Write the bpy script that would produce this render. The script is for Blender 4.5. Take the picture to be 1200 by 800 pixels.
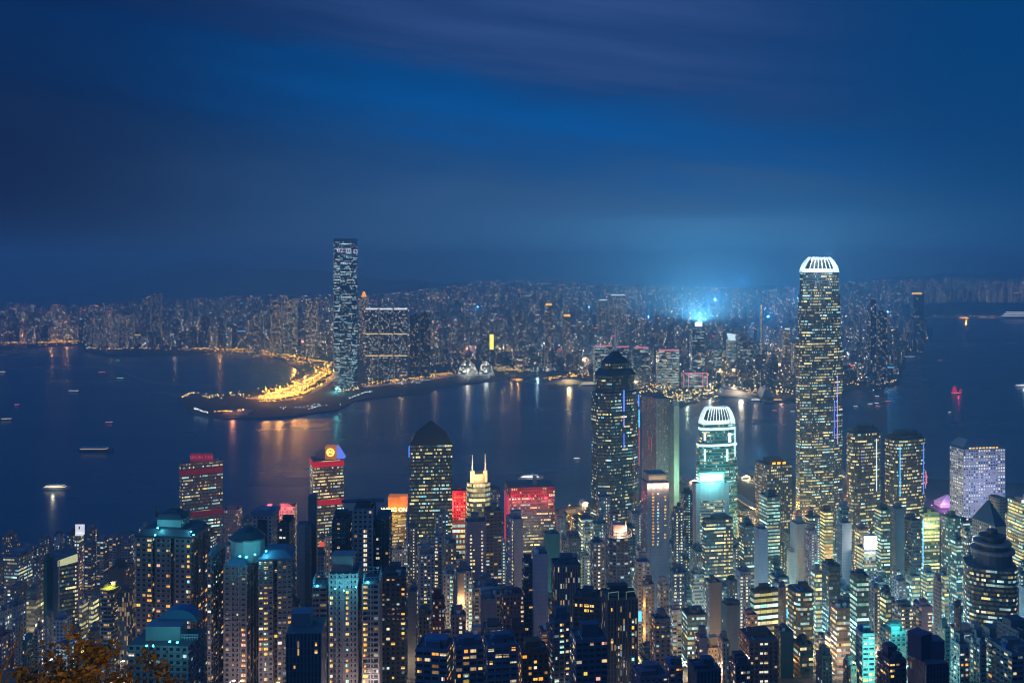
import bpy, bmesh, math, random
from mathutils import Vector
R = math.radians
F, CX, HY, CZ = 1110.0, 600.0, 309.0, 402.0      # focal length, centre and horizon row of the 1200x800 photograph, eye height in metres
sc = bpy.context.scene
for o in list(bpy.data.objects): bpy.data.objects.remove(o)
COL = sc.collection

# ------------------------------------------------------------------ camera, sky, sun, exposure
cd = bpy.data.cameras.new('camera'); cam = bpy.data.objects.new('camera', cd); COL.objects.link(cam)
cam.location = (0, 0, CZ); cam.rotation_euler = (R(90), 0, 0)
cd.sensor_width = 36; cd.lens = 36 * F / 1200; cd.shift_y = -(400 - HY) / 1200
cd.clip_start = 0.5; cd.clip_end = 60000
sc.camera = cam
sc.view_settings.view_transform = 'Standard'; sc.view_settings.look = 'None'
sc.view_settings.exposure = 0.0; sc.view_settings.gamma = 1.0
sc.render.engine = 'CYCLES'
cy = sc.cycles
cy.max_bounces = 5; cy.diffuse_bounces = 2; cy.glossy_bounces = 2; cy.transmission_bounces = 2; cy.volume_bounces = 0
cy.transparent_max_bounces = 6
cy.sample_clamp_indirect = 1.5; cy.sample_clamp_direct = 0
cy.use_denoising = True; cy.denoiser = 'OPENIMAGEDENOISE'
cy.denoising_input_passes = 'RGB_ALBEDO_NORMAL'; cy.denoising_prefilter = 'ACCURATE'
cy.use_light_tree = True; cy.light_sampling_threshold = 0.01
cy.caustics_reflective = False; cy.caustics_refractive = False
cy.pixel_filter_type = 'BLACKMAN_HARRIS'; cy.filter_width = 1.15


class N:
    """Small helper for node trees."""
    def __init__(s, tree): s.t = tree; s.n = tree.nodes; s.l = tree.links
    def new(s, typ, **kw):
        n = s.n.new(typ)
        for k, v in kw.items(): setattr(n, k, v)
        return n
    def put(s, sock, val):
        if isinstance(val, bpy.types.NodeSocket): s.l.new(val, sock)
        elif val is not None:
            try: sock.default_value = val
            except Exception: sock.default_value = (*val, 1.0)
    def m(s, op, a, b=None, c=None, clamp=False):
        n = s.new('ShaderNodeMath', operation=op, use_clamp=clamp)
        for i, v in enumerate((a, b, c)):
            if v is not None: s.put(n.inputs[i], v)
        return n.outputs[0]
    def vec(s, x, y, z=0.0):
        n = s.new('ShaderNodeCombineXYZ')
        for i, v in enumerate((x, y, z)): s.put(n.inputs[i], v)
        return n.outputs[0]
    def mix(s, f, a, b, blend='MIX'):
        n = s.new('ShaderNodeMix', data_type='RGBA', blend_type=blend, clamp_factor=True)
        s.put(n.inputs[0], f); s.put(n.inputs[6], a); s.put(n.inputs[7], b)
        return n.outputs[2]
    def sep(s, v):
        n = s.new('ShaderNodeSeparateXYZ'); s.put(n.inputs[0], v); return n.outputs
    def noise(s, v, scale, detail=2.0, rough=0.5, dim='3D'):
        n = s.new('ShaderNodeTexNoise', noise_dimensions=dim)
        s.put(n.inputs['Vector'], v); n.inputs['Scale'].default_value = scale
        n.inputs['Detail'].default_value = detail; n.inputs['Roughness'].default_value = rough
        return n.outputs['Fac']
    def white(s, v):
        n = s.new('ShaderNodeTexWhiteNoise', noise_dimensions='3D'); s.put(n.inputs['Vector'], v)
        return n.outputs['Value'], n.outputs['Color']
    def smooth(s, x, lo, hi):
        n = s.new('ShaderNodeMapRange', interpolation_type='SMOOTHSTEP', clamp=True)
        s.put(n.inputs[0], x); n.inputs[1].default_value = lo; n.inputs[2].default_value = hi
        return n.outputs[0]
    def ramp(s, x, stops, interp='EASE'):
        n = s.new('ShaderNodeValToRGB'); cr = n.color_ramp; cr.interpolation = interp
        while len(cr.elements) < len(stops): cr.elements.new(0.5)
        for e, (p, c) in zip(cr.elements, stops): e.position = p; e.color = (*c, 1)
        s.put(n.inputs[0], x); return n.outputs[0]
    def attr(s, name):
        n = s.new('ShaderNodeAttribute', attribute_type='OBJECT', attribute_name=name); return n


SUN_EL, SUN_AZ = 14.0, 235.0          # last light of the western sky, behind and beside the camera
w = bpy.data.worlds.new('World'); sc.world = w; w.use_nodes = True
g = N(w.node_tree); g.n.clear()
D = g.sep(g.new('ShaderNodeTexCoord').outputs['Generated'])
az = g.m('ARCTAN2', D[0], D[1]); el = g.m('ARCSINE', D[2])
nz = g.m('SUBTRACT', g.noise(g.vec(g.m('MULTIPLY', az, 2.2), g.m('MULTIPLY', el, 9.0)), 1.6, 5, 0.55), 0.5)
nf = g.m('SUBTRACT', g.noise(g.vec(g.m('MULTIPLY', g.m('ADD', az, g.m('MULTIPLY', el, 2.2)), 2.4), g.m('MULTIPLY', g.m('ADD', el, g.m('MULTIPLY', az, .12)), 22.0), 4.0), 1.4, 6, 0.6), 0.5)
e1 = g.m('ADD', el, g.m('ADD', g.m('MULTIPLY', nz, 0.11), g.m('MULTIPLY', nf, 0.055)))
base = g.ramp(g.m('MULTIPLY', e1, 2.0), [(0.0, (.028, .090, .225)), (0.12, (.028, .090, .230)), (0.24, (.010, .064, .205)),
                                          (0.36, (.001, .040, .165)), (0.52, (.0002, .023, .118)), (0.72, (.004, .090, .34)), (1.0, (.005, .125, .46))])
# the clear streak, and the purple cloud deck above it
eb = g.m('SUBTRACT', e1, g.m('MULTIPLY_ADD', az, -0.16, 0.152))
streak = g.m('MULTIPLY', g.smooth(eb, -0.085, 0.005), g.m('SUBTRACT', 1.0, g.smooth(eb, 0.0, 0.060)))
streak = g.m('MULTIPLY', streak, g.m('MULTIPLY_ADD', nf, 1.8, 0.80), clamp=True)
streak = g.m('MULTIPLY', streak, g.m('MULTIPLY_ADD', g.smooth(az, -0.50, -0.12), 0.75, 0.25))
c1 = g.mix(streak, base, (.0002, .086, .325, 1))
gx = g.m('DIVIDE', g.m('SUBTRACT', az, 0.05), 0.36)
deck = g.m('MULTIPLY', g.smooth(eb, 0.012, 0.075), g.m('POWER', 2.718, g.m('MULTIPLY', g.m('MULTIPLY', gx, gx), -1.0)))
deck = g.m('MULTIPLY', deck, g.m('MULTIPLY_ADD', nf, 1.5, 0.85), clamp=True)
c2 = g.mix(deck, c1, (.027, .074, .232, 1))
# clearer and greener blue towards the east, greyer towards the west
right = g.smooth(az, 0.16, 0.50)
c3 = g.mix(g.m('MULTIPLY', right, 0.97), c2, (.0002, .049, .182, 1))
left = g.m('MULTIPLY', g.m('SUBTRACT', 1.0, g.smooth(az, -0.52, -0.05)), g.m('SUBTRACT', 1.0, g.smooth(el, 0.03, 0.42)))
c4 = g.mix(g.m('MULTIPLY', left, 0.97), c3, (.004, .005, .032, 1))
# glow of the lit town on the low cloud
gl = g.m('DIVIDE', g.m('SUBTRACT', az, 0.22), 0.20)
glow = g.m('MULTIPLY', g.m('POWER', 2.718, g.m('MULTIPLY', g.m('MULTIPLY', gl, gl), -1.0)), g.m('SUBTRACT', 1.0, g.smooth(el, -0.03, 0.13)))
c5 = g.mix(g.m('MULTIPLY', glow, 0.80), c4, (.045, .19, .44, 1))
sky = g.new('ShaderNodeTexSky', sky_type='NISHITA', sun_disc=False, sun_elevation=R(SUN_EL), sun_rotation=R(SUN_AZ))
b1 = g.new('ShaderNodeBackground'); g.put(b1.inputs[0], c5); b1.inputs[1].default_value = 1.0
b2 = g.new('ShaderNodeBackground'); g.put(b2.inputs[0], sky.outputs[0]); b2.inputs[1].default_value = 0.0001
ad = g.new('ShaderNodeAddShader'); g.l.new(b1.outputs[0], ad.inputs[0]); g.l.new(b2.outputs[0], ad.inputs[1])
wo = g.new('ShaderNodeOutputWorld'); g.l.new(ad.outputs[0], wo.inputs[0])

sl = bpy.data.lights.new('dusk_light', 'SUN'); sl.energy = 0.58; sl.angle = R(60); sl.color = (.42, .56, 1.0)
so = bpy.data.objects.new('dusk_light', sl); COL.objects.link(so)
ld = Vector((math.sin(R(SUN_AZ)) * math.cos(R(SUN_EL)), math.cos(R(SUN_AZ)) * math.cos(R(SUN_EL)), math.sin(R(SUN_EL))))
so.rotation_euler = ld.to_track_quat('Z', 'Y').to_euler()


# ------------------------------------------------------------------ helpers
def at(px, Y, py=None, z=None):
    """A point Y metres ahead of the camera that shows at photo column px (and row py, or height z)."""
    return Vector(((px - CX) / F * Y, Y, CZ - (py - HY) / F * Y if py is not None else z))
def proj(p): return CX + F * p[0] / p[1], HY + F * (CZ - p[2]) / p[1]
def lerp(x, pts):
    if x <= pts[0][0]: return pts[0][1]
    for (a, b), (c, d) in zip(pts, pts[1:]):
        if x <= c: return b + (d - b) * (x - a) / (c - a)
    return pts[-1][1]
PROFILE = [(-200, 398), (0, 397), (15, 389), (100, 345), (300, 255), (450, 193), (600, 136), (750, 85), (900, 45), (1050, 17), (1200, 5), (1350, 3.2), (9000, 3.2)]
SHORE = [(-700, 1180), (0, 1290), (250, 1390), (430, 1440), (600, 1490), (680, 1570), (780, 1690), (830, 1760), (1000, 1790), (1200, 1720), (1900, 1700)]
def ground(X, Y):
    z = lerp(Y, PROFILE)
    if Y > 60: z += 6 * math.sin(X * .011 + 1) * math.sin(Y * .009) * min(1, max(0, (1000 - Y) / 500))
    return z

class MB:
    """Collects faces (with material slot and UV) and links them as ONE mesh object."""
    def __init__(s): s.v = []; s.f = []; s.m = []; s.uv = []; s.sides = []
    def face(s, pts, m=0, uv=None):
        i = len(s.v); s.v += [tuple(p) for p in pts]; n = len(pts)
        s.f.append(tuple(range(i, i + n))); s.m.append(m)
        s.uv += uv if uv else [(0.0, 0.0)] * n
    def prism(s, poly, z0, z1, bay=3.2, flr=3.0, m=0, mtop=2, top=None, blank=(), cap=True, mblank=1, u0=None):
        """poly: CCW plan; top: plan at the upper end (taper); blank: side numbers without windows."""
        top = top or poly; n = len(poly)
        u = random.randrange(50, 9000) if u0 is None else u0
        v = random.randrange(50, 9000)
        nf = max(1, round((z1 - z0) / flr))
        for i in range(n):
            a, b = poly[i], poly[(i + 1) % n]; c, d = top[i], top[(i + 1) % n]
            L = math.hypot(b[0] - a[0], b[1] - a[1]); nb = max(1, round(L / bay))
            P = [(a[0], a[1], z0), (b[0], b[1], z0), (d[0], d[1], z1), (c[0], c[1], z1)]
            s.face(P, mblank if i in blank else m, [(u, v), (u + nb, v), (u + nb, v + nf), (u, v + nf)])
            s.sides.append((a, b, z0, z1, nb, nf, i)); u += nb + 3
        if cap: s.face([(p[0], p[1], z1) for p in top], mtop)
    def box(s, c, d, rot=0.0, m=0, cap=True):
        """box with base centre c and size d"""
        cs, sn = math.cos(rot), math.sin(rot); x, y = d[0] / 2, d[1] / 2
        P = [(c[0] + a * cs - b * sn, c[1] + a * sn + b * cs) for a, b in ((-x, -y), (x, -y), (x, y), (-x, y))]
        s.prism(P, c[2], c[2] + d[2], 1e6, 1e6, m, m, mblank=m)
        s.sides = s.sides[:-4]
    def tube(s, a, b, r0, r1=None, k=6, m=0, cap=True):
        a, b = Vector(a), Vector(b); r1 = r0 if r1 is None else r1
        t = (b - a).normalized(); x = t.orthogonal().normalized(); y = t.cross(x)
        A = [a + (x * math.cos(6.2832 * i / k) + y * math.sin(6.2832 * i / k)) * r0 for i in range(k)]
        B = [b + (x * math.cos(6.2832 * i / k) + y * math.sin(6.2832 * i / k)) * r1 for i in range(k)]
        for i in range(k): s.face([A[i], A[(i + 1) % k], B[(i + 1) % k], B[i]], m)
        if cap: s.face(list(reversed(A)), m); s.face(B, m)
    def mesh(s, name, mats):
        me = bpy.data.meshes.new(name); me.from_pydata(s.v, [], s.f)
        for x in (mats if isinstance(mats, (list, tuple)) else [mats]): me.materials.append(x)
        me.polygons.foreach_set('material_index', s.m)
        ul = me.uv_layers.new(name='UVMap')
        ul.data.foreach_set('uv', [c for p in s.uv for c in p])
        me.validate(); me.update(); return me
    def build(s, name, mats, parent=None, loc=None):
        o = bpy.data.objects.new(name, s.mesh(name, mats)); COL.objects.link(o)
        if parent: o.parent = parent
        if loc is not None: o.location = loc
        return o
def weld(o, d=1e-4):
    bm = bmesh.new(); bm.from_mesh(o.data); bmesh.ops.remove_doubles(bm, verts=bm.verts, dist=d); bm.to_mesh(o.data); bm.free(); return o
def tag(o, label=None, cat=None, group=None, kind=None):
    if label: o['label'] = label
    if cat: o['category'] = cat
    if group: o['group'] = group
    if kind: o['kind'] = kind
    return o
def empty(name, loc, label=None, cat=None, group=None, rz=0):
    o = bpy.data.objects.new(name, None); COL.objects.link(o); o.location = loc; o.rotation_euler.z = rz
    o.empty_display_size = 2
    return tag(o, label, cat, group)
def lamp(name, loc, power, col, radius=1.0, parent=None, typ='POINT'):
    l = bpy.data.lights.new(name, typ); l.energy = power; l.color = col; l.shadow_soft_size = radius
    o = bpy.data.objects.new(name, l); COL.objects.link(o); o.location = loc
    if parent: o.parent = parent
    return o

# ------------------------------------------------------------------ materials
MATS = {}
def mat(name, col, rough=0.8, metal=0.0, emit=0.0, ecol=None, vary=0.0, vscale=0.2, sampled=False, spec=0.5):
    if name in MATS: return MATS[name]
    M = bpy.data.materials.new(name); M.use_nodes = True; k = N(M.node_tree); p = M.node_tree.nodes['Principled BSDF']
    c = (*col, 1)
    if vary:
        tc = k.new('ShaderNodeTexCoord').outputs['Object']
        f = k.noise(tc, vscale, 5, 0.6)
        c = k.mix(f, tuple(x * (1 - vary) for x in col) + (1,), tuple(min(1, x * (1 + vary)) for x in col) + (1,))
    k.put(p.inputs['Base Color'], c); p.inputs['Roughness'].default_value = rough; p.inputs['Metallic'].default_value = metal
    p.inputs['Specular IOR Level'].default_value = spec
    if emit: p.inputs['Emission Color'].default_value = (*(ecol or col), 1); p.inputs['Emission Strength'].default_value = emit
    M.cycles.emission_sampling = 'FRONT' if sampled else 'NONE'
    MATS[name] = M; return M
WARM, AMBER, WHITE, TEAL, GREEN = (1.0, .72, .32), (1.0, .42, .07), (1.0, .95, .80), (.35, .95, 1.0), (.75, 1.0, .45)

def facade(name, wu, wv, seg=1, fill=1.0, sparse=0.2, strength=1.6, cool=(.55, .92, 1.0), warm=(1.0, .74, .30), glass=(.012, .02, .03),
           round_=False, mass=False, line=0.05, cy_=0.5, dim=0.0, tail=False):
    """Wall with a grid of windows: UVs count bays and storeys; object properties wall_color, lit and tone vary it from building to building."""
    M = bpy.data.materials.new(name); M.use_nodes = True; k = N(M.node_tree); p = M.node_tree.nodes['Principled BSDF']
    u, v, _ = k.sep(k.new('ShaderNodeTexCoord').outputs['UV'])
    iu, iv = k.m('FLOOR', u), k.m('FLOOR', v); fu, fv = k.m('FRACT', u), k.m('FRACT', v)
    du, dv = k.m('ABSOLUTE', k.m('SUBTRACT', fu, 0.5)), k.m('ABSOLUTE', k.m('SUBTRACT', fv, cy_))
    if round_: ins = k.m('LESS_THAN', k.m('SQRT', k.m('ADD', k.m('MULTIPLY', du, du), k.m('MULTIPLY', dv, dv))), wu / 2)
    else: ins = k.m('MULTIPLY', k.m('LESS_THAN', du, wu / 2), k.m('LESS_THAN', dv, wv / 2))
    if mass: seed = 3.0
    else: seed = k.m('MULTIPLY', k.new('ShaderNodeObjectInfo').outputs['Random'], 991.0)
    n1, q1 = k.white(k.vec(iu, iv, seed)); q1 = k.sep(q1)
    rowj, _ = k.white(k.vec(iv, 17.0, seed))
    n2, q2 = k.white(k.vec(k.m('FLOOR', k.m('ADD', k.m('DIVIDE', iu, float(seg)), k.m('MULTIPLY', rowj, 7.0))), iv, k.m('ADD', seed, 5.0))); q2 = k.sep(q2)
    if mass:
        bid = k.m('FLOOR', k.m('DIVIDE', u, 64.0)); b1_, bq = k.white(k.vec(bid, 1.0, 2.0)); bq = k.sep(bq)
        lit = k.m('MULTIPLY_ADD', k.m('POWER', bq[0], 2.0), 0.34, 0.04); tone = k.m('MULTIPLY_ADD', bq[1], 0.6, 0.4)
        wall = k.mix(bq[2], (.04, .045, .06, 1), (.14, .135, .145, 1))
    else:
        lit = k.attr('lit').outputs['Fac']; tone = k.attr('tone').outputs['Fac']; wall = k.attr('wall_color').outputs['Color']
    on = k.m('MULTIPLY', k.m('LESS_THAN', n2, lit), k.m('LESS_THAN', n1, fill))
    on = k.m('MAXIMUM', on, k.m('LESS_THAN', n1, k.m('MULTIPLY', lit, sparse)))
    wc = k.mix(k.m('POWER', q1[1], 2.2), tuple(warm) + (1,), (1.0, .90, .62, 1)); cc = k.mix(q1[2], tuple(cool) + (1,), (.92, 1.0, .86, 1))
    ec = k.mix(k.m('LESS_THAN', q2[1], tone), cc, wc)
    br = k.m('MULTIPLY_ADD', k.m('POWER', q2[2], 1.6), 0.75, 0.25)
    br = k.m('MULTIPLY', br, k.m('MULTIPLY_ADD', q1[0], 0.5, 0.5))
    if tail: br = k.m('MULTIPLY_ADD', k.m('POWER', q1[0], 9.0), 8.0, 0.34)
    blind = k.m('MULTIPLY_ADD', k.noise(k.vec(k.m('MULTIPLY', u, 3.1), k.m('MULTIPLY', v, 2.3)), 1.0, 2, 0.6), 1.1, 0.35)
    es = k.m('MULTIPLY', k.m('MULTIPLY', on, ins), k.m('MULTIPLY', k.m('MULTIPLY', br, blind), strength))
    if dim: es = k.m('ADD', es, k.m('MULTIPLY', k.m('MULTIPLY', ins, k.m('MULTIPLY', n2, n1)), dim))
    tc = k.new('ShaderNodeTexCoord').outputs['Object']
    st = k.noise(k.new('ShaderNodeVectorMath', operation='MULTIPLY').outputs[0], 1.0, 4, 0.6)
    vm = [x for x in k.n if x.type == 'VECT_MATH'][-1]; k.put(vm.inputs[0], tc); vm.inputs[1].default_value = (.25, .25, .05)
    wl = k.mix(1.0, wall, k.vec(k.m('MULTIPLY_ADD', st, 0.7, 0.65), k.m('MULTIPLY_ADD', st, 0.7, 0.65), k.m('MULTIPLY_ADD', st, 0.66, 0.67)), 'MULTIPLY')
    if line:
        ln = k.m('LESS_THAN', fv, line * 1.6); wl = k.mix(k.m('MULTIPLY', ln, 0.45), wl, (.02, .02, .025, 1))
    gcol = k.mix(k.m('MULTIPLY', n1, 0.5), tuple(glass) + (1,), tuple(x * 2.6 for x in glass) + (1,))
    k.put(p.inputs['Base Color'], k.mix(ins, wl, gcol))
    k.put(p.inputs['Roughness'], k.m('MULTIPLY_ADD', ins, -0.58, 0.78))
    k.put(p.inputs['Emission Color'], ec); k.put(p.inputs['Emission Strength'], es)
    M.cycles.emission_sampling = 'NONE'; MATS[name] = M; return M
def attr_mat(name, rough=0.8, scale=(.25, .25, .05), mul=1.0):
    M = bpy.data.materials.new(name); M.use_nodes = True; k = N(M.node_tree); p = M.node_tree.nodes['Principled BSDF']
    tc = k.new('ShaderNodeTexCoord').outputs['Object']
    vm = k.new('ShaderNodeVectorMath', operation='MULTIPLY'); k.put(vm.inputs[0], tc); vm.inputs[1].default_value = scale
    st = k.m('MULTIPLY_ADD', k.noise(vm.outputs[0], 1.0, 5, 0.62), 0.7 * mul, 0.65 * mul)
    # panel joints every storey, so that a blank wall still shows its height
    z = k.sep(tc)[2]; j = k.m('LESS_THAN', k.m('FRACT', k.m('DIVIDE', z, 3.0)), 0.10)
    c = k.mix(1.0, k.attr('wall_color').outputs['Color'], k.vec(st, st, st), 'MULTIPLY')
    k.put(p.inputs['Base Color'], k.mix(k.m('MULTIPLY', j, 0.22), c, (.03, .03, .035, 1))); p.inputs['Roughness'].default_value = rough
    MATS[name] = M; return M
FAC = {
    'apt':    (facade('flat_windows', .52, .46, 1, 1, 1.0, 1.6, warm=(1.0, .50, .10), line=.05), 3.1, 3.0),
    'balc':   (facade('balcony_windows', .80, .52, 1, 1, 1.0, 1.45, warm=(1.0, .52, .10), line=.10), 3.6, 3.0),
    'small':  (facade('small_windows', .42, .50, 1, 1, 1.0, 1.7, warm=(1.0, .58, .16), line=.04), 2.4, 3.0),
    'ribbon': (facade('ribbon_windows', .94, .50, 7, .85, .35, 2.3, dim=.14, warm=(1.0, .82, .26), cool=(.30, .92, .88), line=.0), 1.7, 3.8),
    'bright': (facade('bright_ribbons', .96, .56, 14, .97, .5, 2.2, dim=.14, warm=(.98, .88, .26), cool=(.35, 1.0, .74), line=.0), 1.9, 3.9),
    'glass':  (facade('curtain_wall', .86, .50, 5, .80, .5, 2.3, dim=.14, warm=(1.0, .86, .30), cool=(.25, .88, .95), line=.0, glass=(.015, .035, .05)), 1.7, 3.9),
    'grid':   (facade('punched_windows', .62, .56, 3, .9, .6, 2.0, dim=.10, warm=(1.0, .80, .28), line=.04), 2.6, 3.7),
    'round':  (facade('round_windows', .54, .54, 3, .92, .7, 2.6, warm=(1.0, .90, .66), cool=(.95, .97, 1.0), round_=True, line=.0, glass=(.01, .012, .03)), 3.6, 3.7),
    'fins':   (facade('fin_windows', .45, .88, 1, 1, 1.0, 1.1, warm=(1.0, .60, .22), line=.0), 1.8, 3.7),
    'far':    (facade('distant_windows', .56, .56, 1, 1, 1.0, 2.0, cool=(.72, .88, 1.0), warm=(1.0, .60, .26), mass=True, line=.0, tail=True), 4.4, 4.0),
}
M_WALL = attr_mat('blank_wall'); M_ROOF = mat('roof_screed', (.11, .12, .14), .9, vary=.5, vscale=.15)
M_METAL = mat('grey_metal', (.22, .23, .25), .45, .6, vary=.2); M_DARK = mat('dark_metal', (.03, .035, .045), .5, .4)
M_TANK = mat('blue_tank', (.03, .16, .42), .6, vary=.2); M_CONC = mat('weathered_concrete', (.28, .27, .27), .85, vary=.35, vscale=.3)
M_WHITE = mat('white_paint', (.7, .7, .7), .6, vary=.12)
M_TILE = mat('dark_tile', (.035, .05, .07), .45, vary=.3, vscale=.4)
import numpy as np
# ------------------------------------------------------------------ water, land, hills, haze
def water_mat():
    M = bpy.data.materials.new('harbour_water'); M.use_nodes = True; k = N(M.node_tree); p = M.node_tree.nodes['Principled BSDF']
    P = k.new('ShaderNodeNewGeometry').outputs['Position']
    vm = k.new('ShaderNodeVectorMath', operation='MULTIPLY'); k.put(vm.inputs[0], P); vm.inputs[1].default_value = (.010, .035, 1)
    big = k.noise(vm.outputs[0], 1.0, 3, 0.6)
    v2 = k.new('ShaderNodeVectorMath', operation='MULTIPLY'); k.put(v2.inputs[0], P); v2.inputs[1].default_value = (.05, .11, 1)
    fine = k.noise(v2.outputs[0], 1.0, 3, 0.6)
    v3 = k.new('ShaderNodeVectorMath', operation='MULTIPLY'); k.put(v3.inputs[0], P); v3.inputs[1].default_value = (.0012, .0045, 1)
    calm = k.noise(v3.outputs[0], 1.0, 4, 0.55)
    b = k.new('ShaderNodeBump'); b.inputs['Strength'].default_value = 0.5; b.inputs['Distance'].default_value = 1.1
    k.put(b.inputs['Height'], k.m('ADD', k.m('MULTIPLY', big, 1.3), k.m('MULTIPLY', fine, 0.5)))
    k.put(p.inputs['Normal'], b.outputs[0])
    k.put(p.inputs['Roughness'], k.m('MULTIPLY_ADD', calm, 0.26, 0.17))
    k.put(p.inputs['Base Color'], (.0003, .040, .100, 1)); p.inputs['IOR'].default_value = 1.33
    return M
def sheet(name, x0, x1, y0, y1, z, m):
    b = MB(); b.face([(x0, y0, z), (x1, y0, z), (x1, y1, z), (x0, y1, z)]); return tag(b.build(name, m), kind='structure')
sheet('water', -9800, 9800, 900, 13800, 0, water_mat())

M_GROUND = mat('dark_ground', (.055, .055, .06), .9, vary=.5, vscale=.02)
M_ASPH = mat('asphalt', (.05, .05, .055), .85, vary=.3, vscale=.05)
M_HILL = mat('wooded_slope', (.025, .04, .022), .95, vary=.5, vscale=.02)
M_STONE = mat('quay_stone', (.22, .21, .20), .9, vary=.3, vscale=.1)

# the island: a slope from the lookout down to reclaimed land, ending in a quay
b = MB(); xs = [-700 + 25 * i for i in range(105)]
def shoreY(px): return lerp(px, SHORE)
ny = 90
rows = []
for px in xs:
    ys = shoreY(px); line = []
    for j in range(ny + 1):
        Y = 2 + (ys - 2) * (j / ny) ** 1.35
        X = (px - CX) / F * max(Y, 60); line.append((X, Y, ground(X, Y)))
    rows.append(line)
for i in range(len(xs) - 1):
    for j in range(ny):
        Ym = rows[i][j][1]
        b.face([rows[i][j], rows[i + 1][j], rows[i + 1][j + 1], rows[i][j + 1]], 1 if Ym < 560 else 0)
    a, c = rows[i][ny], rows[i + 1][ny]
    b.face([a, c, (c[0], c[1], -3), (a[0], a[1], -3)], 2)
isl = weld(b.build('ground', [M_GROUND, M_HILL, M_STONE])); tag(isl, kind='structure')
b = MB(); b.face([(-400, -160, 398), (400, -160, 398), (400, 2, 396), (-400, 2, 396)]); tag(b.build('lookout_terrace_ground', M_HILL), kind='structure')

KSH = [(-420, 413), (-120, 412), (0, 409), (60, 406), (95, 404), (100, 412), (128, 418), (170, 418), (235, 415), (262, 411), (300, 414), (328, 421), (352, 434),
       (338, 448), (302, 457), (262, 462), (232, 463), (214, 467), (211, 475), (225, 484), (262, 490), (330, 488), (395, 480), (415, 470), (440, 466), (490, 460), (520, 453),
       (560, 448), (597, 442), (600, 447), (616, 447), (617, 441), (640, 440), (643, 455), (690, 447), (694, 452), (700, 462), (745, 471), (775, 481),
       (792, 478), (820, 468), (845, 463), (880, 465), (905, 470), (940, 470), (985, 463), (1000, 455), (1025, 459), (1053, 449), (1060, 432), (1062, 416), (1086, 402),
       (1093, 394), (1093, 384), (1060, 378), (1062, 372), (1100, 372), (1200, 373), (1650, 373)]
def gpt(px, py, z=3.0):
    Y = (CZ - z) * F / (py - HY); return Vector(((px - CX) / F * Y, Y, z))
KP = [gpt(*q) for q in KSH]
bm = bmesh.new()
ring = [bm.verts.new(p) for p in KP] + [bm.verts.new((9700, 13700, 3)), bm.verts.new((-9700, 13700, 3))]
top = bm.faces.new(ring)
low = [bm.verts.new((v.co.x, v.co.y, -3)) for v in ring[:len(KP)]]
for i in range(len(KP) - 1):
    fa = bm.faces.new((ring[i], low[i], low[i + 1], ring[i + 1])); fa.material_index = 1
bmesh.ops.recalc_face_normals(bm, faces=bm.faces); bmesh.ops.triangulate(bm, faces=[top])
me = bpy.data.meshes.new('kowloon_shore'); bm.to_mesh(me); bm.free(); me.materials.append(mat('park_ground', (.028, .034, .036), .9, vary=.5, vscale=.015)); me.materials.append(M_STONE)
ko = bpy.data.objects.new('peninsula_ground', me); COL.objects.link(ko); tag(ko, kind='structure')

def ribbon_path(name, pts, width, m, z=0.0, kind='structure'):
    b = MB(); P = [Vector(p) for p in pts]
    for i in range(len(P) - 1):
        def nrm(j):
            d = (P[min(j + 1, len(P) - 1)] - P[max(j - 1, 0)]); d.z = 0; d.normalize(); return Vector((-d.y, d.x, 0)) * width / 2
        a, c = nrm(i), nrm(i + 1); u = Vector((0, 0, z))
        b.face([P[i] - a + u, P[i + 1] - c + u, P[i + 1] + c + u, P[i] + a + u])
    o = b.build(name, m); tag(o, kind=kind); return o
def mole(name, pts, label):
    """a rubble breakwater: a low bank with sloping sides"""
    b = MB(); P = [Vector(p) for p in pts]
    for i in range(len(P) - 1):
        d = (P[i + 1] - P[i]).normalized(); n = Vector((-d.y, d.x, 0))
        for (o0, z0), (o1, z1) in (((-14, -1), (-5, 4)), ((-5, 4), (5, 4)), ((5, 4), (14, -1))):
            b.face([P[i] + n * o0 + Vector((0, 0, z0)), P[i + 1] + n * o0 + Vector((0, 0, z0)), P[i + 1] + n * o1 + Vector((0, 0, z1)), P[i] + n * o1 + Vector((0, 0, z1))])
    o = weld(b.build(name, M_STONE)); tag(o, label, 'breakwater')
mole('breakwater', [gpt(*q, z=0) for q in ((118, 426), (126, 428), (140, 433), (152, 438), (162, 443), (178, 448), (192, 450), (210, 450))], 'long curved stone breakwater of the dark typhoon shelter')
mole('breakwater', [gpt(*q, z=0) for q in ((172, 461), (190, 460.5), (203, 462), (211, 466))], 'short low stone breakwater off the dark park point')

# hills behind the town
def ridge(name, prof, Y, depth, m):
    b = MB(); n = 90; px0, px1 = prof[0][0], prof[-1][0]; rnd = random.Random(4)
    ph = [rnd.uniform(0, 6) for _ in range(6)]
    rowsr = []
    for i in range(n + 1):
        px = px0 + (px1 - px0) * i / n; line = []
        yr = lerp(px, prof) + 1.2 * math.sin(px * .11 + ph[0]) + .8 * math.sin(px * .23 + ph[1])
        zt = CZ - (yr - HY) / F * Y
        for j in range(9):
            t = j / 8; Yj = Y - depth / 2 + depth * t
            h = math.sin(math.pi * t) ** 1.3
            z = 3 + (zt - 3) * h * (1 + .08 * math.sin(px * .07 + j * 1.7 + ph[2]))
            if j == 4: z = zt
            line.append(((px - CX) / F * Y, Yj, z))
        rowsr.append(line)
    for i in range(n):
        for j in range(8): b.face([rowsr[i][j], rowsr[i + 1][j], rowsr[i + 1][j + 1], rowsr[i][j + 1]])
    tag(weld(b.build(name, m)), kind='structure')
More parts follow.
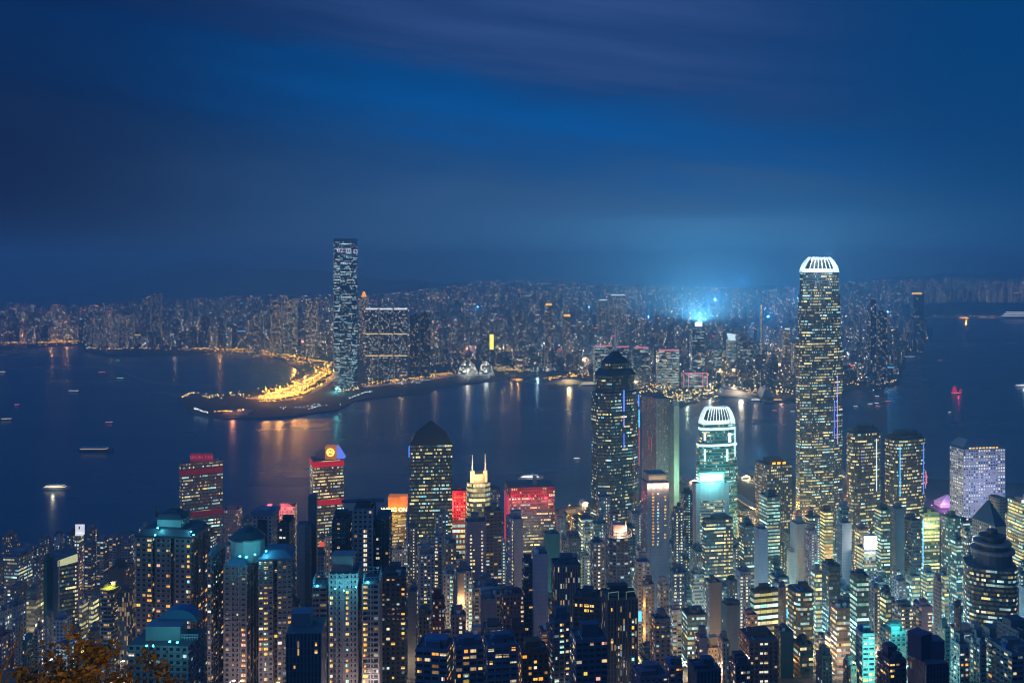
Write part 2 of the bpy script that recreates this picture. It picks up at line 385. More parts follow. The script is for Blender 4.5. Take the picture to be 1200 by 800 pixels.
ridge('hills', [(-260, 350), (-60, 352), (60, 350), (120, 335), (180, 317), (232, 304), (262, 306), (300, 317), (340, 314), (385, 318), (430, 326), (500, 330), (560, 333), (640, 338), (720, 336), (800, 340), (900, 335), (1000, 330), (1080, 322), (1160, 320), (1250, 324), (1500, 330)], 11600, 2600, M_HILL)

HZ = bpy.data.materials.new('haze_air'); HZ.use_nodes = True; HZ.node_tree.nodes.clear(); k = N(HZ.node_tree)
pv = k.new('ShaderNodeVolumePrincipled'); pv.inputs['Color'].default_value = (.30, .74, 1.0, 1); pv.inputs['Density'].default_value = 2.0e-4; pv.inputs['Anisotropy'].default_value = 0.1
ho = k.new('ShaderNodeOutputMaterial'); k.l.new(pv.outputs[0], ho.inputs['Volume'])
b = MB(); b.box((0, 6750, -6), (19900, 14300, 556)); hz = weld(b.build('haze', HZ)); tag(hz, kind='stuff')

# ------------------------------------------------------------------ buildings
OCC = np.zeros((800, 1200), bool)          # what already hides the town behind it, in photo pixels: only to skip buildings nobody could see
PRINTS = []                                # (x, y, radius) of plans already taken
NEAR = []                                  # everything built on the island, for describing the later ones by their neighbours
def cover(x0, x1, y0, y1):
    a, b_, c, d = (int(max(0, min(1200, x0))), int(max(0, min(1200, x1))), int(max(0, min(800, y0))), int(max(0, min(800, y1))))
    if b_ <= a or d <= c: return 0
    blk = OCC[c:d, a:b_]; n = int((~blk).sum()); blk[:] = True; return n
def seen_px(x0, x1, y0, y1):
    a, b_, c, d = (int(max(0, min(1200, x0))), int(max(0, min(1200, x1))), int(max(0, min(800, y0))), int(max(0, min(800, y1))))
    return int((~OCC[c:d, a:b_]).sum()) if b_ > a and d > c else 0

def plan_box(x0, x1, Y, th, xs=None, d=None):
    """Plan (CCW, near front edge first) of a rectangular building whose silhouette spans photo columns x0..x1, turned by th degrees, its near corner at column xs."""
    t = R(th); c, s = math.cos(t), math.sin(t); q0, q1 = (x0 - CX) / F, (x1 - CX) / F
    leftvis = (s + c * ((x0 + x1) / 2 - CX) / F) > 0
    if xs is not None and not leftvis and xs < (x0 + x1) / 2: t = -math.atan(((x0 + x1) / 2 - CX) / F) + R(9); c, s = math.cos(t), math.sin(t); leftvis = True
    def solve(xs):
        if leftvis:
            P0 = Vector(((xs - CX) / F * Y, Y)); w = (P0.x - q1 * P0.y) / (q1 * s - c); dd = (q0 * P0.y - P0.x) / (-s - c * q0)
            P0 = P0
        else:
            P1 = Vector(((xs - CX) / F * Y, Y)); w = (P1.x - q0 * P1.y) / (c - q0 * s); dd = (q1 * P1.y - P1.x) / (-s - c * q1)
            P0 = P1 - Vector((c, s)) * w
        return P0, w, dd
    if xs is None:
        W = (x1 - x0) / F * Y; want = d or max(9, min(W * .8, 34)); best = None
        for i in range(1, 60):
            f = i / 60 * .8; x = x0 + (x1 - x0) * f if leftvis else x1 - (x1 - x0) * f
            P0, w, dd = solve(x)
            if w > 0 and (best is None or abs(dd - want) < best[0]): best = (abs(dd - want), x)
        xs = best[1]
    P0, w, dd = solve(xs); dd = max(7.0, min(dd, 90.0)) if d is None else (d if dd < 0 or abs(dd) > 3 * d else dd)
    a, b_ = Vector((c, s)), Vector((-s, c))
    return [P0, P0 + a * w, P0 + a * w + b_ * dd, P0 + b_ * dd]
def inset(poly, k):
    c = sum((Vector(p) for p in poly), Vector((0, 0))) / len(poly); return [c + (Vector(p) - c) * k for p in poly]
def chamfer(poly, k=.22):
    out = []; n = len(poly)
    for i in range(n):
        p, a, b_ = Vector(poly[i]), Vector(poly[i - 1]), Vector(poly[(i + 1) % n])
        out += [p + (a - p) * k, p + (b_ - p) * k]
    return out
def rounded(poly, n=5, k=.35):
    out = []; m = len(poly)
    for i in range(m):
        p, a, b_ = Vector(poly[i]), Vector(poly[i - 1]), Vector(poly[(i + 1) % m]); A = p + (a - p) * k; B = p + (b_ - p) * k
        for j in range(n + 1):
            t = j / n; out.append(A * (1 - t) ** 2 + p * 2 * t * (1 - t) + B * t * t)
    return out
def notched(poly, every=13.0, w=2.4, dep=3.2):
    """the re-entrant light wells of the residential towers, cut into the long sides"""
    out = []; n = len(poly)
    for i in range(n):
        a, b_ = Vector(poly[i]), Vector(poly[(i + 1) % n]); L = (b_ - a).length; t = (b_ - a) / L; nn = Vector((-t.y, t.x))
        out.append(a); kk = int(L / every)
        if kk >= 1 and L > 14:
            for j in range(1, kk + 1):
                c = a + t * (L * j / (kk + 1)); out += [c - t * w / 2, c - t * w / 2 + nn * dep, c + t * w / 2 + nn * dep, c + t * w / 2]
    return out
WINM = {'a': [mat('amber_lit_window', (1, .38, .045), .6, emit=1.45), mat('orange_lit_window', (1, .48, .07), .6, emit=1.3)], 'y': [mat('yellow_lit_window', (1, .64, .09), .6, emit=1.35), mat('warm_lit_window', (1, .70, .24), .6, emit=1.2)],
        'w': [mat('white_lit_window', (1, .93, .72), .6, emit=1.1), mat('cream_lit_window', (1, .82, .46), .6, emit=1.0)], 't': [mat('teal_lit_window', (.40, .95, .90), .6, emit=1.2), mat('green_lit_window', (.65, 1.0, .72), .6, emit=1.1)],
        'p': [mat('pink_lit_window', (1, .45, .35), .6, emit=1.2), mat('dim_lit_window', (1, .6, .3), .6, emit=.7)]}
UNITW = {}
M_CURT = mat('drawn_curtain', (.5, .3, .15), .9, emit=.28, ecol=(1, .5, .2))
def window_mesh(mats, var=0):
    key = (mats.name, var)
    if key not in UNITW:
        b = MB(); b.face([(-.5, 0, 0), (-.03, 0, 0), (-.03, 0, 1), (-.5, 0, 1)], 0); b.face([(.03, 0, 0), (.5, 0, 0), (.5, 0, 1), (.03, 0, 1)], 2 if var == 1 else 0)
        if var == 2: b.face([(-.5, -.02, .55), (.5, -.02, .55), (.5, -.02, 1), (-.5, -.02, 1)], 2)
        b.face([(-.03, -.01, 0), (.03, -.01, 0), (.03, -.01, 1), (-.03, -.01, 1)], 1)
        UNITW[key] = b.mesh('window', [mats, M_DARK, M_CURT])
    return UNITW[key]
def add_window(root, base, side, ib, jf, kind, rnd, fill=None):
    fill = fill or (rnd.choice((.40, .55, .66, .76, .82)), rnd.choice((.42, .5, .56)))
    a, b_, z0, z1, nb, nf, _ = side; a, b_ = Vector(a[:2]), Vector(b_[:2]); t = (b_ - a); L = t.length; t.normalize(); n = Vector((t.y, -t.x))
    bw, fh = L / nb, (z1 - z0) / nf; c = a + t * (bw * (ib + .5)) + n * .06
    o = bpy.data.objects.new('window', window_mesh(rnd.choice(WINM[kind]), rnd.choice((0, 0, 1, 2)))); COL.objects.link(o); o.parent = root
    o.location = (c.x, c.y, z0 + fh * (jf + .5 - fill[1] / 2)); o.rotation_euler.z = math.atan2(t.y, t.x); o.scale = (bw * fill[0], 1, fh * fill[1])
def facing(side, base):
    a, b_ = side[0], side[1]; t = Vector((b_[0] - a[0], b_[1] - a[1])); n = Vector((t.y, -t.x)); v = Vector((base.x + a[0], base.y + a[1]))
    return n.dot(v) < 0
def hit_side(sides, base, px, py=None):
    """the camera-facing wall (and bay, storey) that shows at a photo column"""
    best = None; q = (px - CX) / F
    for sd in sides:
        if not facing(sd, base): continue
        ax, ay, bx, by = base.x + sd[0][0], base.y + sd[0][1], base.x + sd[1][0], base.y + sd[1][1]
        den = (bx - ax) - q * (by - ay)
        if abs(den) < 1e-6: continue
        t = (q * ay - ax) / den
        if 0 <= t < 1:
            Y = ay + (by - ay) * t
            if best is None or Y < best[0]: best = (Y, sd, t)
    return best

def roof_kit(root, poly, z, rnd, n=2, rich=True, rail=True):
    """parapet, lift machine rooms, tanks, pipes and aerials, each a part of its building"""
    c = sum((Vector(p) for p in poly), Vector((0, 0))) / len(poly); r = min((Vector(p) - c).length for p in poly)
    if rich and n:
        e1, e2 = (Vector(poly[1]) - Vector(poly[0])), (Vector(poly[-1]) - Vector(poly[0])) if len(poly) == 4 else (Vector((r, 0)), Vector((0, r)))[1]
        if len(poly) == 4:
            bq = MB(); pp = lambda a, b_: Vector(poly[0]) + e1 * a + e2 * b_
            for _ in range(rnd.randrange(4, 9)):
                q = pp(rnd.uniform(.1, .9), rnd.uniform(.12, .88)); bq.box((q.x, q.y, z + .02), (rnd.uniform(.8, 2.2), rnd.uniform(.8, 1.8), rnd.uniform(.7, 1.8)), rnd.choice((0, .3, .8)))
            part_ = bq.build('roof_plant', M_METAL, root); part_['kind'] = 'stuff'
            bq = MB(); a0 = rnd.uniform(.15, .4); p, q, q2 = pp(a0, .1), pp(a0, .85), pp(.85, .85); bq.tube((p.x, p.y, z + .5), (q.x, q.y, z + .5), .22, .22, 5); bq.tube((q.x, q.y, z + .5), (q2.x, q2.y, z + .5), .22, .22, 5); bq.build('roof_pipe', M_WHITE, root)
    ang = math.atan2(poly[1][1] - poly[0][1], poly[1][0] - poly[0][0])
    if rail and len(poly) <= 16:
        b = MB(); inn = inset(poly, 1 - .5 / max(r, 3)); m = len(poly)
        for i in range(m):
            j = (i + 1) % m; a, d, e, f = poly[i], poly[j], inn[j], inn[i]
            b.face([(a[0], a[1], z), (d[0], d[1], z), (d[0], d[1], z + 1.1), (a[0], a[1], z + 1.1)]); b.face([(f[0], f[1], z + 1.1), (e[0], e[1], z + 1.1), (e[0], e[1], z), (f[0], f[1], z)])
            b.face([(a[0], a[1], z + 1.1), (d[0], d[1], z + 1.1), (e[0], e[1], z + 1.1), (f[0], f[1], z + 1.1)])
        o = b.build('parapet', M_WALL, root); o['wall_color'] = root.get('wall_color', [.25, .25, .28])
    h = 0
    for i in range(n):
        p = c + Vector((rnd.uniform(-.42, .42), rnd.uniform(-.42, .42))) * r if i else c + Vector((rnd.uniform(-.15, .15), rnd.uniform(-.15, .15))) * r
        s = (rnd.uniform(.45, .9) * r, rnd.uniform(.4, .75) * r, rnd.uniform(3, 6.5) if i == 0 else rnd.uniform(2, 3.6)); h = max(h, s[2])
        b = MB(); b.box((p.x, p.y, z + .01 * i), s, ang); b.box((p.x, p.y, z + .01 * i + s[2]), (s[0] * 1.06, s[1] * 1.06, .35), ang)
        o = b.build('machine_room', M_WALL, root); wc = root.get('wall_color', [.25, .25, .28]); kx = rnd.uniform(.55, 1.0); o['wall_color'] = [x * kx for x in wc]
    if rich:
        for i in range(rnd.choice((0, 1, 1, 2))):
            p = c + Vector((rnd.uniform(-.6, .6), rnd.uniform(-.6, .6))) * r * .7; b = MB(); rr = rnd.uniform(1.0, 1.9)
            b.tube((p.x, p.y, z + .5), (p.x, p.y, z + .5 + rr * 1.7), rr, rr, 10); b.tube((p.x, p.y, z), (p.x, p.y, z + .5), rr * .8, rr * .8, 6); b.build('water_tank', rnd.choice((M_TANK, M_CONC, M_WHITE)), root)
        if rnd.random() < .6:
            p = c + Vector((rnd.uniform(-.4, .4), rnd.uniform(-.4, .4))) * r; b = MB(); hh = rnd.uniform(5, 11)
            b.tube((p.x, p.y, z), (p.x, p.y, z + hh), .14, .06, 4); b.tube((p.x - .9, p.y, z + hh * .8), (p.x + .9, p.y, z + hh * .8), .05, .05, 4); b.build('antenna', M_METAL, root)
        if rnd.random() < .3:
            p = c + Vector((rnd.uniform(-.5, .5), rnd.uniform(-.5, .5))) * r; b = MB(); b.tube((p.x, p.y, z), (p.x, p.y, z + 1.6), .15, .15, 5); b.tube((p.x, p.y, z + 1.6), (p.x - .5, p.y - .7, z + 2.3), .2, 1.7, 10, cap=False)
            b.build('satellite_dish', rnd.choice((M_TANK, M_WHITE)), root)
    return h

def props(o, wall, lit, tone):
    o['wall_color'] = [float(x) for x in wall]; o['lit'] = float(lit); o['tone'] = float(tone)
SEQ = [0]
def B(kind, label, x0, x1, yt, Y, st='apt', wall=(.25, .24, .26), xs=None, lit=.12, tone=.6, th=None, d=None, shape='box', blank=(), cols=(), wins=(), roof=2, ref=None, cat=None,
      group=None, zt=None, flr=None, bay=None, rich=None, wname='wall', extend=12, base_z=None, rail=True, belt=0, fins=0):
    """One building: an Empty at its foot, its wall, roof and lit windows as parts. cols: (photo column, share lit, colour, first row, last row) of lit windows; wins: (count, colour)."""
    if Y < 700 and st in ('apt', 'balc') and not belt and shape != 'round': belt = 1
    if x0 > 640 and Y < 1130: tone *= .74; lit = min(.97, lit * 1.25)
    if x0 > 430 and .015 < lit < .12 and Y < 1000: lit = max(.07, lit * 1.8)
    SEQ[0] += 1; rnd = random.Random(SEQ[0] * 7 + 3); random.seed(SEQ[0] * 13 + 1)
    if th is None: th = 9 if x0 > 520 else -9 if x1 < 300 else rnd.choice((-8, 7))
    P = plan_box(x0, x1, Y, th, xs, d); cen = sum(P, Vector((0, 0))) / 4
    zt = CZ - (yt - HY) / F * Y if zt is None else zt
    zb = min(ground(p.x, p.y) for p in P) if base_z is None else base_z
    base = Vector((cen.x, cen.y, zb)); L = [p - cen for p in P]
    root = empty(kind, base, label, cat or kind.replace('_', ' ').split()[-1], group); props(root, wall, lit, tone)
    if shape == 'notch': Q = notched(L)
    elif shape == 'oct': L = inset(L, 1.09); Q = chamfer(L, .24)
    elif shape == 'round': L = inset(L, 1.05); Q = rounded(L)
    else: Q = L
    M, bw, fh = FAC[st]; bw = bay or bw; fh = flr or fh; h = zt - zb
    b = MB()
    if extend:
        k = b.prism(Q, -extend, 0, bw, fh, 1, 2, cap=False); b.sides = []
    b.prism(Q, 0, h, bw, fh, 0, 2, blank=[i for i in range(len(Q)) if shape == 'box' and i in blank])
    w = b.build(wname, [M, M_WALL, M_ROOF], root); props(w, wall, lit, tone)
    if belt:                                                       # slab edges, a real ledge every few storeys
        bb = MB(); n = int(h / (fh * belt))
        for i in range(1, n + 1):
            zz = i * fh * belt; O = inset(Q, 1.0 + .35 / max(6, (L[1] - L[0]).length / 2)); bb.prism(O, zz - .22, zz + .22, 1e6, 1e6, 0, 0); bb.face([(p[0], p[1], zz - .22) for p in reversed(O)], 0)
        o = bb.build('slab_edge', M_WALL, root); props(o, wall, 0, 0)
    if Y < 760 and st in ('apt', 'small', 'balc') and shape in ('box', 'notch'):
        bb = MB(); bp = MB(); cnt = 0
        for sd in b.sides:
            if not facing(sd, base) or (shape == 'box' and sd[6] in blank): continue
            a_, c_ = Vector(sd[0][:2]), Vector(sd[1][:2]); LL = (c_ - a_).length
            if LL < 4: continue
            t = (c_ - a_) / LL; n_ = Vector((t.y, -t.x)); ag = math.atan2(t.y, t.x)
            colsb = [ib for ib in range(sd[4]) if rnd.random() < .45]
            for ib in colsb:
                for j in range(sd[5]):
                    if rnd.random() < .45:
                        p = a_ + t * (LL / sd[4] * (ib + rnd.choice((.06, .94)))) + n_ * .35; bb.box((p.x, p.y, sd[2] + (j + .12) * (sd[3] - sd[2]) / sd[5]), (.95, .6, .7), ag); cnt += 1
            for _ in range(2):
                p = a_ + t * (LL * rnd.uniform(.1, .9)) + n_ * .12; bp.tube((p.x, p.y, 0), (p.x, p.y, h), .13, .13, 4, cap=False)
        if cnt: o = bb.build('air_conditioner', M_CONC, root); o['kind'] = 'stuff'; bp.build('drain_pipe', M_METAL, root)
    if fins:
        bb = MB()
        for sd in b.sides:
            if not facing(sd, base): continue
            a_, c_ = Vector(sd[0][:2]), Vector(sd[1][:2]); LL = (c_ - a_).length
            if LL < 5: continue
            t = (c_ - a_) / LL; n_ = Vector((t.y, -t.x)); m_ = max(1, round(LL / fins))
            for i in range(m_ + 1):
                p = a_ + t * (LL * i / m_) + n_ * .2; bb.box((p.x, p.y, -2), (.7, .7, h + 2.6), math.atan2(t.y, t.x))
        o = bb.build('pier', M_WALL, root); props(o, wall, 0, 0)
    hh = roof_kit(root, L if shape == 'box' else inset(L, .9), h, rnd, roof, (Y < 1000) if rich is None else rich, rail and shape == 'box') if roof else 0
    for c in cols:
        px, share, kc, ya, yb = c[:5]; hitp = hit_side(b.sides, base, px)
        if not hitp: continue
        Yh, sd, t = hitp; ib = min(sd[4] - 1, int(t * sd[4])); step = c[5] if len(c) > 5 else 1; fl = c[6] if len(c) > 6 else None
        for j in range(0, sd[5], step):
            z = base.z + sd[2] + (j + .5) * (sd[3] - sd[2]) / sd[5]; yy = HY + F * (CZ - z) / Yh
            if ya <= yy <= yb and rnd.random() < share: add_window(root, base, sd, ib, j, rnd.choice(kc), rnd, fl)
    F_ = [sd for sd in b.sides if facing(sd, base) and math.hypot(sd[1][0] - sd[0][0], sd[1][1] - sd[0][1]) > 3 and not (shape == 'box' and sd[6] in blank)]
    for cnt, kc in wins:
        used = set()
        for _ in range(cnt * 3):
            if len(used) >= cnt or not F_: break
            sd = rnd.choice(F_); ib, j = rnd.randrange(sd[4]), rnd.randrange(sd[5]); z = base.z + sd[2] + j * 3; yy = HY + F * (CZ - z) / Y
            if yy > 805 or (id(sd), ib, j) in used: continue
            used.add((id(sd), ib, j)); add_window(root, base, sd, ib, j, rnd.choice(kc), rnd)
    info = dict(root=root, base=base, h=h, plan=L, x0=x0, x1=x1, yt=yt, Y=Y, ref=ref, sides=b.sides, wall=w, name=kind, label=label)
    NEAR.append(info); r = max(p.length for p in L); PRINTS.append((cen.x, cen.y, r, L, cen))
    return info
def part(info, name, mb, m):
    o = mb.build(name, m, info['root']); rt = info['root']; o['wall_color'] = list(rt['wall_color']); o['lit'] = rt['lit']; o['tone'] = rt['tone']; return o
def text_part(root, name, s, loc, size, m, rz=0, ext=.12, align='CENTER'):
    cu = bpy.data.curves.new(name, 'FONT'); cu.body = s; cu.size = size; cu.extrude = ext; cu.align_x = align; cu.align_y = 'CENTER'
    o = bpy.data.objects.new(name, cu); COL.objects.link(o); o.parent = root; o.location = loc; o.rotation_euler = (R(90), 0, rz); cu.materials.append(m)
    bpy.context.view_layer.update(); me = bpy.data.meshes.new_from_object(o.evaluated_get(bpy.context.evaluated_depsgraph_get())); t = bpy.data.objects.new(name, me); COL.objects.link(t); t.parent = root; t.location = loc; t.rotation_euler = (R(90), 0, rz)
    if not me.materials: me.materials.append(m)
    bpy.data.objects.remove(o); t.name = name; return t
def add_roof(info, name, sections, m, shape_k=(1, 1)):
    """stepped or sloping roof above a tower: sections of (scale at foot, scale at head, z0, z1)"""
    b = MB(); L = info['plan']
    for s0, s1, z0, z1 in sections: b.prism(inset(L, s0), info['h'] + z0, info['h'] + z1, 3, 3, 0, 0, top=inset(L, s1), mblank=0)
    return part(info, name, b, m)
LAV, PALE, BROWN, DARK, PLUM, TEALW, GREENW, PINK, BLUE, TAN, RED, WHITEW, GREY = ((.27, .25, .30), (.42, .41, .43), (.17, .12, .10), (.05, .06, .08), (.12, .075, .085), (.12, .25, .27),
    (.03, .13, .09), (.40, .23, .27), (.09, .15, .26), (.34, .26, .20), (.27, .06, .06), (.60, .60, .58), (.20, .20, .22))
NEON = {k: mat('neon_' + k, c, .6, emit=e, ecol=c) for k, c, e in (('red', (1, .05, .06), 2.2), ('dimred', (.8, .02, .04), .38), ('pink', (1, .25, .30), .8), ('blue', (.08, .22, 1), 1.6), ('sky', (.1, .55, 1), 1.5), ('violet', (.45, .35, 1), 1.2),
        ('white', (.9, 1, 1), 1.3), ('cool', (.70, .97, 1), 1.3), ('teal', (.20, .95, .88), 1.2), ('amber', (1, .5, .05), 1.8), ('yellow', (1, .78, .12), 2.6), ('orange', (1, .36, .03), 1.8), ('crown', (.88, 1, .95), .62), ('led', (.80, .62, .78), 1.0), ('magenta', (.9, .2, .85), 1.0))}  # crown: floodlit white painted as glow, no neon tube
WL, CL, OL, TL = (1, .66, .30), (.80, .95, 1), (1, .42, .08), (.15, .85, 1)

# ================= landmarks =================
# --- tallest tower with the clawed white crown
def harbour_tower(kind, label, x0, x1, xs, Y, tiers, crown, ref, wall, lit, nfin, strips, glow):
    """square tower with notched corners that steps in towards a crown of curved fins. tiers: (scale, row at its head); crown: rows and scales."""
    i = B(kind, label, x0, x1, tiers[0][1], Y, 'ribbon', wall, xs=xs, lit=lit, tone=.62, th=14, shape='oct', roof=0, ref=ref, flr=4.3)
    L, base = i['plan'], i['base']; z = i['h']; k = N
    for s, row in tiers[1:]:
        z1 = CZ - (row - HY) / F * Y - base.z; b = MB(); b.prism(chamfer(inset(L, s), .24), z, z1, 1.7, 4.3, 0, 2); w = b.build('upper_wall', [FAC['ribbon'][0], M_WALL, M_ROOF], i['root']); props(w, wall, lit * 1.05, .6); z = z1
    # crown band and fins; their floodlighting is put in as emission
    (r0, s0), (r1, s1) = crown; z1 = CZ - (r1 - HY) / F * Y - base.z
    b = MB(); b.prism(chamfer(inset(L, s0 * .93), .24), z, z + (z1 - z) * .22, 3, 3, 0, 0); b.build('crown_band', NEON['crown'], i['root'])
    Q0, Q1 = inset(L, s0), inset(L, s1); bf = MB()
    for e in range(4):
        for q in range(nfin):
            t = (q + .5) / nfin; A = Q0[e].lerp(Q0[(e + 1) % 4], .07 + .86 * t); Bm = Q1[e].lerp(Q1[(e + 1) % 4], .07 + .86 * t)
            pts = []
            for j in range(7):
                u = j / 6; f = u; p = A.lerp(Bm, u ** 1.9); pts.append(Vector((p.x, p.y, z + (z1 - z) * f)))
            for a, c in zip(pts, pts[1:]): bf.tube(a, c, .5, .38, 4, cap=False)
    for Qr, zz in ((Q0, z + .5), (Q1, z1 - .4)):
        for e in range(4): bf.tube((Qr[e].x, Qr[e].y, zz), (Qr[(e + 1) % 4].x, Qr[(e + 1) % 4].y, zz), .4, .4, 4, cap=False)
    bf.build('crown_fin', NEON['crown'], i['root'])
    b = MB(); b.prism(inset(L, s0 * .75), z, z + (z1 - z) * .8, 3, 3, 0, 0, top=inset(L, s1 * .8)); b.build('crown_core', M_DARK, i['root'])
    for px, ya, yb, nm, w in strips:
        h_ = hit_side(i['sides'], base, px)
        if h_:
            Yh, sd, t = h_; a, c = Vector(sd[0][:2]), Vector(sd[1][:2]); d = (c - a).normalized(); n = Vector((d.y, -d.x)); p = a.lerp(c, t) + n * .5
            za, zb = CZ - (yb - HY) / F * Yh - base.z, CZ - (ya - HY) / F * Yh - base.z
            b = MB(); b.box((p.x, p.y, za), (w, .5, zb - za), math.atan2(d.y, d.x)); b.build('light_strip', NEON[nm], i['root'])
    c = Vector((0, 0, z + (z1 - z) * .55)); lamp('crown_light', c + Vector((0, -26, 18)), glow, (.75, .95, 1), 6, i['root'])
    return i
TALL = harbour_tower('harbour_tower', 'tallest tower on the waterfront, yellow lit floors and a claw of white fins', 933, 987, 941, 1450, [(1.0, 395), (.91, 345), (.83, 319)], ((319, .81), (301.5, .46)), 'the tallest tower', (.09, .15, .22), .40, 7,
                     [(981, 440, 520, 'violet', .9), (977.5, 470, 512, 'blue', .8)], 2.5e5)
SHORT = harbour_tower('harbour_tower', 'shorter white crowned tower glowing turquoise, behind the turquoise roof sign', 816, 864, 823, 1300, [(1.0, 545), (.97, 520), (.86, 498)], ((498, .84), (479, .56)), 'the turquoise crowned tower', (.05, .32, .34), .36, 9,
                     [(861, 500, 535, 'cool', 1.6), (826, 507, 516, 'white', 3), (855, 507, 518, 'white', 4), (852, 526, 540, 'cool', 3), (826, 526, 540, 'cool', 2.4)], 7e4)
SHORT['wall']['tone'] = .3
for q in (-26, 0, 24): lamp('facade_flood', (q, -48, 40 if q else 120), 3.5e4, (.15, .95, .90), 3, SHORT['root'])
for zr in (503.5, 522.5):
    z = CZ - (zr - HY) / F * 1300 - SHORT['base'].z; b = MB(); s = .90 if zr < 510 else .985; b.prism(chamfer(inset(SHORT['plan'], s), .24), z - 1.6, z + 1.6, 3, 3, 0, 0); b.build('light_band', NEON['cool'], SHORT['root'])

# --- star-plan tower with the stepped glass crown and spire
STAR = B('office_tower', 'dark glass tower with stepped crown and spire, blue neon down one corner', 692, 750, 461, 1163, 'glass', (.04, .06, .08), th=24, lit=.18, tone=.62, shape='oct', roof=0, ref='the spired glass tower', flr=4.0, xs=706, cat='tower')
def stack(i, lv, st='glass', lit=.07, tone=.8, name='upper_wall'):
    z = i['h']
    for s0, s1, row, shp in lv:
        z1 = CZ - (row - HY) / F * i['Y'] - i['base'].z; b = MB(); f_ = (lambda q: chamfer(q, .24)) if shp == 'o' else (lambda q: q)
        b.prism(f_(inset(i['plan'], s0)), z, z1, FAC[st][1], FAC[st][2], 0 if shp != 'd' else 1, 2, top=f_(inset(i['plan'], s1)))
        o = b.build(name, [FAC[st][0], M_TILE, M_TILE], i['root']); props(o, i['root']['wall_color'], lit, tone); z = z1
    return z
z = stack(STAR, [(.80, .80, 441, 'o'), (.78, .62, 434, 'd'), (.60, .58, 427, 'o'), (.54, .34, 420, 'd'), (.30, .12, 413, 'd')])
b = MB(); b.tube((0, 0, z), (0, 0, z + 16), 1.9, 1.1, 6); b.tube((0, 0, z + 16), (0, 0, z + 31), .9, .5, 5); part(STAR, 'spire', b, M_WHITE)
for px, ya, yb, nm, w in ((731, 457, 482, 'blue', 1.5), (731, 486, 500, 'violet', .8), (731, 508, 526, 'blue', .8), (748, 462, 476, 'blue', 2.2), (748.5, 480, 500, 'sky', 2.0), (748.5, 500, 545, 'pink', .5)):
    h_ = hit_side(STAR['sides'], STAR['base'], px)
    if h_:
        Yh, sd, t = h_; a, c = Vector(sd[0][:2]), Vector(sd[1][:2]); d_ = (c - a).normalized(); p = a.lerp(c, t) + Vector((d_.y, -d_.x)) * .5
        za, zb = CZ - (yb - HY) / F * Yh - STAR['base'].z, CZ - (ya - HY) / F * Yh - STAR['base'].z
        b = MB(); b.box((p.x, p.y, za), (w, .5, zb - za), math.atan2(d_.y, d_.x)); part(STAR, 'neon_strip', b, NEON[nm])

# --- dark office tower with the pyramid roof
PYR = B('office_tower', 'dark office tower with a pyramid roof and scattered yellow windows', 474, 530, 521, 1060, 'glass', (.04, .055, .07), xs=480, th=6, lit=.26, tone=.85, roof=0, ref='the pyramid roofed tower', flr=4.0, cat='tower', shape='box')
add_roof(PYR, 'pyramid_roof', [(1.0, .97, 0, 3), (.95, .74, 3, 13), (.74, .05, 13, 26)], M_TILE)
b = MB(); b.box((*(PYR['plan'][0].lerp(PYR['plan'][3], .5) + Vector((-.4, 0))), PYR['h'] - 14), (.5, 9, 12), 0); part(PYR, 'light_strip', b, NEON['blue'])

# --- twin towers by the ferry pier, red parapet bands
def ferry_tower(label, x0, x1, xs, yt, Y, lit, tone, ref, th):
    i = B('office_tower', label, x0, x1, yt, Y, 'ribbon', (.22, .12, .12), xs=xs, th=th, lit=lit, tone=tone, roof=0, ref=ref, flr=4.2, cat='tower')
    return i
WEST = ferry_tower('red banded waterfront office tower with a dim red rooftop name sign', 211, 261, 211.5, 543, 1230, .30, .55, 'the dim red signed tower', -3)
EAST = ferry_tower('red banded waterfront office tower with a glowing round emblem on top', 363, 403, 367, 540, 1230, .50, .8, 'the round emblem tower', 4)
def band(i, row, hh, nm, s=1.02, name='red_band'):
    z = CZ - (row - HY) / F * i['Y'] - i['base'].z; b = MB(); b.prism(inset(i['plan'], s), z - hh, z, 3, 3, 0, 0); b.face([(p.x, p.y, z - hh) for p in reversed(inset(i['plan'], s))], 0); return part(i, name, b, NEON[nm])
M_REDW = mat('red_cladding', (.30, .03, .05), .6, emit=.07, ecol=(1, .03, .08))
for i_, rows in ((WEST, (551, 601)), (EAST, (541.5, 586.5))):
    for r_ in rows:
        z = CZ - (r_ - HY) / F * 1230 - i_['base'].z; b = MB(); b.prism(inset(i_['plan'], 1.015), z - 7.0, z, 3, 3, 0, 0); b.face([(p.x, p.y, z - 7) for p in reversed(inset(i_['plan'], 1.015))], 0)
        part(i_, 'red_band', b, M_REDW if i_ is WEST else NEON['dimred'])
P, h = WEST['plan'], WEST['h']; cx = (P[0].x + P[1].x) / 2; fy = P[0].y
b = MB(); b.box((cx + 3, fy + 14, h), (34, 12, 4)); part(WEST, 'machine_room', b, M_CONC)
b = MB(); b.box((cx + 2, fy + 6, h + 2), (29, 1.2, 10)); for_sign = part(WEST, 'sign_board', b, mat('dark_red_board', (.25, .03, .06), .6, emit=.14, ecol=(1, .05, .15)))
text_part(WEST['root'], 'sign_lettering', 'SHUN TAK', (cx + 2, fy + 5.2, h + 7), 6.4, mat('dull_red_letter', (.8, .1, .2), .6, emit=.42, ecol=(1, .12, .22)))
P, h = EAST['plan'], EAST['h']; mid = P[0].lerp(P[1], .55)
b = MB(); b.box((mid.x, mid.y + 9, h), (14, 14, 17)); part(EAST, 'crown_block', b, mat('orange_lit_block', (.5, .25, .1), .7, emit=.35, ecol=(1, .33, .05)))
b = MB(); b.box((P[0].x + 7, mid.y + 12, h), (12, 14, 8)); part(EAST, 'machine_room', b, M_CONC)
b = MB()
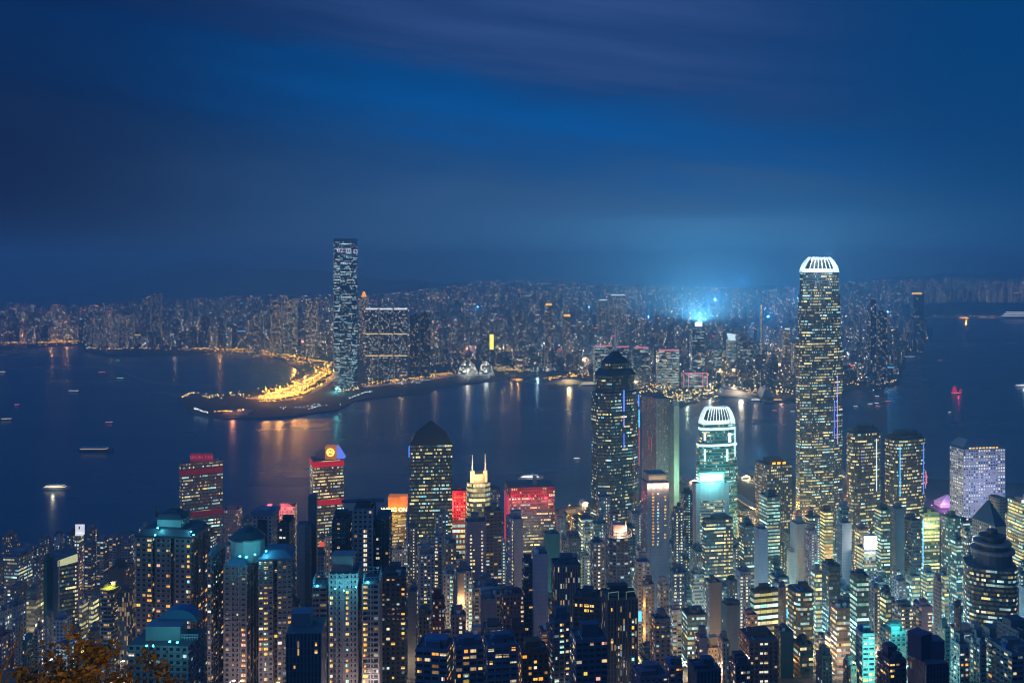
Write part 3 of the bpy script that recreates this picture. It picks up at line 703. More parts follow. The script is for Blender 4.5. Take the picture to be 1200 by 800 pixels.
for a0 in range(20):
    a1 = a0 + 1; q = lambda t, r: Vector((mid.x + r * math.cos(t * math.pi / 10), mid.y + 1.6, h + 9.5 + r * math.sin(t * math.pi / 10)))
    b.face([q(a0, 3.6), q(a1, 3.6), q(a1, 5.2), q(a0, 5.2)])
for s in (-1, 1): b.tube((mid.x + s * 2.6, mid.y + 1.5, h + 8), (mid.x + s * 1.2, mid.y + 1.5, h + 11), .5, .5, 5); b.tube((mid.x + s * 1.2, mid.y + 1.5, h + 11), (mid.x, mid.y + 1.5, h + 8.4), .5, .5, 5)
part(EAST, 'round_emblem', b, NEON['yellow'])
b = MB(); a = P[0].lerp(P[1], .76); c = P[0].lerp(P[1], 1.0)
b.face([(a.x, a.y + 2, h), (c.x, c.y + 2, h), (a.x, a.y + 2, h + 16)]); b.face([(a.x, a.y + 16, h), (a.x, a.y + 16, h + 16), (c.x, c.y + 16, h)]); b.face([(c.x, c.y + 2, h), (c.x, c.y + 16, h), (a.x, a.y + 16, h + 16), (a.x, a.y + 2, h + 16)])
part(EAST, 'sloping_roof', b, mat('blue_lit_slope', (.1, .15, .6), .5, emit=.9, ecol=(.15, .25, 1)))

# --- tower with the bright yellow store sign
WING = B('office_tower', 'golden lit office tower with a bright yellow shop name under an orange roof', 446, 476, 601, 1120, 'ribbon', (.24, .16, .06), xs=448, lit=.62, tone=.95, th=4, roof=0, ref='the yellow signed tower', flr=3.6, cat='tower')
P, h = WING['plan'], WING['h']; c = P[0].lerp(P[1], .5)
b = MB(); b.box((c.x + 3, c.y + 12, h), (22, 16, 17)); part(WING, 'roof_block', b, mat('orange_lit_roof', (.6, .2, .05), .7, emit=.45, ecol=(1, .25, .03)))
b = MB(); b.box((P[1].x - 3, c.y + 3, h + 8), (7, 2, 10)); part(WING, 'red_panel', b, mat('orange_red_panel', (1, .1, .03), .6, emit=1.6, ecol=(1, .14, .03)))
text_part(WING['root'], 'sign_lettering', 'WING ON', (c.x + .5, P[0].y - 1.0, h + 4.2), 6.6, mat('bright_yellow_letter', (1, .9, .4), .6, emit=5, ecol=(1, .82, .30)), 0, .4)
lamp('sign_light', (c.x, P[0].y - 9, h - 4), 3.2e4, (1, .62, .08), 4, WING['root'])

# --- octagonal tower with twin masts
MAST = B('office_tower', 'yellow ribbon windowed tower carrying two white lit masts', 547, 574, 566, 1020, 'bright', (.25, .22, .20), lit=.72, tone=.9, th=8, shape='oct', roof=0, ref='the twin mast tower', flr=5.2, cat='tower')
h = MAST['h']; P = MAST['plan']
b = MB(); b.prism(chamfer(inset(P, .8), .24), h, h + 9, 3, 3, 0, 0); part(MAST, 'crown', b, mat('warm_stone', (.35, .25, .2), .8))
for q in (P[0].lerp(P[2], .22), P[1].lerp(P[3], .22)):
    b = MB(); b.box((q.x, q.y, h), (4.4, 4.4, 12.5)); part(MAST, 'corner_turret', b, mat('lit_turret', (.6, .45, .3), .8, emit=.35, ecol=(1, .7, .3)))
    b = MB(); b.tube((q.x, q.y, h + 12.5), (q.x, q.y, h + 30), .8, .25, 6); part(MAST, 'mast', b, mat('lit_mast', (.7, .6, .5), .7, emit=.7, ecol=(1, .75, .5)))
lamp('turret_light', (0, P[0].y - 6, h + 8), 4e4, WL, 3, MAST['root'])

REDL = B('office_tower', 'office tower glowing red on top with green and yellow lit floors', 529, 548, 576, 1090, 'bright', (.30, .09, .09), lit=.75, tone=.45, th=5, roof=1, ref='the red and green tower', cat='tower', flr=6)
h = REDL['h']; b = MB(); b.prism(inset(REDL['plan'], 1.02), h - 33, h - 1, 2.6, 3.7, 0, 2); pass; o = part(REDL, 'red_glow_wall', b, [FAC['grid'][0], M_WALL, M_ROOF]); props(o, (.55, .03, .04), .3, 1.0)  # red glow of the tower top put into the wall colour
P = REDL['plan']; lamp('red_sign_light', (P[0].x - 4, P[0].y - 10, h - 12), 1.1e5, (1, .05, .05), 3, REDL['root'])
b = MB(); b.box((P[0].x + 1.5, P[0].y - 1, h - 22), (2.4, .8, 12)); part(REDL, 'red_sign', b, NEON['red'])
REDE = B('office_tower', 'wide office tower outlined in dim red along its top and edge', 592, 650, 583, 1150, 'ribbon', (.16, .08, .11), xs=597, lit=.34, tone=.75, th=8, roof=1, ref='the red edged tower', cat='tower')
P, h = REDE['plan'], REDE['h']; b = MB(); b.prism(inset(P, 1.012), h - .5, h + 12, 2.6, 3.7, 0, 2); o = part(REDE, 'red_parapet', b, [FAC['grid'][0], M_WALL, M_ROOF]); props(o, (.30, .03, .06), .2, .9)  # maroon top storey, its red glow put into the colour
for t in (.15, .5, .85): q = P[0].lerp(P[1], t); lamp('red_wash', (q.x, q.y - 9, h - 4), 1.6e4, (1, .05, .09), 1.5, REDE['root'])
b = MB(); q = P[0].lerp(P[3], .5); b.box((q.x - .8, q.y, h - 60), (1.2, (P[3] - P[0]).length * .98, 60), R(8)); part(REDE, 'red_strip', b, mat('rose_strip', (.5, .06, .1), .7, emit=.40, ecol=(1, .08, .16)))
b = MB(); b.box((P[0].lerp(P[1], .56).x, P[0].y + 16, h + 12), (5, 5, 11)); part(REDE, 'stair_head', b, M_CONC)

# --- bank with the turquoise sign
SIGN = B('office_tower', 'white framed office block with a glowing turquoise sign across its roof', 811, 854, 567, 1130, 'ribbon', (.50, .50, .52), xs=815, lit=.40, tone=.5, th=7, roof=0, ref='the turquoise sign block', blank=(1, 2, 3), cat='office')
P, h = SIGN['plan'], SIGN['h']; d_ = (P[1] - P[0]).normalized(); n_ = Vector((d_.y, -d_.x))
for t in (.06, .94):
    q = P[0].lerp(P[1], t) + n_ * .6; b = MB(); b.box((q.x, q.y, -3), ((P[1] - P[0]).length * .125, 1.6, h + 4), math.atan2(d_.y, d_.x)); part(SIGN, 'white_pier', b, M_WALL)
q = P[0].lerp(P[1], .5) + n_ * .6; b = MB(); b.box((q.x, q.y, h - 20), ((P[1] - P[0]).length * .74, 1.4, 22), math.atan2(d_.y, d_.x)); part(SIGN, 'upper_panel', b, M_WALL)
q = P[0].lerp(P[1], .47) + n_ * 1.0; b = MB(); b.box((q.x, q.y, h + 2.2), (31, 1.6, 11.5), math.atan2(d_.y, d_.x)); part(SIGN, 'roof_sign', b, NEON['teal'])
b = MB(); b.box((q.x, q.y - .95, h + 4.2), (27, .3, 7.5), math.atan2(d_.y, d_.x)); part(SIGN, 'sign_face', b, mat('white_sign_face', (1, 1, 1), .6, emit=2.6, ecol=(.9, 1, 1)))
lamp('sign_light', (q.x, q.y - 12, h + 6), 5e4, (.25, .95, .95), 6, SIGN['root'])

# --- exchange twins with rounded ends
for a, c, xs_, yt, lab, rf in ((990, 1034, 1002, 508, 'bronze glass office tower with rounded corners, nearer of the curved twins to the tallest tower', 'the curved twin towers'),
                           (1034, 1087, 1050, 516, 'wider bronze glass tower with rounded corners, beside the pink observation wheel', 'the wider curved tower')):
    i = B('curved_office_tower', lab, a, c, yt, 1250, 'ribbon', (.12, .10, .10), xs=xs_, th=20, lit=.36, tone=.88, shape='round', roof=0, ref=rf, flr=4.4, cat='tower')
    h = i['h']; b = MB(); b.prism(rounded(inset(i['plan'], .86)), h, h + 5, 3, 3, 0, 0); b.prism(rounded(inset(i['plan'], .6)), h + 5, h + 10, 3, 3, 0, 0); part(i, 'plant_floor', b, M_TILE)
    for px, nm in (((1027, 'cool'),) if a == 990 else ((1054.5, 'sky'), (1082, 'blue'))):
        h_ = hit_side(i['sides'], i['base'], px)
        if h_:
            Yh, sd, t = h_; p = Vector(sd[0][:2]).lerp(Vector(sd[1][:2]), t); b = MB(); b.box((p.x, p.y - .8, h * .55), (.9, .6, h * .40)); part(i, 'light_strip', b, NEON[nm])
# --- tower of round windows
JAR = B('round_window_tower', 'lavender lit tower of round porthole windows under a sloping metal roof', 1113, 1178, 527, 1200, 'round', (.55, .54, .62), xs=1129, th=9, lit=.62, tone=.75, roof=0, ref='the porthole tower', cat='tower', flr=3.75, bay=3.4)
add_roof(JAR, 'metal_roof', [(1.0, 1.0, 0, 1.5), (.97, .93, 1.5, 3), (1.0, .68, 3, 12)], mat('blue_metal_roof', (.10, .16, .24), .5, vary=.2))
P, h = JAR['plan'], JAR['h']; d_ = (P[1] - P[0]).normalized()
for j in range(9):
    q = P[0].lerp(P[1], .16 + .08 * j); b = MB(); b.box((q.x, q.y - .15, h + 1.0), (3.0, .4, 1.7), math.atan2(d_.y, d_.x)); part(JAR, 'attic_window', b, rnd_ := (WINM['a'][1] if j % 3 else WINM['w'][1]))
lamp('facade_flood', (P[1].x - 26, P[0].y - 46, 110), 9e4, (.50, .56, 1), 8, JAR['root'])

# --- pale hotel slabs by the water
FS = B('hotel_tower', 'grey waterfront hotel slab with small orange windows, behind the spired glass tower', 752, 785, 468, 1400, 'small', (.25, .25, .28), lit=.12, tone=.95, th=10, xs=769, roof=1, flr=3.5, cat='hotel', rich=False)
FG = B('hotel_tower', 'pale green floodlit slab edge-on to the harbour, a ladder of slots up its side', 783, 796, 476, 1375, 'fins', (.38, .52, .42), lit=.05, tone=.4, th=6, xs=790, roof=1, ref='the pale green slab', blank=(0,), cat='hotel', rich=False)
b = MB(); P = FG['plan']; lamp('facade_flood', (P[0].x - 6, P[0].y - 34, 90), 9e4, (.55, 1, .75), 5, FG['root'])
for px in (760.5, 763.5):
    h_ = hit_side(FS['sides'], FS['base'], px)
    if h_:
        Yh, sd, t = h_; p = Vector(sd[0][:2]).lerp(Vector(sd[1][:2]), t)
        for zz in (118,): b = MB(); b.box((p.x, p.y - .5, zz), (.6, .5, 20)); part(FS, 'light_strip', b, mat('dull_red_strip', (1, .1, .05), .6, emit=.7, ecol=(1, .15, .05)))

# ================= residential towers nearest the lookout =================
def hat(i, levels, m=None):
    add_roof(i, 'pavilion_roof', levels, m or M_TILE)
def flood(i, pts, power=9e3, col=TL):
    power *= .42
    """rooftop floodlights: a small housing that shines, with its light"""
    for px, row, Yo in pts:
        p = at(px, i['Y'] + Yo, row) - i['base']; b = MB(); b.box((p.x, p.y, p.z), (.9, .7, .6)); part(i, 'floodlight', b, NEON['teal']); lamp('flood_light', p + Vector((0, -1.5, 1.2)), power, col, .5, i['root'])
A1 = B('apartment_tower', 'massive residential tower under a stepped dark pavilion roof, turquoise floodlights on top', 159, 246, 631, 565, 'apt', (.21, .18, .19), th=-6, d=26, shape='notch', lit=.05, tone=.9, roof=0, ref='the pavilion roofed tower', cols=[(176, .62, 'aay', 630, 800), (197.5, .38, 'aay', 640, 800), (222, .70, 'aayt', 632, 800), (165, .14, 'ay', 650, 800), (242, .3, 'aw', 630, 800), (233, .16, 'aw', 655, 800), (186.5, .3, 'yp', 650, 800)], wins=[(14, 'awp')], belt=1, cat='tower')
P = A1['plan']; h = A1['h']
b = MB(); b.prism(inset(P, 1.03), h, h + 1.2, 3, 3, 0, 0); b.prism(inset(P, .96), h + 1.2, h + 4.5, 3, 3, 0, 0, top=inset(P, .80)); part(A1, 'eaves_roof', b, M_TILE)
b = MB(); b.prism(inset(P, .44), h + 1.5, h + 9, 3, 3, 0, 0); part(A1, 'crown_drum', b, mat('teal_glow_tint', (.22, .27, .29), .8, vary=.3))  # teal floodlighting is tinted into the drum's colour
b = MB(); b.prism(inset(P, .50), h + 9, h + 12, 3, 3, 0, 0, top=inset(P, .36)); b.prism(inset(P, .30), h + 12, h + 14, 3, 3, 0, 0, top=inset(P, .16)); part(A1, 'pavilion_roof', b, M_TILE)
for dx in (-10.5, 9.5, 0):
    b = MB(); b.box((dx, 0, h + 9), (1.5, 1.5, 6.5)); part(A1, 'roof_post', b, M_TILE)
flood(A1, [(182, 627, -6), (185, 619, 3), (227, 627, -6), (224, 623, 2)], 5.5e3)
for k_, (a, c, yt, lab, cols, lit) in enumerate(((243, 264, 653, 'narrow residential wing with a slanted blue eave, between the two turquoise lit tower tops', [(260, .45, 'ayw', 655, 800), (247, .2, 'aw', 655, 760)], .10),
        (263, 304, 664, 'two pale bays of flats below the turquoise dome roof, dark slot between them', [(284, .5, 'pa', 735, 800), (275, .06, 'a', 700, 800), (293, .06, 'a', 700, 800)], .03),
        (303, 346, 655, 'residential wing with a glowing column of golden living rooms near the dome roof', [(307, .45, 'yaw', 690, 800), (314, .85, 'yyat', 655, 800), (308, .8, 'tt', 655, 668), (326, .22, 'yw', 660, 800), (321, .15, 'y', 680, 800), (338, .12, 'a', 690, 800)], .06))):
    i = B('apartment_tower', lab, a, c, yt, 555, 'apt', (.23, .20, .215), th=-5 if k_ < 2 else 8, d=22, shape='notch' if k_ != 1 else 'box', lit=lit, tone=.9, roof=0, cols=cols, wins=[(5, 'aw')], belt=1, cat='tower', ref=('the blue eaved wing', 'the dome roofed tower', 'the golden column tower')[k_], fins=5 if k_ == 1 else 0)
    b = MB(); b.prism(inset(i['plan'], 1.05), i['h'], i['h'] + 1.0, 3, 3, 0, 0); b.prism(inset(i['plan'], .98), i['h'] + 1.0, i['h'] + 4.2, 3, 3, 0, 0, top=inset(i['plan'], .55)); part(i, 'eaves_roof', b, mat('blue_tile', (.06, .12, .20), .5, vary=.3))
    if k_ == 1:
        h = i['h']; P = i['plan']; c_ = Vector((2.6, 3)); b = MB(); ring_ = lambda r: [c_ + Vector((r * math.cos(a_ * math.pi / 6), r * math.sin(a_ * math.pi / 6))) for a_ in range(12)]
        b.prism(ring_(10.2), h + .5, h + 13, 3, 3, 0, 0); part(i, 'crown_drum', b, MATS['teal_glow_tint'])
        b = MB(); b.prism(ring_(11), h + 13, h + 14, 3, 3, 0, 0); b.prism(ring_(10.4), h + 14, h + 18, 3, 3, 0, 0, top=ring_(6)); b.prism(ring_(5), h + 18, h + 20, 3, 3, 0, 0, top=ring_(2.5)); part(i, 'dome_roof', b, M_TILE)
        flood(i, [(281, 652, -7), (289, 653, -7), (299, 650, -7), (312, 646, 0)], 6e3)
# --- blade walls next to the dome
BLD = B('apartment_tower', 'tall blank walled blue grey slab with one raised lift core', 348, 366, 616, 640, 'apt', (.20, .20, .23), th=7, lit=.03, roof=0, blank=(0, 3), d=14, ref='the blank blue slab', cat='slab')
b = MB(); P = BLD['plan']; b.prism([p + Vector((4.6, 5)) for p in inset(P, .62)], -3, BLD['h'] + 18, 3, 3, 0, 0); o = part(BLD, 'lift_core', b, M_WALL); o['wall_color'] = [.13, .135, .16]
b = MB(); q = P[0] + (P[1] - P[0]) * .30 + Vector((0, -.25)); b.box((q.x, q.y, 0), (5.6, .5, BLD['h'] + 1), R(7)); o = part(BLD, 'blade_wall', b, M_WALL); o['wall_color'] = [.34, .32, .33]
TW1 = B('apartment_tower', 'twin pale fin slabs joined by a capping beam with a dark slot between', 296, 327, 604, 720, 'apt', PALE, th=-3, lit=.0, roof=1, d=18, shape='box', ref='the twin fin slabs', cat='slab')
P = TW1['plan']; q = P[0].lerp(P[1], .5); b = MB(); b.box((q.x, q.y - .2, -5), (7, 1.4, TW1['h'] + 2), R(-3)); o = part(TW1, 'slot_shade_strip', b, M_DARK)  # shaded gap put in as a dark strip on the wall
b = MB(); b.prism(inset(P, 1.12), TW1['h'], TW1['h'] + 2.6, 3, 3, 0, 0); part(TW1, 'capping_beam', b, mat('blue_concrete', (.10, .16, .24), .8, vary=.2))
B('apartment_tower', 'short dark block with two cream windows under its roof, beside the twin fin slabs', 327, 346, 614, 735, 'apt', (.09, .10, .13), th=-3, lit=.03, roof=1, d=16, cols=[(329, 1, 'w', 626, 632), (335, 1, 'w', 626, 632)])
G1 = B('apartment_tower', 'pale tower with a single ladder of cream stair windows and a winged roof', 414, 440, 597, 600, 'apt', (.30, .29, .34), th=3, lit=.015, roof=0, d=20, blank=(1, 3), cols=[(427.5, 1.0, 'ww', 617, 690, 1, (.7, .62))], ref='the winged roof tower', fins=7)
P, h = G1['plan'], G1['h']; b = MB(); b.box((0, 0, h), (9, 9, 3)); b.box((-1, 0, h + 3), (27, 7, .7), R(8)); b.box((4, -2, h + 3.8), (15, 4, .5), R(-14)); part(G1, 'winged_roof', b, M_TILE)
B('apartment_tower', 'black fronted tower with scattered cream windows, joined to the winged roof tower', 389, 414, 611, 604, 'apt', (.055, .06, .075), th=3, lit=.02, d=22, roof=1, cols=[(399, .25, 'wy', 622, 670), (404, .4, 'wya', 620, 680), (411, .5, 'w', 615, 700)], ref='the black fronted tower')
B('apartment_tower', 'dark faced tower with a chamfered top, behind the yellow sign glow', 440, 459, 607, 604, 'apt', (.05, .055, .07), th=3, lit=.02, d=22, roof=0, cols=[(445, .3, 'w', 620, 690), (450, .15, 'w', 620, 700), (456, .15, 'w', 620, 700)])
H1 = B('apartment_tower', 'dark slab of flats with a few orange lit rooms, next to the pale grid tower', 446, 476, 676, 575, 'apt', (.10, .10, .12), th=5, lit=.02, d=20, roof=2, cols=[(471, .3, 'ay', 680, 800), (463, .25, 'ay', 700, 800), (452, .15, 'w', 690, 800)], belt=1)
I1 = B('apartment_tower', 'pale ribbed tower with keyhole windows and a turquoise lit plant box', 386, 423, 672, 540, 'small', (.42, .38, .40), th=3, d=20, lit=.01, roof=0, fins=4, cols=[(405.5, .75, 'yyat', 690, 800), (387.5, .7, 'yyw', 700, 800), (421, .55, 'ay', 690, 800)], ref='the keyhole tower', belt=2)
b = MB(); b.box((-1, 0, I1['h']), (12, 10, 8)); b.box((-1, 0, I1['h'] + 8), (13, 11, .8)); part(I1, 'plant_box', b, M_CONC)
flood(I1, [(393, 690, -6), (417, 688, -5), (403, 692, -7)], 3.5e3)
I2 = B('apartment_tower', 'pale gridded tower with square recessed balconies and a turquoise lit parapet frame', 425, 447, 684, 536, 'balc', (.40, .37, .39), th=3, d=18, lit=.04, roof=0, cols=[(425.8, .7, 'yya', 690, 800), (431, .1, 'yt', 700, 800), (438, .1, 'a', 730, 800)], ref='the gridded balcony tower', belt=1, fins=4)
I3 = B('apartment_tower', 'low gridded wing with orange corner rooms, between blank slab and keyhole tower', 366, 388, 688, 552, 'balc', (.24, .21, .22), th=3, d=18, lit=.05, roof=0, cols=[(385.5, .6, 'yay', 690, 800), (372, .1, 'a', 690, 800)], belt=1, cat='tower')
for i in (I2, I3):
    P, h = i['plan'], i['h']; b = MB()
    for e in range(4):
        p, q = P[e], P[(e + 1) % 4]; n = int((q - p).length / 2)
        for j in range(n + 1): r_ = p.lerp(q, j / max(1, n)); b.tube((r_.x, r_.y, h), (r_.x, r_.y, h + 4), .18, .18, 4)
        b.tube((p.x, p.y, h + 4), (q.x, q.y, h + 4), .22, .22, 4); b.tube((p.x, p.y, h + 2), (q.x, q.y, h + 2), .15, .15, 4)
    part(i, 'roof_frame', b, mat('turquoise_frame', (.10, .35, .45), .6)); flood(i, [(i['x0'] + 6, i['yt'] - 2, 4)], 3.0e3)
J1 = B('apartment_tower', 'navy glass fronted block with a boxed stair head on its roof', 335, 383, 741, 480, 'fins', (.05, .11, .20), th=4, d=22, lit=.012, roof=0, shape='box', cols=[(369, .5, 'y', 750, 775), (344, .1, 'a', 780, 800)], ref='the navy block', cat='block')
b = MB(); b.box((-2.5, 2, J1['h']), (9.5, 9, 6.5)); b.box((-2.5, 2, J1['h'] + 6.5), (10.2, 9.6, .4)); part(J1, 'stair_head', b, mat('blue_concrete', (.10, .16, .24), .8))
C1 = B('apartment_block', 'low rise flats under a blue vaulted roof with two turquoise floodlights', 150, 241, 757, 430, 'apt', (.27, .22, .25), th=-4, d=20, lit=.03, roof=0, cols=[(152, .4, 'w', 760, 800)], ref='the vaulted roof block', cat='block')
h = C1['h']; b = MB(); b.box((-.5, 0, h), (16, 9, 6)); b.box((-.5, 0, h + 6), (16.6, 9.6, .5)); part(C1, 'plant_room', b, mat('turquoise_glow_tint', (.24, .30, .32), .8, vary=.2))  # turquoise light is put into the render colour
b = MB(); n = 10; arc = [Vector((3.5 + 9 * math.cos(math.pi * (1 - j / n)), 0, h + 6 + 5.5 * math.sin(math.pi * j / n))) for j in range(n + 1)]
for p, q in zip(arc, arc[1:]): b.face([p + Vector((0, 3, 0)), q + Vector((0, 3, 0)), q + Vector((0, 11, 0)), p + Vector((0, 11, 0))])
b.face([p + Vector((0, 3, 0)) for p in reversed(arc)]); b.face([p + Vector((0, 11, 0)) for p in arc]); part(C1, 'vaulted_roof', b, mat('blue_sheet_roof', (.05, .14, .26), .6))
b = MB()
for j in range(12): b.box((7 + j * .75, -4, h), (.12, .12, 2.4))
b.box((11.2, -4, h + 2.4), (8.6, .3, .25)); b.box((11.2, -4, h + 1.2), (8.6, .2, .2)); part(C1, 'roof_railing', b, M_WHITE)
flood(C1, [(172, 757, -9), (180, 757, -9), (199, 752, -8), (208, 753, -7)], 3.2e3, (.15, .9, .95))
# ================= the western district, beside the water =================
i = B('office_block', 'broad waterfront block with three white ribbons of light near its top', 4, 40, 654, 1060, 'ribbon', LAV, lit=.30, tone=.35, cat='block', cols=[])
B('apartment_tower', 'small block of pale lit stairs, between the white ribbon block and green netted building', 38, 51, 660, 1040, 'small', GREY, lit=.2, tone=.4)
i = B('apartment_tower', 'slender tower carrying a white lit panel on its roof', 87, 98, 628, 1000, 'grid', (.22, .2, .2), lit=.5, tone=.7, roof=0, ref='the white panelled tower', th=-4)
h = i['h']; b = MB(); b.box((1, 0, h), (7.5, 6, 2)); b.box((1.5, -1, h + 2), (9.5, .8, 9.5)); part(i, 'roof_panel', b, mat('white_lit_panel', (.8, .8, .8), .6, emit=.75, ecol=(.95, .95, 1)))
b = MB(); b.box((1.0, -1.5, h + 6.5), (1.2, .2, 3)); part(i, 'panel_mark', b, M_DARK)
B('netted_building', 'building wrapped in dark green scaffold netting', 51, 61, 657, 950, 'small', GREENW, lit=.0, roof=1, blank=(0, 1, 2, 3), th=-4, ref='the green netted building', cat='building')
i = B('office_tower', 'dark glass office tower with a slanting yellow lit crown and pale side blade', 61, 92, 660, 930, 'glass', (.06, .065, .08), xs=68, th=14, lit=.10, tone=.8, roof=0, cols=[(89.5, .85, 'w', 660, 780, 1, (.6, .5))], blank=(3,), ref='the slanted crown tower', cat='tower')
P, h = i['plan'], i['h']; b = MB(); b.box((P[0].x + .2, P[0].y + 3.5, -5), (.9, 9, h + 8), R(14)); o = part(i, 'side_blade', b, M_WALL); o['wall_color'] = [.42, .42, .48]
b = MB(); a, c = P[0] + Vector((0, -.6)), P[1] + Vector((0, -.6))
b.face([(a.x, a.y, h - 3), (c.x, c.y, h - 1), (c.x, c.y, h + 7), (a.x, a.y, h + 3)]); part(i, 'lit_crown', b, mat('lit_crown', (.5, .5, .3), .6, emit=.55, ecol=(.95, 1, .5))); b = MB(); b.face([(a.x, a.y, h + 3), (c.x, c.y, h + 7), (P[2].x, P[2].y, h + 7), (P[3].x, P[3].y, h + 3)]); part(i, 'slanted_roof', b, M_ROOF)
b = MB(); b.box((-4, 0, h + 3), (2, 2, 12)); b.box((5, 2, h + 5), (1.2, 1.2, 12)); part(i, 'mast', b, M_METAL)
B('apartment_tower', 'thin pink walled tower pressed against the slanted crown tower', 91, 97, 650, 935, 'small', PINK, lit=.25, tone=.8, roof=1, blank=(0,), cols=[(95.5, .4, 'yw', 655, 760)])
for a, c, yt, l in ((99, 113, 638, 'gridded flats with violet frames, next to the white panelled tower'), (113.5, 127, 634, 'middle gridded slab of flats along the western waterfront'), (127.5, 142, 630, 'gridded flats with a column of warm rooms, above the plum tower'),
                    (142.5, 159, 637, 'gridded flats with yellow lit top storey, touching the pavilion roofed tower')):
    B('apartment_tower', l, a, c, yt, 1085, 'balc', (.24, .23, .30), lit=.13, tone=.75, th=-6, roof=2, shape='notch')
PLM = B('apartment_tower', 'blank plum brown tower top behind the curved balcony tower', 127, 158, 668, 800, 'apt', PLUM, lit=.04, tone=.9, roof=1, th=-6, blank=(0,), ref='the plum tower')
i = B('balcony_tower', 'tower with curved white balconies and a yellow lit roof terrace', 116, 143, 692, 720, 'balc', (.18, .12, .11), lit=.16, tone=1.0, th=-7, roof=0, shape='round', ref='the curved balcony tower', cat='tower', fins=0)
h = i['h']; P = i['plan']
for j in range(1, int(h / 3.1)):
    b = MB(); Q = rounded(inset(P, 1.07)); b.prism(Q, h - j * 3.1, h - j * 3.1 + .9, 3, 3, 0, 0); b.face([(p.x, p.y, h - j * 3.1) for p in reversed(Q)]); part(i, 'balcony', b, M_CONC)
b = MB(); b.prism(rounded(inset(P, .98)), h, h + .3, 3, 3, 0, 0); part(i, 'roof_terrace', b, mat('terrace_grass', (.25, .3, .06), .9)); b = MB(); b.box((2, 2, h), (3, 3, 4)); part(i, 'stair_head', b, M_CONC)
lamp('terrace_light', (0, -1, h + 4.5), 5e3, (1, .85, .2), .6, i['root'])
B('apartment_tower', 'dark rust tower with vertical orange strips, adjoining the curved balconies', 138, 159, 694, 715, 'fins', (.14, .09, .085), lit=.22, tone=1, th=-7, roof=1)
B('office_block', 'low block with a green lit fascia at its roof edge', 31, 51, 693, 880, 'ribbon', (.24, .22, .2), lit=.25, tone=.6, th=-6, cat='block')
B('office_block', 'small tan block with yellow upper windows below the green fascia block', 31, 51, 704, 850, 'bright', TAN, lit=.35, tone=.95, th=-6, cat='block')
B('apartment_block', 'sloping roofed tan building near the western edge of the view', 12, 32, 688, 900, 'small', (.26, .2, .17), lit=.05, th=-8, cat='block')
B('apartment_block', 'pale block with two yellow storeys, beside the plum tower foot', 104, 116, 704, 790, 'bright', (.45, .42, .38), lit=.5, tone=1, th=-6, cat='block')
B('office_tower', 'narrow mauve office tower with stacked yellow floors, under the thin pink tower', 93, 103, 708, 800, 'bright', (.28, .2, .24), lit=.5, tone=.95, th=-6, cat='tower')
i = B('apartment_block', 'white topped block with an open roof pergola, below the dark glass office tower', 62, 84, 728, 760, 'apt', (.34, .34, .40), lit=.08, th=-7, roof=1, cat='block')
for a, c, yt, Y, st, wl, l, kw in (
    (-12, 17, 748, 700, 'small', PINK, 'pink flats with sparkling white bathroom windows at the view edge', dict(lit=.16, tone=.5)),
    (15, 27, 729, 740, 'apt', (.28, .26, .30), 'grey slab rising beside the pink flats', dict(lit=.05)),
    (26, 41, 752, 690, 'small', (.07, .11, .09), 'dark green roofed block with pale ribs', dict(lit=.02, roof=1)),
    (40, 53, 739, 720, 'small', (.28, .22, .24), 'mauve block with one ladder of cream stair windows', dict(lit=.02, cols=[(49.5, .95, 'w', 738, 800)])),
    (53, 63, 723, 745, 'small', (.30, .29, .34), 'pale lavender fin tower behind the golden leaves', dict(lit=.03, blank=(0,))),
    (66, 90, 756, 690, 'apt', (.26, .25, .29), 'stepped grey flats with a teal lit stair, above the golden leaves', dict(lit=.06, cols=[(87, .9, 't', 757, 800)])),
    (-20, 9, 700, 820, 'apt', (.20, .20, .23), 'broad dim flats cut by the western view edge', dict(lit=.12)),
    (-15, 5, 664, 980, 'small', (.24, .23, .26), 'waterfront flats at the far western edge', dict(lit=.10)),
    (104, 119, 741, 730, 'small', (.13, .13, .18), 'blue grey block with two cream windows by the curved balconies', dict(lit=.08)),
    (0, 14, 717, 790, 'grid', (.22, .20, .22), 'squat block with a few white windows above the pink flats', dict(lit=.2, tone=.4)),
    (8, 30, 712, 805, 'apt', (.15, .17, .22), 'dusky stepped flats below the sloping tan roof', dict(lit=.08)),
    (84, 95, 742, 720, 'small', (.20, .20, .25), 'slim grey block between the stepped flats and stacked yellow floors', dict(lit=.1))):
    B('apartment_block', l, a, c, yt, Y, st, wl, th=-7, cat='block', **kw)
# pink lit low block by the water, and its neighbours
i = B('waterfront_block', 'pink floodlit low block with arches, between the red banded towers', 325, 348, 594, 1170, 'grid', (.5, .28, .28), lit=.4, tone=1, roof=2, cat='block', th=4)
lamp('facade_flood', (0, i['plan'][0].y - 16, i['h'] + 4), 5e4, (1, .25, .28), 3, i['root'])
i = B('waterfront_block', 'pink roofed shed beside the pink arched block', 309, 326, 597, 1180, 'grid', (.45, .25, .3), lit=.1, tone=1, roof=1, cat='block', th=4); lamp('roof_light', (0, -6, i['h'] + 8), 2e4, (1, .22, .3), 3, i['root'])
B('waterfront_block', 'grey waterfront block with a plain cornice, next to the dim red signed tower', 262, 284, 598, 1190, 'grid', (.26, .22, .25), lit=.18, tone=.8, roof=1, cat='block', th=-3)
B('office_tower', 'low office tower of pale lit stairs in front of the dim red signed tower', 262, 273, 640, 900, 'small', (.32, .3, .32), lit=.3, tone=.4, th=-4)
B('office_block', 'office block with green glowing roof lamps, behind the dome roof', 283, 297, 612, 900, 'grid', (.14, .15, .18), lit=.15, tone=.3, cat='block')
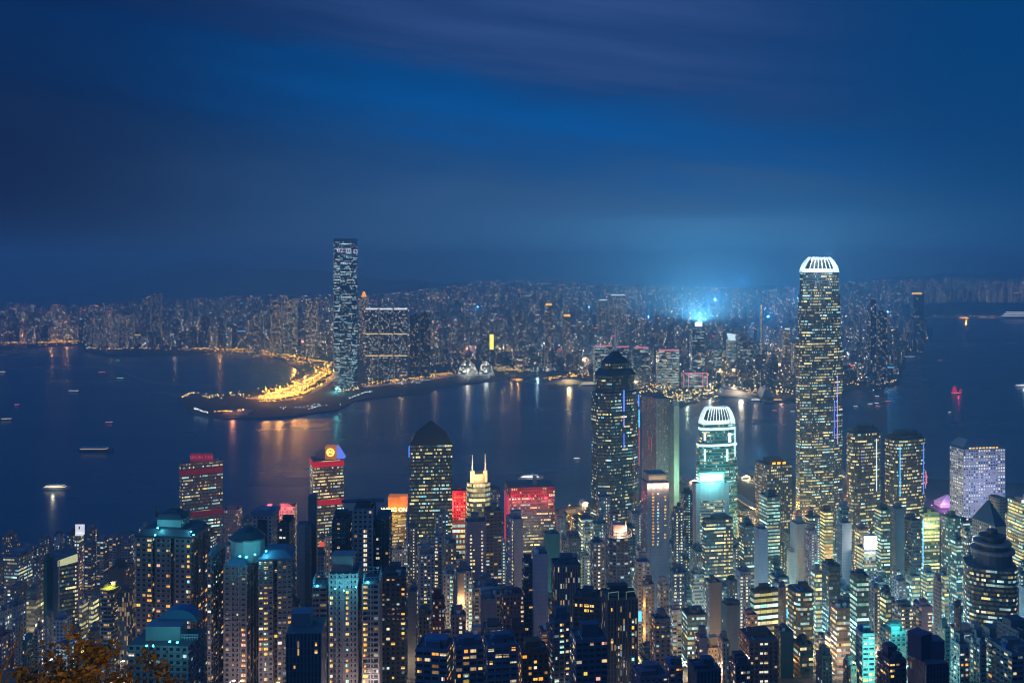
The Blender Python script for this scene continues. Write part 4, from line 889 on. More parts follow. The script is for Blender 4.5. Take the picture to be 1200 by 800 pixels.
B('shop_block', 'building with a tall red lit shop sign, seen between two dark towers', 374, 382, 632, 900, 'grid', (.35, .3, .28), lit=.4, tone=1, roof=1, th=3, cat='building'); i = NEAR[-1]
P = i['plan']; b = MB(); q = P[0].lerp(P[1], .5); b.box((q.x, q.y - .7, i['h'] - 18), (4.6, .6, 16)); part(i, 'shop_sign', b, mat('red_lit_sign', (1, .1, .06), .6, emit=.8, ecol=(1, .12, .06)))
B('apartment_tower', 'cream flats with stepped gable, beside the tall red shop sign', 382, 391, 629, 890, 'small', (.42, .36, .32), lit=.3, tone=.9, th=3)
B('apartment_block', 'blue grey block with a golden corner room, below the emblem tower', 366, 382, 652, 800, 'apt', (.13, .15, .2), lit=.08, th=3, cat='block', wins=[(5, 'ya')])
# ================= around the pyramid roofed tower =================
for kind, l, a, c, yt, Y, st, wl, kw in (
    ('apartment_tower', 'pale stone tower of many small openings under the yellow sign', 457, 474, 645, 930, 'small', (.40, .38, .38), dict(lit=.12, tone=.6)),
    ('apartment_tower', 'white fin tower with paired cream windows, in front of the pyramid roofed tower', 492, 509, 651, 820, 'apt', (.42, .42, .46), dict(lit=.02, cols=[(498, .6, 'wy', 655, 720)], fins=5)),
    ('apartment_tower', 'taller white fin tower with a cream window ladder, by the pyramid roofed tower', 509, 521, 629, 830, 'apt', (.36, .36, .40), dict(lit=.02, cols=[(512, .7, 'w', 640, 700)], fins=4)),
    ('apartment_tower', 'pale teal tower studded with rows of stair lights', 519, 534, 674, 720, 'small', (.34, .40, .42), dict(lit=.03, cols=[(531, 1, 't', 675, 745)], blank=(3,))),
    ('apartment_tower', 'tower with a floodlit peach panel between blue window ladders', 534, 553, 671, 715, 'small', (.30, .34, .40), dict(lit=.03, cols=[(546, 1, 't', 675, 760), (551, .9, 't', 675, 760)], ref='the peach panel tower')),
    ('apartment_tower', 'lavender slab with pitched top and two dotted ladders of stair lights', 545, 570, 613, 800, 'small', (.27, .23, .30), dict(lit=.02, roof=1, cols=[(550.5, 1, 'w', 624, 800), (555.5, .7, 'y', 640, 700), (564.5, 1, 'w', 622, 700)], ref='the dotted lavender slab', blank=(0,))),
    ('apartment_tower', 'brown ledged tower with a red glow on its shoulder, behind the dotted lavender slab', 567, 588, 600, 850, 'balc', (.22, .17, .18), dict(lit=.06, tone=.5, belt=1, roof=2)),
    ('apartment_tower', 'smooth lavender slab with a ladder of amber stair windows at its corner', 593, 613, 610, 780, 'small', (.34, .33, .42), dict(lit=.02, xs=602.5, th=24, cols=[(601, 1, 'y', 610, 700), (597, .2, 'y', 620, 700)], blank=(0,), ref='the smooth lavender slab')),
    ('apartment_tower', 'blank pale blue slab end, taller than the terraces around it', 624, 642, 651, 640, 'small', (.36, .38, .50), dict(lit=.0, blank=(0, 1, 2, 3), roof=1, th=4, ref='the blank pale slab')),
    ('apartment_tower', 'dark blue ribbed flats leaning on the blank pale slab', 612, 624.5, 659, 650, 'balc', (.07, .10, .16), dict(lit=.03, belt=1)),
    ('apartment_tower', 'navy tower with a broad flat roof, behind the lit rooftop bar', 646, 680, 664, 640, 'fins', (.06, .10, .17), dict(lit=.05, tone=1, roof=2, th=6, ref='the navy flat topped tower')),
    ('netted_building', 'building shrouded in teal netting near the red edged tower', 637, 656, 627, 960, 'small', (.04, .16, .17), dict(lit=.0, blank=(0, 1, 2, 3), roof=1)),
    ('apartment_tower', 'white gridded tower with a bright sign, beside the teal netting', 656, 665, 634, 980, 'small', (.55, .52, .48), dict(lit=.15, tone=.6)),
    ('apartment_tower', 'rounded blue grey tower top under the highway glow', 651, 664, 606, 1120, 'small', (.26, .28, .34), dict(lit=.05, shape='round')),
    ('apartment_tower', 'dark green roofed tower over a brown shaft', 665, 681, 632, 960, 'small', (.16, .15, .17), dict(lit=.08)),
    ('office_tower', 'office tower with a strip of turquoise floors, left of the star tower foot', 666, 679, 655, 900, 'bright', (.2, .24, .26), dict(lit=.3, tone=.05)),
    ('apartment_tower', 'cream tower with two beaded ladders of lights, at the star tower foot', 680, 691, 652, 900, 'small', (.46, .40, .32), dict(lit=.03, cols=[(681.5, 1, 'w', 655, 720), (689, 1, 'w', 655, 720)])),
    ('apartment_tower', 'pale block of ribbon windows standing against the star tower', 683, 692, 618, 1040, 'ribbon', (.36, .36, .38), dict(lit=.3, tone=.4)),
    ('apartment_tower', 'pale tower with one beaded edge of white lights, before the pyramid roofed tower', 478, 491, 695, 640, 'small', (.38, .38, .42), dict(lit=.02, cols=[(488.5, 1, 'w', 695, 722)], blank=(0,))),
    ('apartment_block', 'dark gabled house block with a white fin front', 491, 507, 722, 650, 'small', (.22, .21, .22), dict(lit=.06)),
    ('apartment_block', 'dark red brick block between pale towers', 506, 521, 704, 660, 'small', (.25, .07, .08), dict(lit=.08, tone=.3, ref='the dark red block')),
    ('apartment_block', 'mauve block with a ladder of white stair lights, beneath the peach panel', 528, 546, 722, 610, 'small', (.30, .24, .28), dict(lit=.03, cols=[(538, 1, 'w', 722, 760)], ref='the mauve stair block')),
    ('apartment_block', 'round shouldered mauve block with a dark roof cap', 563, 581, 704, 640, 'small', (.36, .28, .34), dict(lit=.02, roof=1, blank=(0,))),
    ('apartment_block', 'rust brown block with one amber sign, below the smooth lavender slab', 586, 614, 699, 640, 'small', (.20, .12, .13), dict(lit=.05, tone=1, cols=[(610, .9, 'wp', 710, 760)])),
    ('apartment_block', 'long low block with a pale parapet, behind the blue roofed terraces', 545, 568, 748, 560, 'apt', (.34, .29, .33), dict(lit=.03)),
    ('apartment_block', 'dark block with two blue roof tanks', 566, 588, 737, 560, 'apt', (.09, .11, .15), dict(lit=.04, tone=1)),
    ('brick_block', 'red brick flats with yellow rooms, next to the blue roofed terraces', 607, 643, 766, 500, 'apt', (.26, .11, .08), dict(lit=.07, tone=1, wins=[(9, 'ya')])),
    ('brick_block', 'brown brick top floor with a small blue roof hut', 592, 616, 741, 520, 'apt', (.22, .09, .09), dict(lit=.03)),
    ('terraced_block', 'blue roofed terraces with cluttered roof gardens, western half', 487, 531, 763, 470, 'balc', (.10, .17, .30), dict(lit=.05, tone=1, wins=[(12, 'yaw')], roof=4)),
    ('terraced_block', 'blue roofed terraces with a yellow stair tower in the middle', 531, 567, 760, 466, 'balc', (.10, .16, .28), dict(lit=.05, tone=1, wins=[(11, 'yyat')], roof=4)),
    ('terraced_block', 'blue roofed terraces ending beside the red brick flats', 567, 606, 758, 462, 'balc', (.11, .18, .31), dict(lit=.05, tone=1, wins=[(10, 'yaw')], roof=4)),
    ('apartment_tower', 'navy tower with dotted stair lights, below the blank pale slab', 643, 668, 729, 520, 'balc', (.08, .13, .23), dict(lit=.04, tone=.8, cols=[(667, 1, 'w', 730, 800, 2, (.4, .4)), (656, .7, 'yt', 725, 770)], wins=[(8, 'yt')], th=16, ref='the dotted navy tower')),
    ('apartment_tower', 'boxy navy flats with a wide roof hut and cream rooms', 668, 712, 752, 480, 'balc', (.09, .14, .24), dict(lit=.03, wins=[(7, 'yp')], roof=3, th=8)),
    ('rooftop_bar_block', 'dark block crowned by a golden lit rooftop bar', 672, 706, 702, 590, 'balc', (.06, .07, .09), dict(lit=.03, tone=1, th=-12, cols=[(676, 1, 'y', 705, 712), (682, 1, 'y', 705, 714), (686, 1, 'y', 705, 716), (690, 1, 'y', 706, 716), (694, 1, 'y', 706, 716)], ref='the rooftop bar')),
    ('apartment_tower', 'black tower with tall vertical slots and neon roof frames', 704, 747, 703, 560, 'fins', (.10, .11, .13), dict(lit=.05, tone=.9, th=8, fins=7, roof=4, cols=[(723.5, .75, 'yw', 730, 800), (742, .25, 'yt', 705, 800), (719, .2, 'y', 710, 760)], ref='the slotted black tower')),
    ('apartment_tower', 'lavender stone tower with a lit belvedere and amber window ladders', 751, 784, 566, 900, 'small', (.30, .27, .34), dict(lit=.02, tone=1, roof=0, th=9, cols=[(765.5, 1, 'ya', 575, 640), (772, .9, 'wt', 575, 640), (781, .4, 'y', 580, 640)], ref='the belvedere tower', blank=(0,))),
    ('apartment_tower', 'polygonal navy tower with an amber lit roof ring', 709, 741, 631, 840, 'balc', (.10, .12, .22), dict(lit=.02, shape='oct', roof=0, th=12, belt=1, ref='the ring crowned tower')),
    ('apartment_tower', 'slim black tower edged with rows of tiny white lights', 789, 800, 597, 980, 'small', (.05, .07, .12), dict(lit=.02, cols=[(793.5, 1, 'w', 600, 670), (798, .8, 'w', 600, 670)], ref='the slim black tower')),
    ('apartment_tower', 'white windowless slab, tallest of the pale blades in the middle', 770, 779, 642, 930, 'small', WHITEW, dict(lit=.0, blank=(0,), roof=1)),
    ('apartment_tower', 'pale ridged blade before the white windowless slab', 761, 768.5, 661, 905, 'small', (.5, .48, .45), dict(lit=.0, blank=(0,), roof=1)),
    ('apartment_tower', 'grey rooftops stepping down beside the pale blades', 780, 787, 655, 930, 'small', (.3, .29, .31), dict(lit=.08)),
    ('apartment_tower', 'navy slab with two dotted columns, below the slim black tower', 785, 805, 672, 820, 'small', (.07, .12, .19), dict(lit=.05, tone=.2, cols=[(792, 1, 'w', 672, 730), (797, 1, 'w', 672, 730)])),
    ('apartment_tower', 'dark slab with teal lit windows, beside the glowing orange edge', 752, 767, 686, 700, 'small', (.16, .16, .19), dict(lit=.14, tone=.4, cols=[(753.5, .9, 'y', 700, 790)], ref='the orange edged slab')),
    ('apartment_tower', 'small pale tower with a pink lit terrace, behind the mauve box tower', 770, 784, 687, 760, 'small', (.42, .36, .36), dict(lit=.2, tone=1)),
    ('apartment_tower', 'mauve tower topped by a windowless square box', 762, 786, 727, 600, 'apt', (.30, .22, .27), dict(lit=.06, tone=1, roof=2, wins=[(7, 'ay')], ref='the mauve box tower')),
    ('apartment_tower', 'lace fronted white flats, in front of the navy slab', 784, 799, 716, 730, 'balc', (.42, .42, .48), dict(lit=.25, tone=.4))):
    B(kind, l, a, c, yt, Y, st, wl, cat='tower' if 'tower' in kind else 'block', **kw)
by = {n['label']: n for n in NEAR}
for lab in ('tower with a floodlit peach panel between blue window ladders',):
    i = by[lab]; P = i['plan']; q = P[0].lerp(P[1], .30); b = MB(); b.box((q.x, q.y - .35, 0), (4.8, .6, i['h'])); o = part(i, 'peach_panel', b, M_WALL); o['wall_color'] = [.55, .45, .33]
    lamp('panel_light', (q.x, q.y - 5, i['h'] * .45), 1.1e4, (1, .68, .35), 1, i['root']); lamp('panel_light', (q.x, q.y - 5, i['h'] * .72), 6e3, (1, .6, .3), 1, i['root'])
i = by['lavender stone tower with a lit belvedere and amber window ladders']; P, h = i['plan'], i['h']
b = MB(); b.prism(inset(P, .8), h, h + 6.5, 3, 3, 0, 0); part(i, 'belvedere', b, mat('lit_stone', (.5, .42, .34), .8)); b = MB(); b.prism(inset(P, .86), h + 6.5, h + 8, 3, 3, 0, 0); part(i, 'cornice', b, M_CONC)
for t in (.08, .35, .62, .92): q = P[0].lerp(P[1], t); lamp('uplight', (q.x, q.y - 2.2, h - 3), 2.6e3, (1, .75, .42), .6, i['root'])
i = by['polygonal navy tower with an amber lit roof ring']; P, h = i['plan'], i['h']
b = MB(); Q = chamfer(inset(P, .98), .24)
for p, q in zip(Q, Q[1:] + Q[:1]):
    b.tube((p.x, p.y, h), (p.x, p.y, h + 5), .3, .3, 5); b.tube((p.x, p.y, h + 5), (q.x, q.y, h + 5), .4, .4, 5); b.tube((p.x, p.y, h + 2), (q.x, q.y, h + 2), .3, .3, 5)
part(i, 'roof_ring', b, mat('pale_ring', (.6, .5, .42), .7)); b = MB(); b.box((0, 2, h), (10, 10, 10)); part(i, 'machine_room', b, mat('rose_render', (.38, .24, .24), .8))
for s in (-1, 1): b = MB(); b.box((s * 6.5, -1, h), (.9, .9, 13)); part(i, 'roof_post', b, MATS['pale_ring'])
lamp('ring_light', (0, -7, h + 2.2), 8e3, (1, .7, .4), .8, i['root']); lamp('ring_light', (6, -4, h + 6), 5e3, (1, .75, .5), .8, i['root'])
i = by['dark slab with teal lit windows, beside the glowing orange edge']; P = i['plan']; q = P[0]; b = MB(); b.box((q.x - .6, q.y - .2, 0), (1.6, 1.6, i['h'])); o = part(i, 'lit_edge', b, M_WALL); o['wall_color'] = [.5, .42, .34]
for z_ in (.2, .5, .8): lamp('edge_light', (q.x - 2.6, q.y - 3.5, i['h'] * z_), 3e3, (1, .5, .14), .6, i['root'])
i = by['black tower with tall vertical slots and neon roof frames']; P, h = i['plan'], i['h']
for t0, t1 in ((.02, .36), (.62, .98)):
    b = MB(); p, q = P[0].lerp(P[1], t0), P[0].lerp(P[1], t1); b.tube((p.x, p.y - .4, h + 4.5), (q.x, q.y - .4, h + 5), .22, .22, 4); b.tube((p.x, p.y - .4, h), (p.x, p.y - .4, h + 4.5), .16, .16, 4); b.tube((q.x, q.y - .4, h), (q.x, q.y - .4, h + 5), .16, .16, 4)
    b.tube((p.x, p.y + 7, h + 4.5), (q.x, q.y + 7, h + 5), .2, .2, 4); part(i, 'roof_frame', b, mat('green_frame', (.3, .4, .25), .6, emit=.22, ecol=(.7, .9, .4)))

# ================= central: between the turquoise crown and the tallest tower =================
for kind, l, a, c, yt, Y, st, wl, kw in (
    ('office_tower', 'dark office tower with a mechanical crown, before the turquoise sign block', 825, 859, 609, 1000, 'ribbon', (.06, .08, .11), dict(lit=.38, tone=.8, th=10, xs=826, cols=[(850, .95, 'y', 620, 720), (855, .9, 'y', 620, 720)], ref='the dark crowned office')),
    ('office_tower', 'brown grey waterfront office tower with three roof lights', 885, 928, 546, 1160, 'grid', (.20, .17, .17), dict(lit=.28, tone=.9, th=14, xs=899, roof=1, ref='the roof lamp tower', rich=False)),
    ('office_tower', 'office tower banded by brilliant white floors, before the roof lamp tower', 890, 914, 583, 1080, 'bright', (.13, .16, .19), dict(lit=.62, tone=.25, th=12, roof=1, ref='the white banded tower')),
    ('office_tower', 'dark pitched glass office with cream floors at its waist', 866, 885, 617, 1060, 'ribbon', (.06, .09, .13), dict(lit=.35, tone=.7, roof=1)),
    ('apartment_tower', 'smooth blue slab standing before brilliant white floors', 884, 900, 621, 1010, 'small', (.26, .28, .38), dict(lit=.0, blank=(0, 3), roof=1)),
    ('civic_block', 'plain white windowless building with a blue roof notch', 926, 947, 614, 1050, 'small', (.62, .61, .56), dict(lit=.0, blank=(0, 1, 3), roof=1, ref='the plain white building', rail=False)),
    ('civic_block', 'small white box at the foot of the plain white building', 922, 932.5, 648, 1000, 'small', (.58, .58, .52), dict(lit=.0, blank=(0, 1, 3), roof=1)),
    ('office_tower', 'slim tower glowing gold on every storey', 961, 976, 600, 1060, 'bright', (.32, .20, .10), dict(lit=.9, tone=1.0, th=6, ref='the golden slim tower')),
    ('apartment_tower', 'slate grey blank slab with one dotted edge, in front of the curved twin', 981, 998, 614, 1000, 'small', (.27, .30, .35), dict(lit=.0, blank=(0,), roof=1, th=5, ref='the slate slab')),
    ('office_tower', 'teal glass office with a turquoise band near its roof', 1025, 1043, 598, 1050, 'bright', (.08, .14, .16), dict(lit=.5, tone=.55, ref='the teal banded office')),
    ('apartment_tower', 'grey textured slab beside the teal banded office', 1043, 1060, 597, 1035, 'small', (.20, .22, .24), dict(lit=.0, blank=(0,), roof=1, th=6, ref='the grey slab')),
    ('office_tower', 'dark narrow office with two cream rooms, next to the grey slab', 1060, 1080, 611, 1030, 'ribbon', (.10, .13, .16), dict(lit=.10, tone=.9)),
    ('office_tower', 'green glass office with a bright golden terrace near its top', 1080, 1101, 602, 1050, 'bright', (.10, .17, .17), dict(lit=.5, tone=.75, th=8, xs=1082, ref='the golden terrace office')),
    ('office_tower', 'rounded dark teal glass office with thin blue floors', 1101, 1128, 607, 1060, 'glass', (.04, .12, .14), dict(lit=.22, tone=.25, shape='round', roof=1, ref='the rounded teal office')),
    ('office_tower', 'green lit office with a slim blue edge tube, lower of the green pair', 1079, 1095, 672, 960, 'bright', (.10, .2, .2), dict(lit=.7, tone=.4)),
    ('office_block', 'small office with yellow green upper floors, by the blue edge tube', 1061, 1078, 676, 940, 'bright', (.2, .24, .2), dict(lit=.6, tone=.75)),
    ('office_tower', 'teal ribbon office below the porthole tower', 1114, 1128, 634, 980, 'bright', (.09, .15, .18), dict(lit=.38, tone=.3)),
    ('office_tower', 'low glass office with a white floodlit rooftop screen', 1003, 1026, 643, 990, 'bright', (.2, .22, .24), dict(lit=.45, tone=.45, roof=0, ref='the floodlit screen office')),
    ('office_tower', 'tan stone tower under a dark pyramid roof', 1139, 1179, 617, 900, 'grid', (.36, .28, .24), dict(lit=.06, tone=.7, th=14, xs=1166, roof=0, ref='the dark pyramid tower', blank=(0,))),
    ('office_tower', 'golden gridded office at the eastern edge with a white sign', 1181, 1215, 590, 1040, 'bright', (.30, .28, .22), dict(lit=.75, tone=.9, th=6, roof=1, ref='the golden gridded office')),
    ('office_block', 'curved roofed grey block behind the dark pyramid roof', 1157, 1180, 584, 1130, 'grid', (.30, .27, .24), dict(lit=.02, shape='round', roof=0)),
    ('curved_office_tower', 'dark blue curved glass tower with tiered crown and orange ribbons', 1128, 1194, 664, 780, 'ribbon', (.04, .07, .11), dict(lit=.26, tone=.75, shape='round', th=-18, roof=0, ref='the tiered crown tower', d=34)),
    ('office_tower', 'greenish yellow office, every window of its front lit', 881, 912, 694, 760, 'bright', (.10, .10, .10), dict(lit=.97, tone=.92, xs=884, th=14, roof=3, ref='the greenish yellow office', flr=4.6, bay=5.2)),
    ('apartment_tower', 'brown pillar tower joined to the greenish yellow office', 912, 921, 690, 765, 'small', (.26, .19, .17), dict(lit=.0, blank=(0,), roof=1)),
    ('office_tower', 'dark rounded office with mixed warm and turquoise floors', 921, 956, 694, 740, 'ribbon', (.09, .09, .11), dict(lit=.40, tone=.72, shape='round', roof=1, th=8, ref='the dark rounded office')),
    ('office_tower', 'bright cream office with lit corner shaft, behind the dark rounded office', 950, 966, 672, 830, 'bright', (.38, .33, .28), dict(lit=.6, tone=.8)),
    ('apartment_tower', 'dark teal flats with a stepped head, before the slate slab', 963, 985, 664, 800, 'glass', (.07, .12, .15), dict(lit=.14, tone=.35, roof=2, ref='the stepped teal flats')),
    ('office_tower', 'brown office with pink and white ribbon floors', 973, 996, 714, 660, 'ribbon', (.26, .16, .16), dict(lit=.35, tone=.8, th=5, ref='the brown ribbon office')),
    ('office_tower', 'office with broad turquoise floors, below the floodlit screen', 996, 1018, 676, 740, 'bright', (.05, .12, .15), dict(lit=.42, tone=.05, th=6, ref='the turquoise floored office')),
    ('apartment_tower', 'pale tower with a dotted white edge, right after the turquoise floors', 1018, 1031, 690, 760, 'small', (.25, .25, .28), dict(lit=.1, cols=[(1029.5, 1, 'w', 690, 740)], tone=.9)),
    ('office_tower', 'small office with yellow floors beside the dotted white edge', 1031, 1044, 696, 770, 'bright', (.14, .17, .2), dict(lit=.45, tone=1)),
    ('apartment_block', 'grey gridded flats with two beaded stair columns', 1045, 1070, 713, 700, 'balc', (.24, .23, .26), dict(lit=.05, cols=[(1058.5, 1, 'w', 714, 745), (1066, 1, 'w', 714, 745)])),
    ('apartment_block', 'block with a plain rose wall and a dotted edge', 1070, 1093, 712, 705, 'balc', (.38, .26, .36), dict(lit=.1, cols=[(1091.5, 1, 'w', 714, 750)], blank=(0,), ref='the rose walled block')),
    ('apartment_tower', 'grey curved slab rising beside the rose walled block', 1093, 1104, 682, 740, 'small', (.36, .35, .34), dict(lit=.0, shape='round', blank=(0,), roof=1)),
    ('apartment_tower', 'tower with pink parapet and cream rooms, near the golden scaffold light', 1046, 1062, 682, 880, 'apt', (.30, .22, .24), dict(lit=.15)),
    ('office_tower', 'cream and gold block crowned by a lit scaffold', 1100, 1112, 675, 880, 'bright', (.35, .3, .2), dict(lit=.6, tone=1)),
    ('office_tower', 'slender dark blade with a white neon dash, before the tiered crown tower', 1118, 1127, 712, 690, 'small', (.08, .09, .13), dict(lit=.03, blank=(0,))),
    ('apartment_block', 'flats with lavender frames and white corner rooms, at the tiered crown tower foot', 1114, 1136, 757, 560, 'apt', (.30, .28, .33), dict(lit=.08, tone=.7, wins=[(8, 'wwa')])),
    ('apartment_block', 'pale teal edged flats next to the lavender frames', 1137, 1156, 754, 560, 'apt', (.22, .28, .33), dict(lit=.06, tone=.3, wins=[(4, 'tw')])),
    ('apartment_block', 'broad grey flats with one orange room at the eastern corner', 1158, 1212, 767, 545, 'balc', (.22, .22, .27), dict(lit=.03, tone=.9, wins=[(5, 'aw')], roof=3, ref='the broad corner flats')),
    ('apartment_block', 'dark blue roofed block stepping up at the eastern edge', 1168, 1216, 741, 610, 'apt', (.06, .09, .15), dict(lit=.02, roof=2)),
    ('apartment_tower', 'grey slab with a ladder of amber lights behind the tiered crown tower', 1181, 1194, 690, 850, 'small', (.12, .13, .17), dict(lit=.0, cols=[(1188, 1, 'y', 690, 740)], blank=(0,))),
    ('apartment_tower', 'plain mauve slab at the eastern edge under the golden gridded office', 1194, 1216, 692, 860, 'small', (.28, .25, .29), dict(lit=.0, blank=(0, 3), roof=1)),
    ('apartment_tower', 'turquoise floodlit flats with rows of small balconies', 1003, 1025, 744, 560, 'balc', (.30, .48, .48), dict(lit=.10, tone=.9, roof=1, th=5, wins=[(8, 'yw')], ref='the turquoise flats')),
    ('apartment_block', 'stepped roofs washed in turquoise light', 1031, 1062, 742, 600, 'apt', (.22, .40, .42), dict(lit=.05, roof=4, ref='the turquoise roofs')),
    ('apartment_block', 'dark roofed block with a row of golden windows, below the turquoise roofs', 1028, 1062, 775, 510, 'apt', (.10, .08, .12), dict(lit=.02, roof=2, wins=[(6, 'yya')])),
    ('apartment_block', 'navy foreground block topped by two framed boxes', 1064, 1112, 778, 470, 'fins', (.05, .07, .13), dict(lit=.01, roof=0, rail=True, ref='the framed box block')),
    ('apartment_block', 'pale blue block with a teal lit side, past the framed boxes', 1098, 1114, 738, 640, 'apt', (.18, .32, .36), dict(lit=.06)),
    ('apartment_tower', 'teal windowed office block with a stacked plant top', 799, 829, 722, 720, 'ribbon', (.09, .12, .16), dict(lit=.35, tone=.4, th=6, roof=3, ref='the plant topped office', rich=True)),
    ('apartment_tower', 'pink flats with two columns of white stair lights', 814, 829, 749, 620, 'small', (.38, .22, .30), dict(lit=.01, cols=[(816.5, 1, 'w', 755, 790, 2), (822, 1, 'w', 755, 790, 2)], blank=(0,), ref='the pink stair flats')),
    ('apartment_tower', 'rose flats with small amber rooms, past the green lit alley', 841, 855, 753, 620, 'small', (.34, .24, .28), dict(lit=.12, tone=1)),
    ('apartment_tower', 'windowless navy block with two lamps on its face', 845, 867, 711, 720, 'small', (.05, .10, .19), dict(lit=.0, blank=(0, 3), cols=[(847, 1, 'w', 727, 731), (853, 1, 't', 727, 731)], ref='the windowless navy block')),
    ('apartment_tower', 'mauve stepped flats with a red roof lamp, left of greenish yellow office', 870, 888, 722, 700, 'apt', (.28, .20, .25), dict(lit=.06, roof=3)),
    ('apartment_tower', 'grey lavender tower dotted with white stairs, under a terrace roof', 862, 880, 671, 860, 'small', (.28, .27, .33), dict(lit=.06, cols=[(869, 1, 'w', 675, 760), (874, .7, 'w', 675, 720)], ref='the white dotted tower')),
    ('apartment_tower', 'blue topped tower with a plain square panel', 826, 846, 684, 790, 'small', (.20, .20, .24), dict(lit=.1, blank=(0,), cols=[(827, .9, 'w', 690, 730)])),
    ('apartment_tower', 'dark tower with a bush of plants on top, by amber office ladders', 851, 864, 682, 830, 'small', (.05, .08, .11), dict(lit=.04, cols=[(862, .8, 'w', 690, 730)])),
    ('apartment_block', 'low lit hall with a green roof sign, at the foot of the sign block', 808, 825, 674, 1000, 'ribbon', (.36, .32, .34), dict(lit=.2, tone=1)),
    ('red_block', 'dark red flats with two tall columns of white lanterns', 866, 912, 752, 620, 'apt', (.16, .06, .08), dict(lit=.03, tone=1, th=5, roof=2, cols=[(891, 1, 'w', 752, 800, 2), (899, 1, 'w', 752, 800, 2)], ref='the dark red lantern flats')),
    ('apartment_tower', 'black square tower before the greenish yellow office', 907, 930, 742, 640, 'small', (.05, .07, .10), dict(lit=.02, blank=(0,), roof=1)),
    ('apartment_block', 'blue roofed flats with two beaded piers and a blue dish', 854, 880, 779, 520, 'apt', (.12, .11, .15), dict(lit=.02, cols=[(861, 1, 'w', 780, 800, 2), (871, 1, 'w', 778, 800, 2)], roof=2)),
    ('apartment_block', 'deep blue roofed block at the bottom with pale rails', 806, 845, 787, 480, 'fins', (.05, .10, .18), dict(lit=.01, roof=2)),
    ('apartment_block', 'mauve roofed low flats at the bottom, with lit yellow doorway', 740, 783, 795, 470, 'apt', (.26, .19, .26), dict(lit=.02, roof=3)),
    ('apartment_block', 'low mauve houses stepping between the pink stair flats and mauve box', 778, 800, 782, 520, 'apt', (.26, .22, .27), dict(lit=.05, roof=2, wins=[(4, 'ya')])),
    ('apartment_tower', 'dark office shaft below the dark rounded office', 929, 953, 757, 640, 'ribbon', (.07, .07, .09), dict(lit=.05, tone=1)),
    ('apartment_block', 'low flats in the golden street glow, under the brown ribbon office', 956, 975, 770, 600, 'small', (.24, .2, .18), dict(lit=.1, tone=1)),
    ('apartment_block', 'tan lit flats beside the turquoise flats foot', 988, 1004, 782, 560, 'small', (.24, .18, .15), dict(lit=.15, tone=1))):
    B(kind, l, a, c, yt, Y, st, wl, cat='tower' if 'tower' in kind else 'block', **kw)
by = {n['label']: n for n in NEAR}
i = by['tan stone tower under a dark pyramid roof']; add_roof(i, 'pyramid_roof', [(1.04, 1.04, 0, 1.2), (1.0, .08, 1.2, 21)], mat('blue_slate', (.04, .08, .13), .5, vary=.2)); b = MB(); b.tube((0, 0, i['h'] + 20), (0, 0, i['h'] + 27), .3, .1, 5); part(i, 'finial', b, M_METAL)
i = by['dark blue curved glass tower with tiered crown and orange ribbons']; h = i['h']
b = MB(); rg = lambda r: [Vector((2 + r * math.cos(a_ * math.pi / 10), r * math.sin(a_ * math.pi / 10))) for a_ in range(20)]
b.prism(rg(15), h, h + 10, 3, 3, 0, 0); part(i, 'crown_drum', b, mat('navy_cladding', (.05, .08, .14), .5, vary=.2)); 
for n_, (r0, z0, z1) in enumerate(((17, 10, 12.5), (13, 12.5, 16.5), (14.5, 16.5, 18.5), (9, 18.5, 22), (10.5, 22, 23.5), (4, 23.5, 28))): b = MB(); b.prism(rg(r0), h + z0, h + z1, 3, 3, 0, 0); b.face([(p.x, p.y, h + z0) for p in reversed(rg(r0))]); part(i, 'crown_tier', b, M_CONC if n_ in (0, 2) else M_TILE)
i = by['brown grey waterfront office tower with three roof lights']; P = i['plan']
for t in (.3, .5, .72): q = P[0].lerp(P[1], t); b = MB(); b.box((q.x, q.y + 3, i['h'] + 1), (4.5, 1, 2.5), .5); part(i, 'roof_lamp', b, NEON['amber'])
i = by['low glass office with a white floodlit rooftop screen']; P, h = i['plan'], i['h']; q = P[0].lerp(P[1], .62); b = MB(); b.box((q.x, q.y + 4, h), (14, 5, 13)); part(i, 'floodlit_screen', b, M_WHITE); lamp('screen_light', (q.x - 1, q.y - 6, h + 3), 4.5e4, (1, .97, .8), 1.2, i['root'])
i = by['golden gridded office at the eastern edge with a white sign']; P, h = i['plan'], i['h']; q = P[0].lerp(P[1], .3); b = MB(); b.box((q.x, q.y - .8, h + 1), (12, .8, 3)); part(i, 'roof_sign', b, NEON['white']); b = MB(); b.box((q.x + 4, q.y + 6, h), (7, 2, 9)); part(i, 'roof_panel', b, MATS['white_lit_panel'])
i = by['green glass office with a bright golden terrace near its top']; P = i['plan']; lamp('terrace_light', (P[0].lerp(P[1], .5).x, P[0].y - 7, i['h'] - 14), 4e4, (1, .85, .25), 1.5, i['root']); b = MB(); q = P[0]; b.box((q.x - .5, q.y - .5, 0), (.8, .8, i['h'] - 6)); part(i, 'blue_tube', b, NEON['sky'])
i = by['turquoise floodlit flats with rows of small balconies']; P = i['plan']; c_ = P[0].lerp(P[1], .5)
for z_ in (.35, .8): lamp('facade_flood', (c_.x, c_.y - 13, i['h'] * z_), 1.6e4, (.25, 1, .9), 1, i['root'])
i = by['stepped roofs washed in turquoise light']; lamp('roof_flood', (0, -11, i['h'] + 8), 1.3e4, (.15, .95, .9), 1, i['root'])
i = by['navy foreground block topped by two framed boxes']; h = i['h']
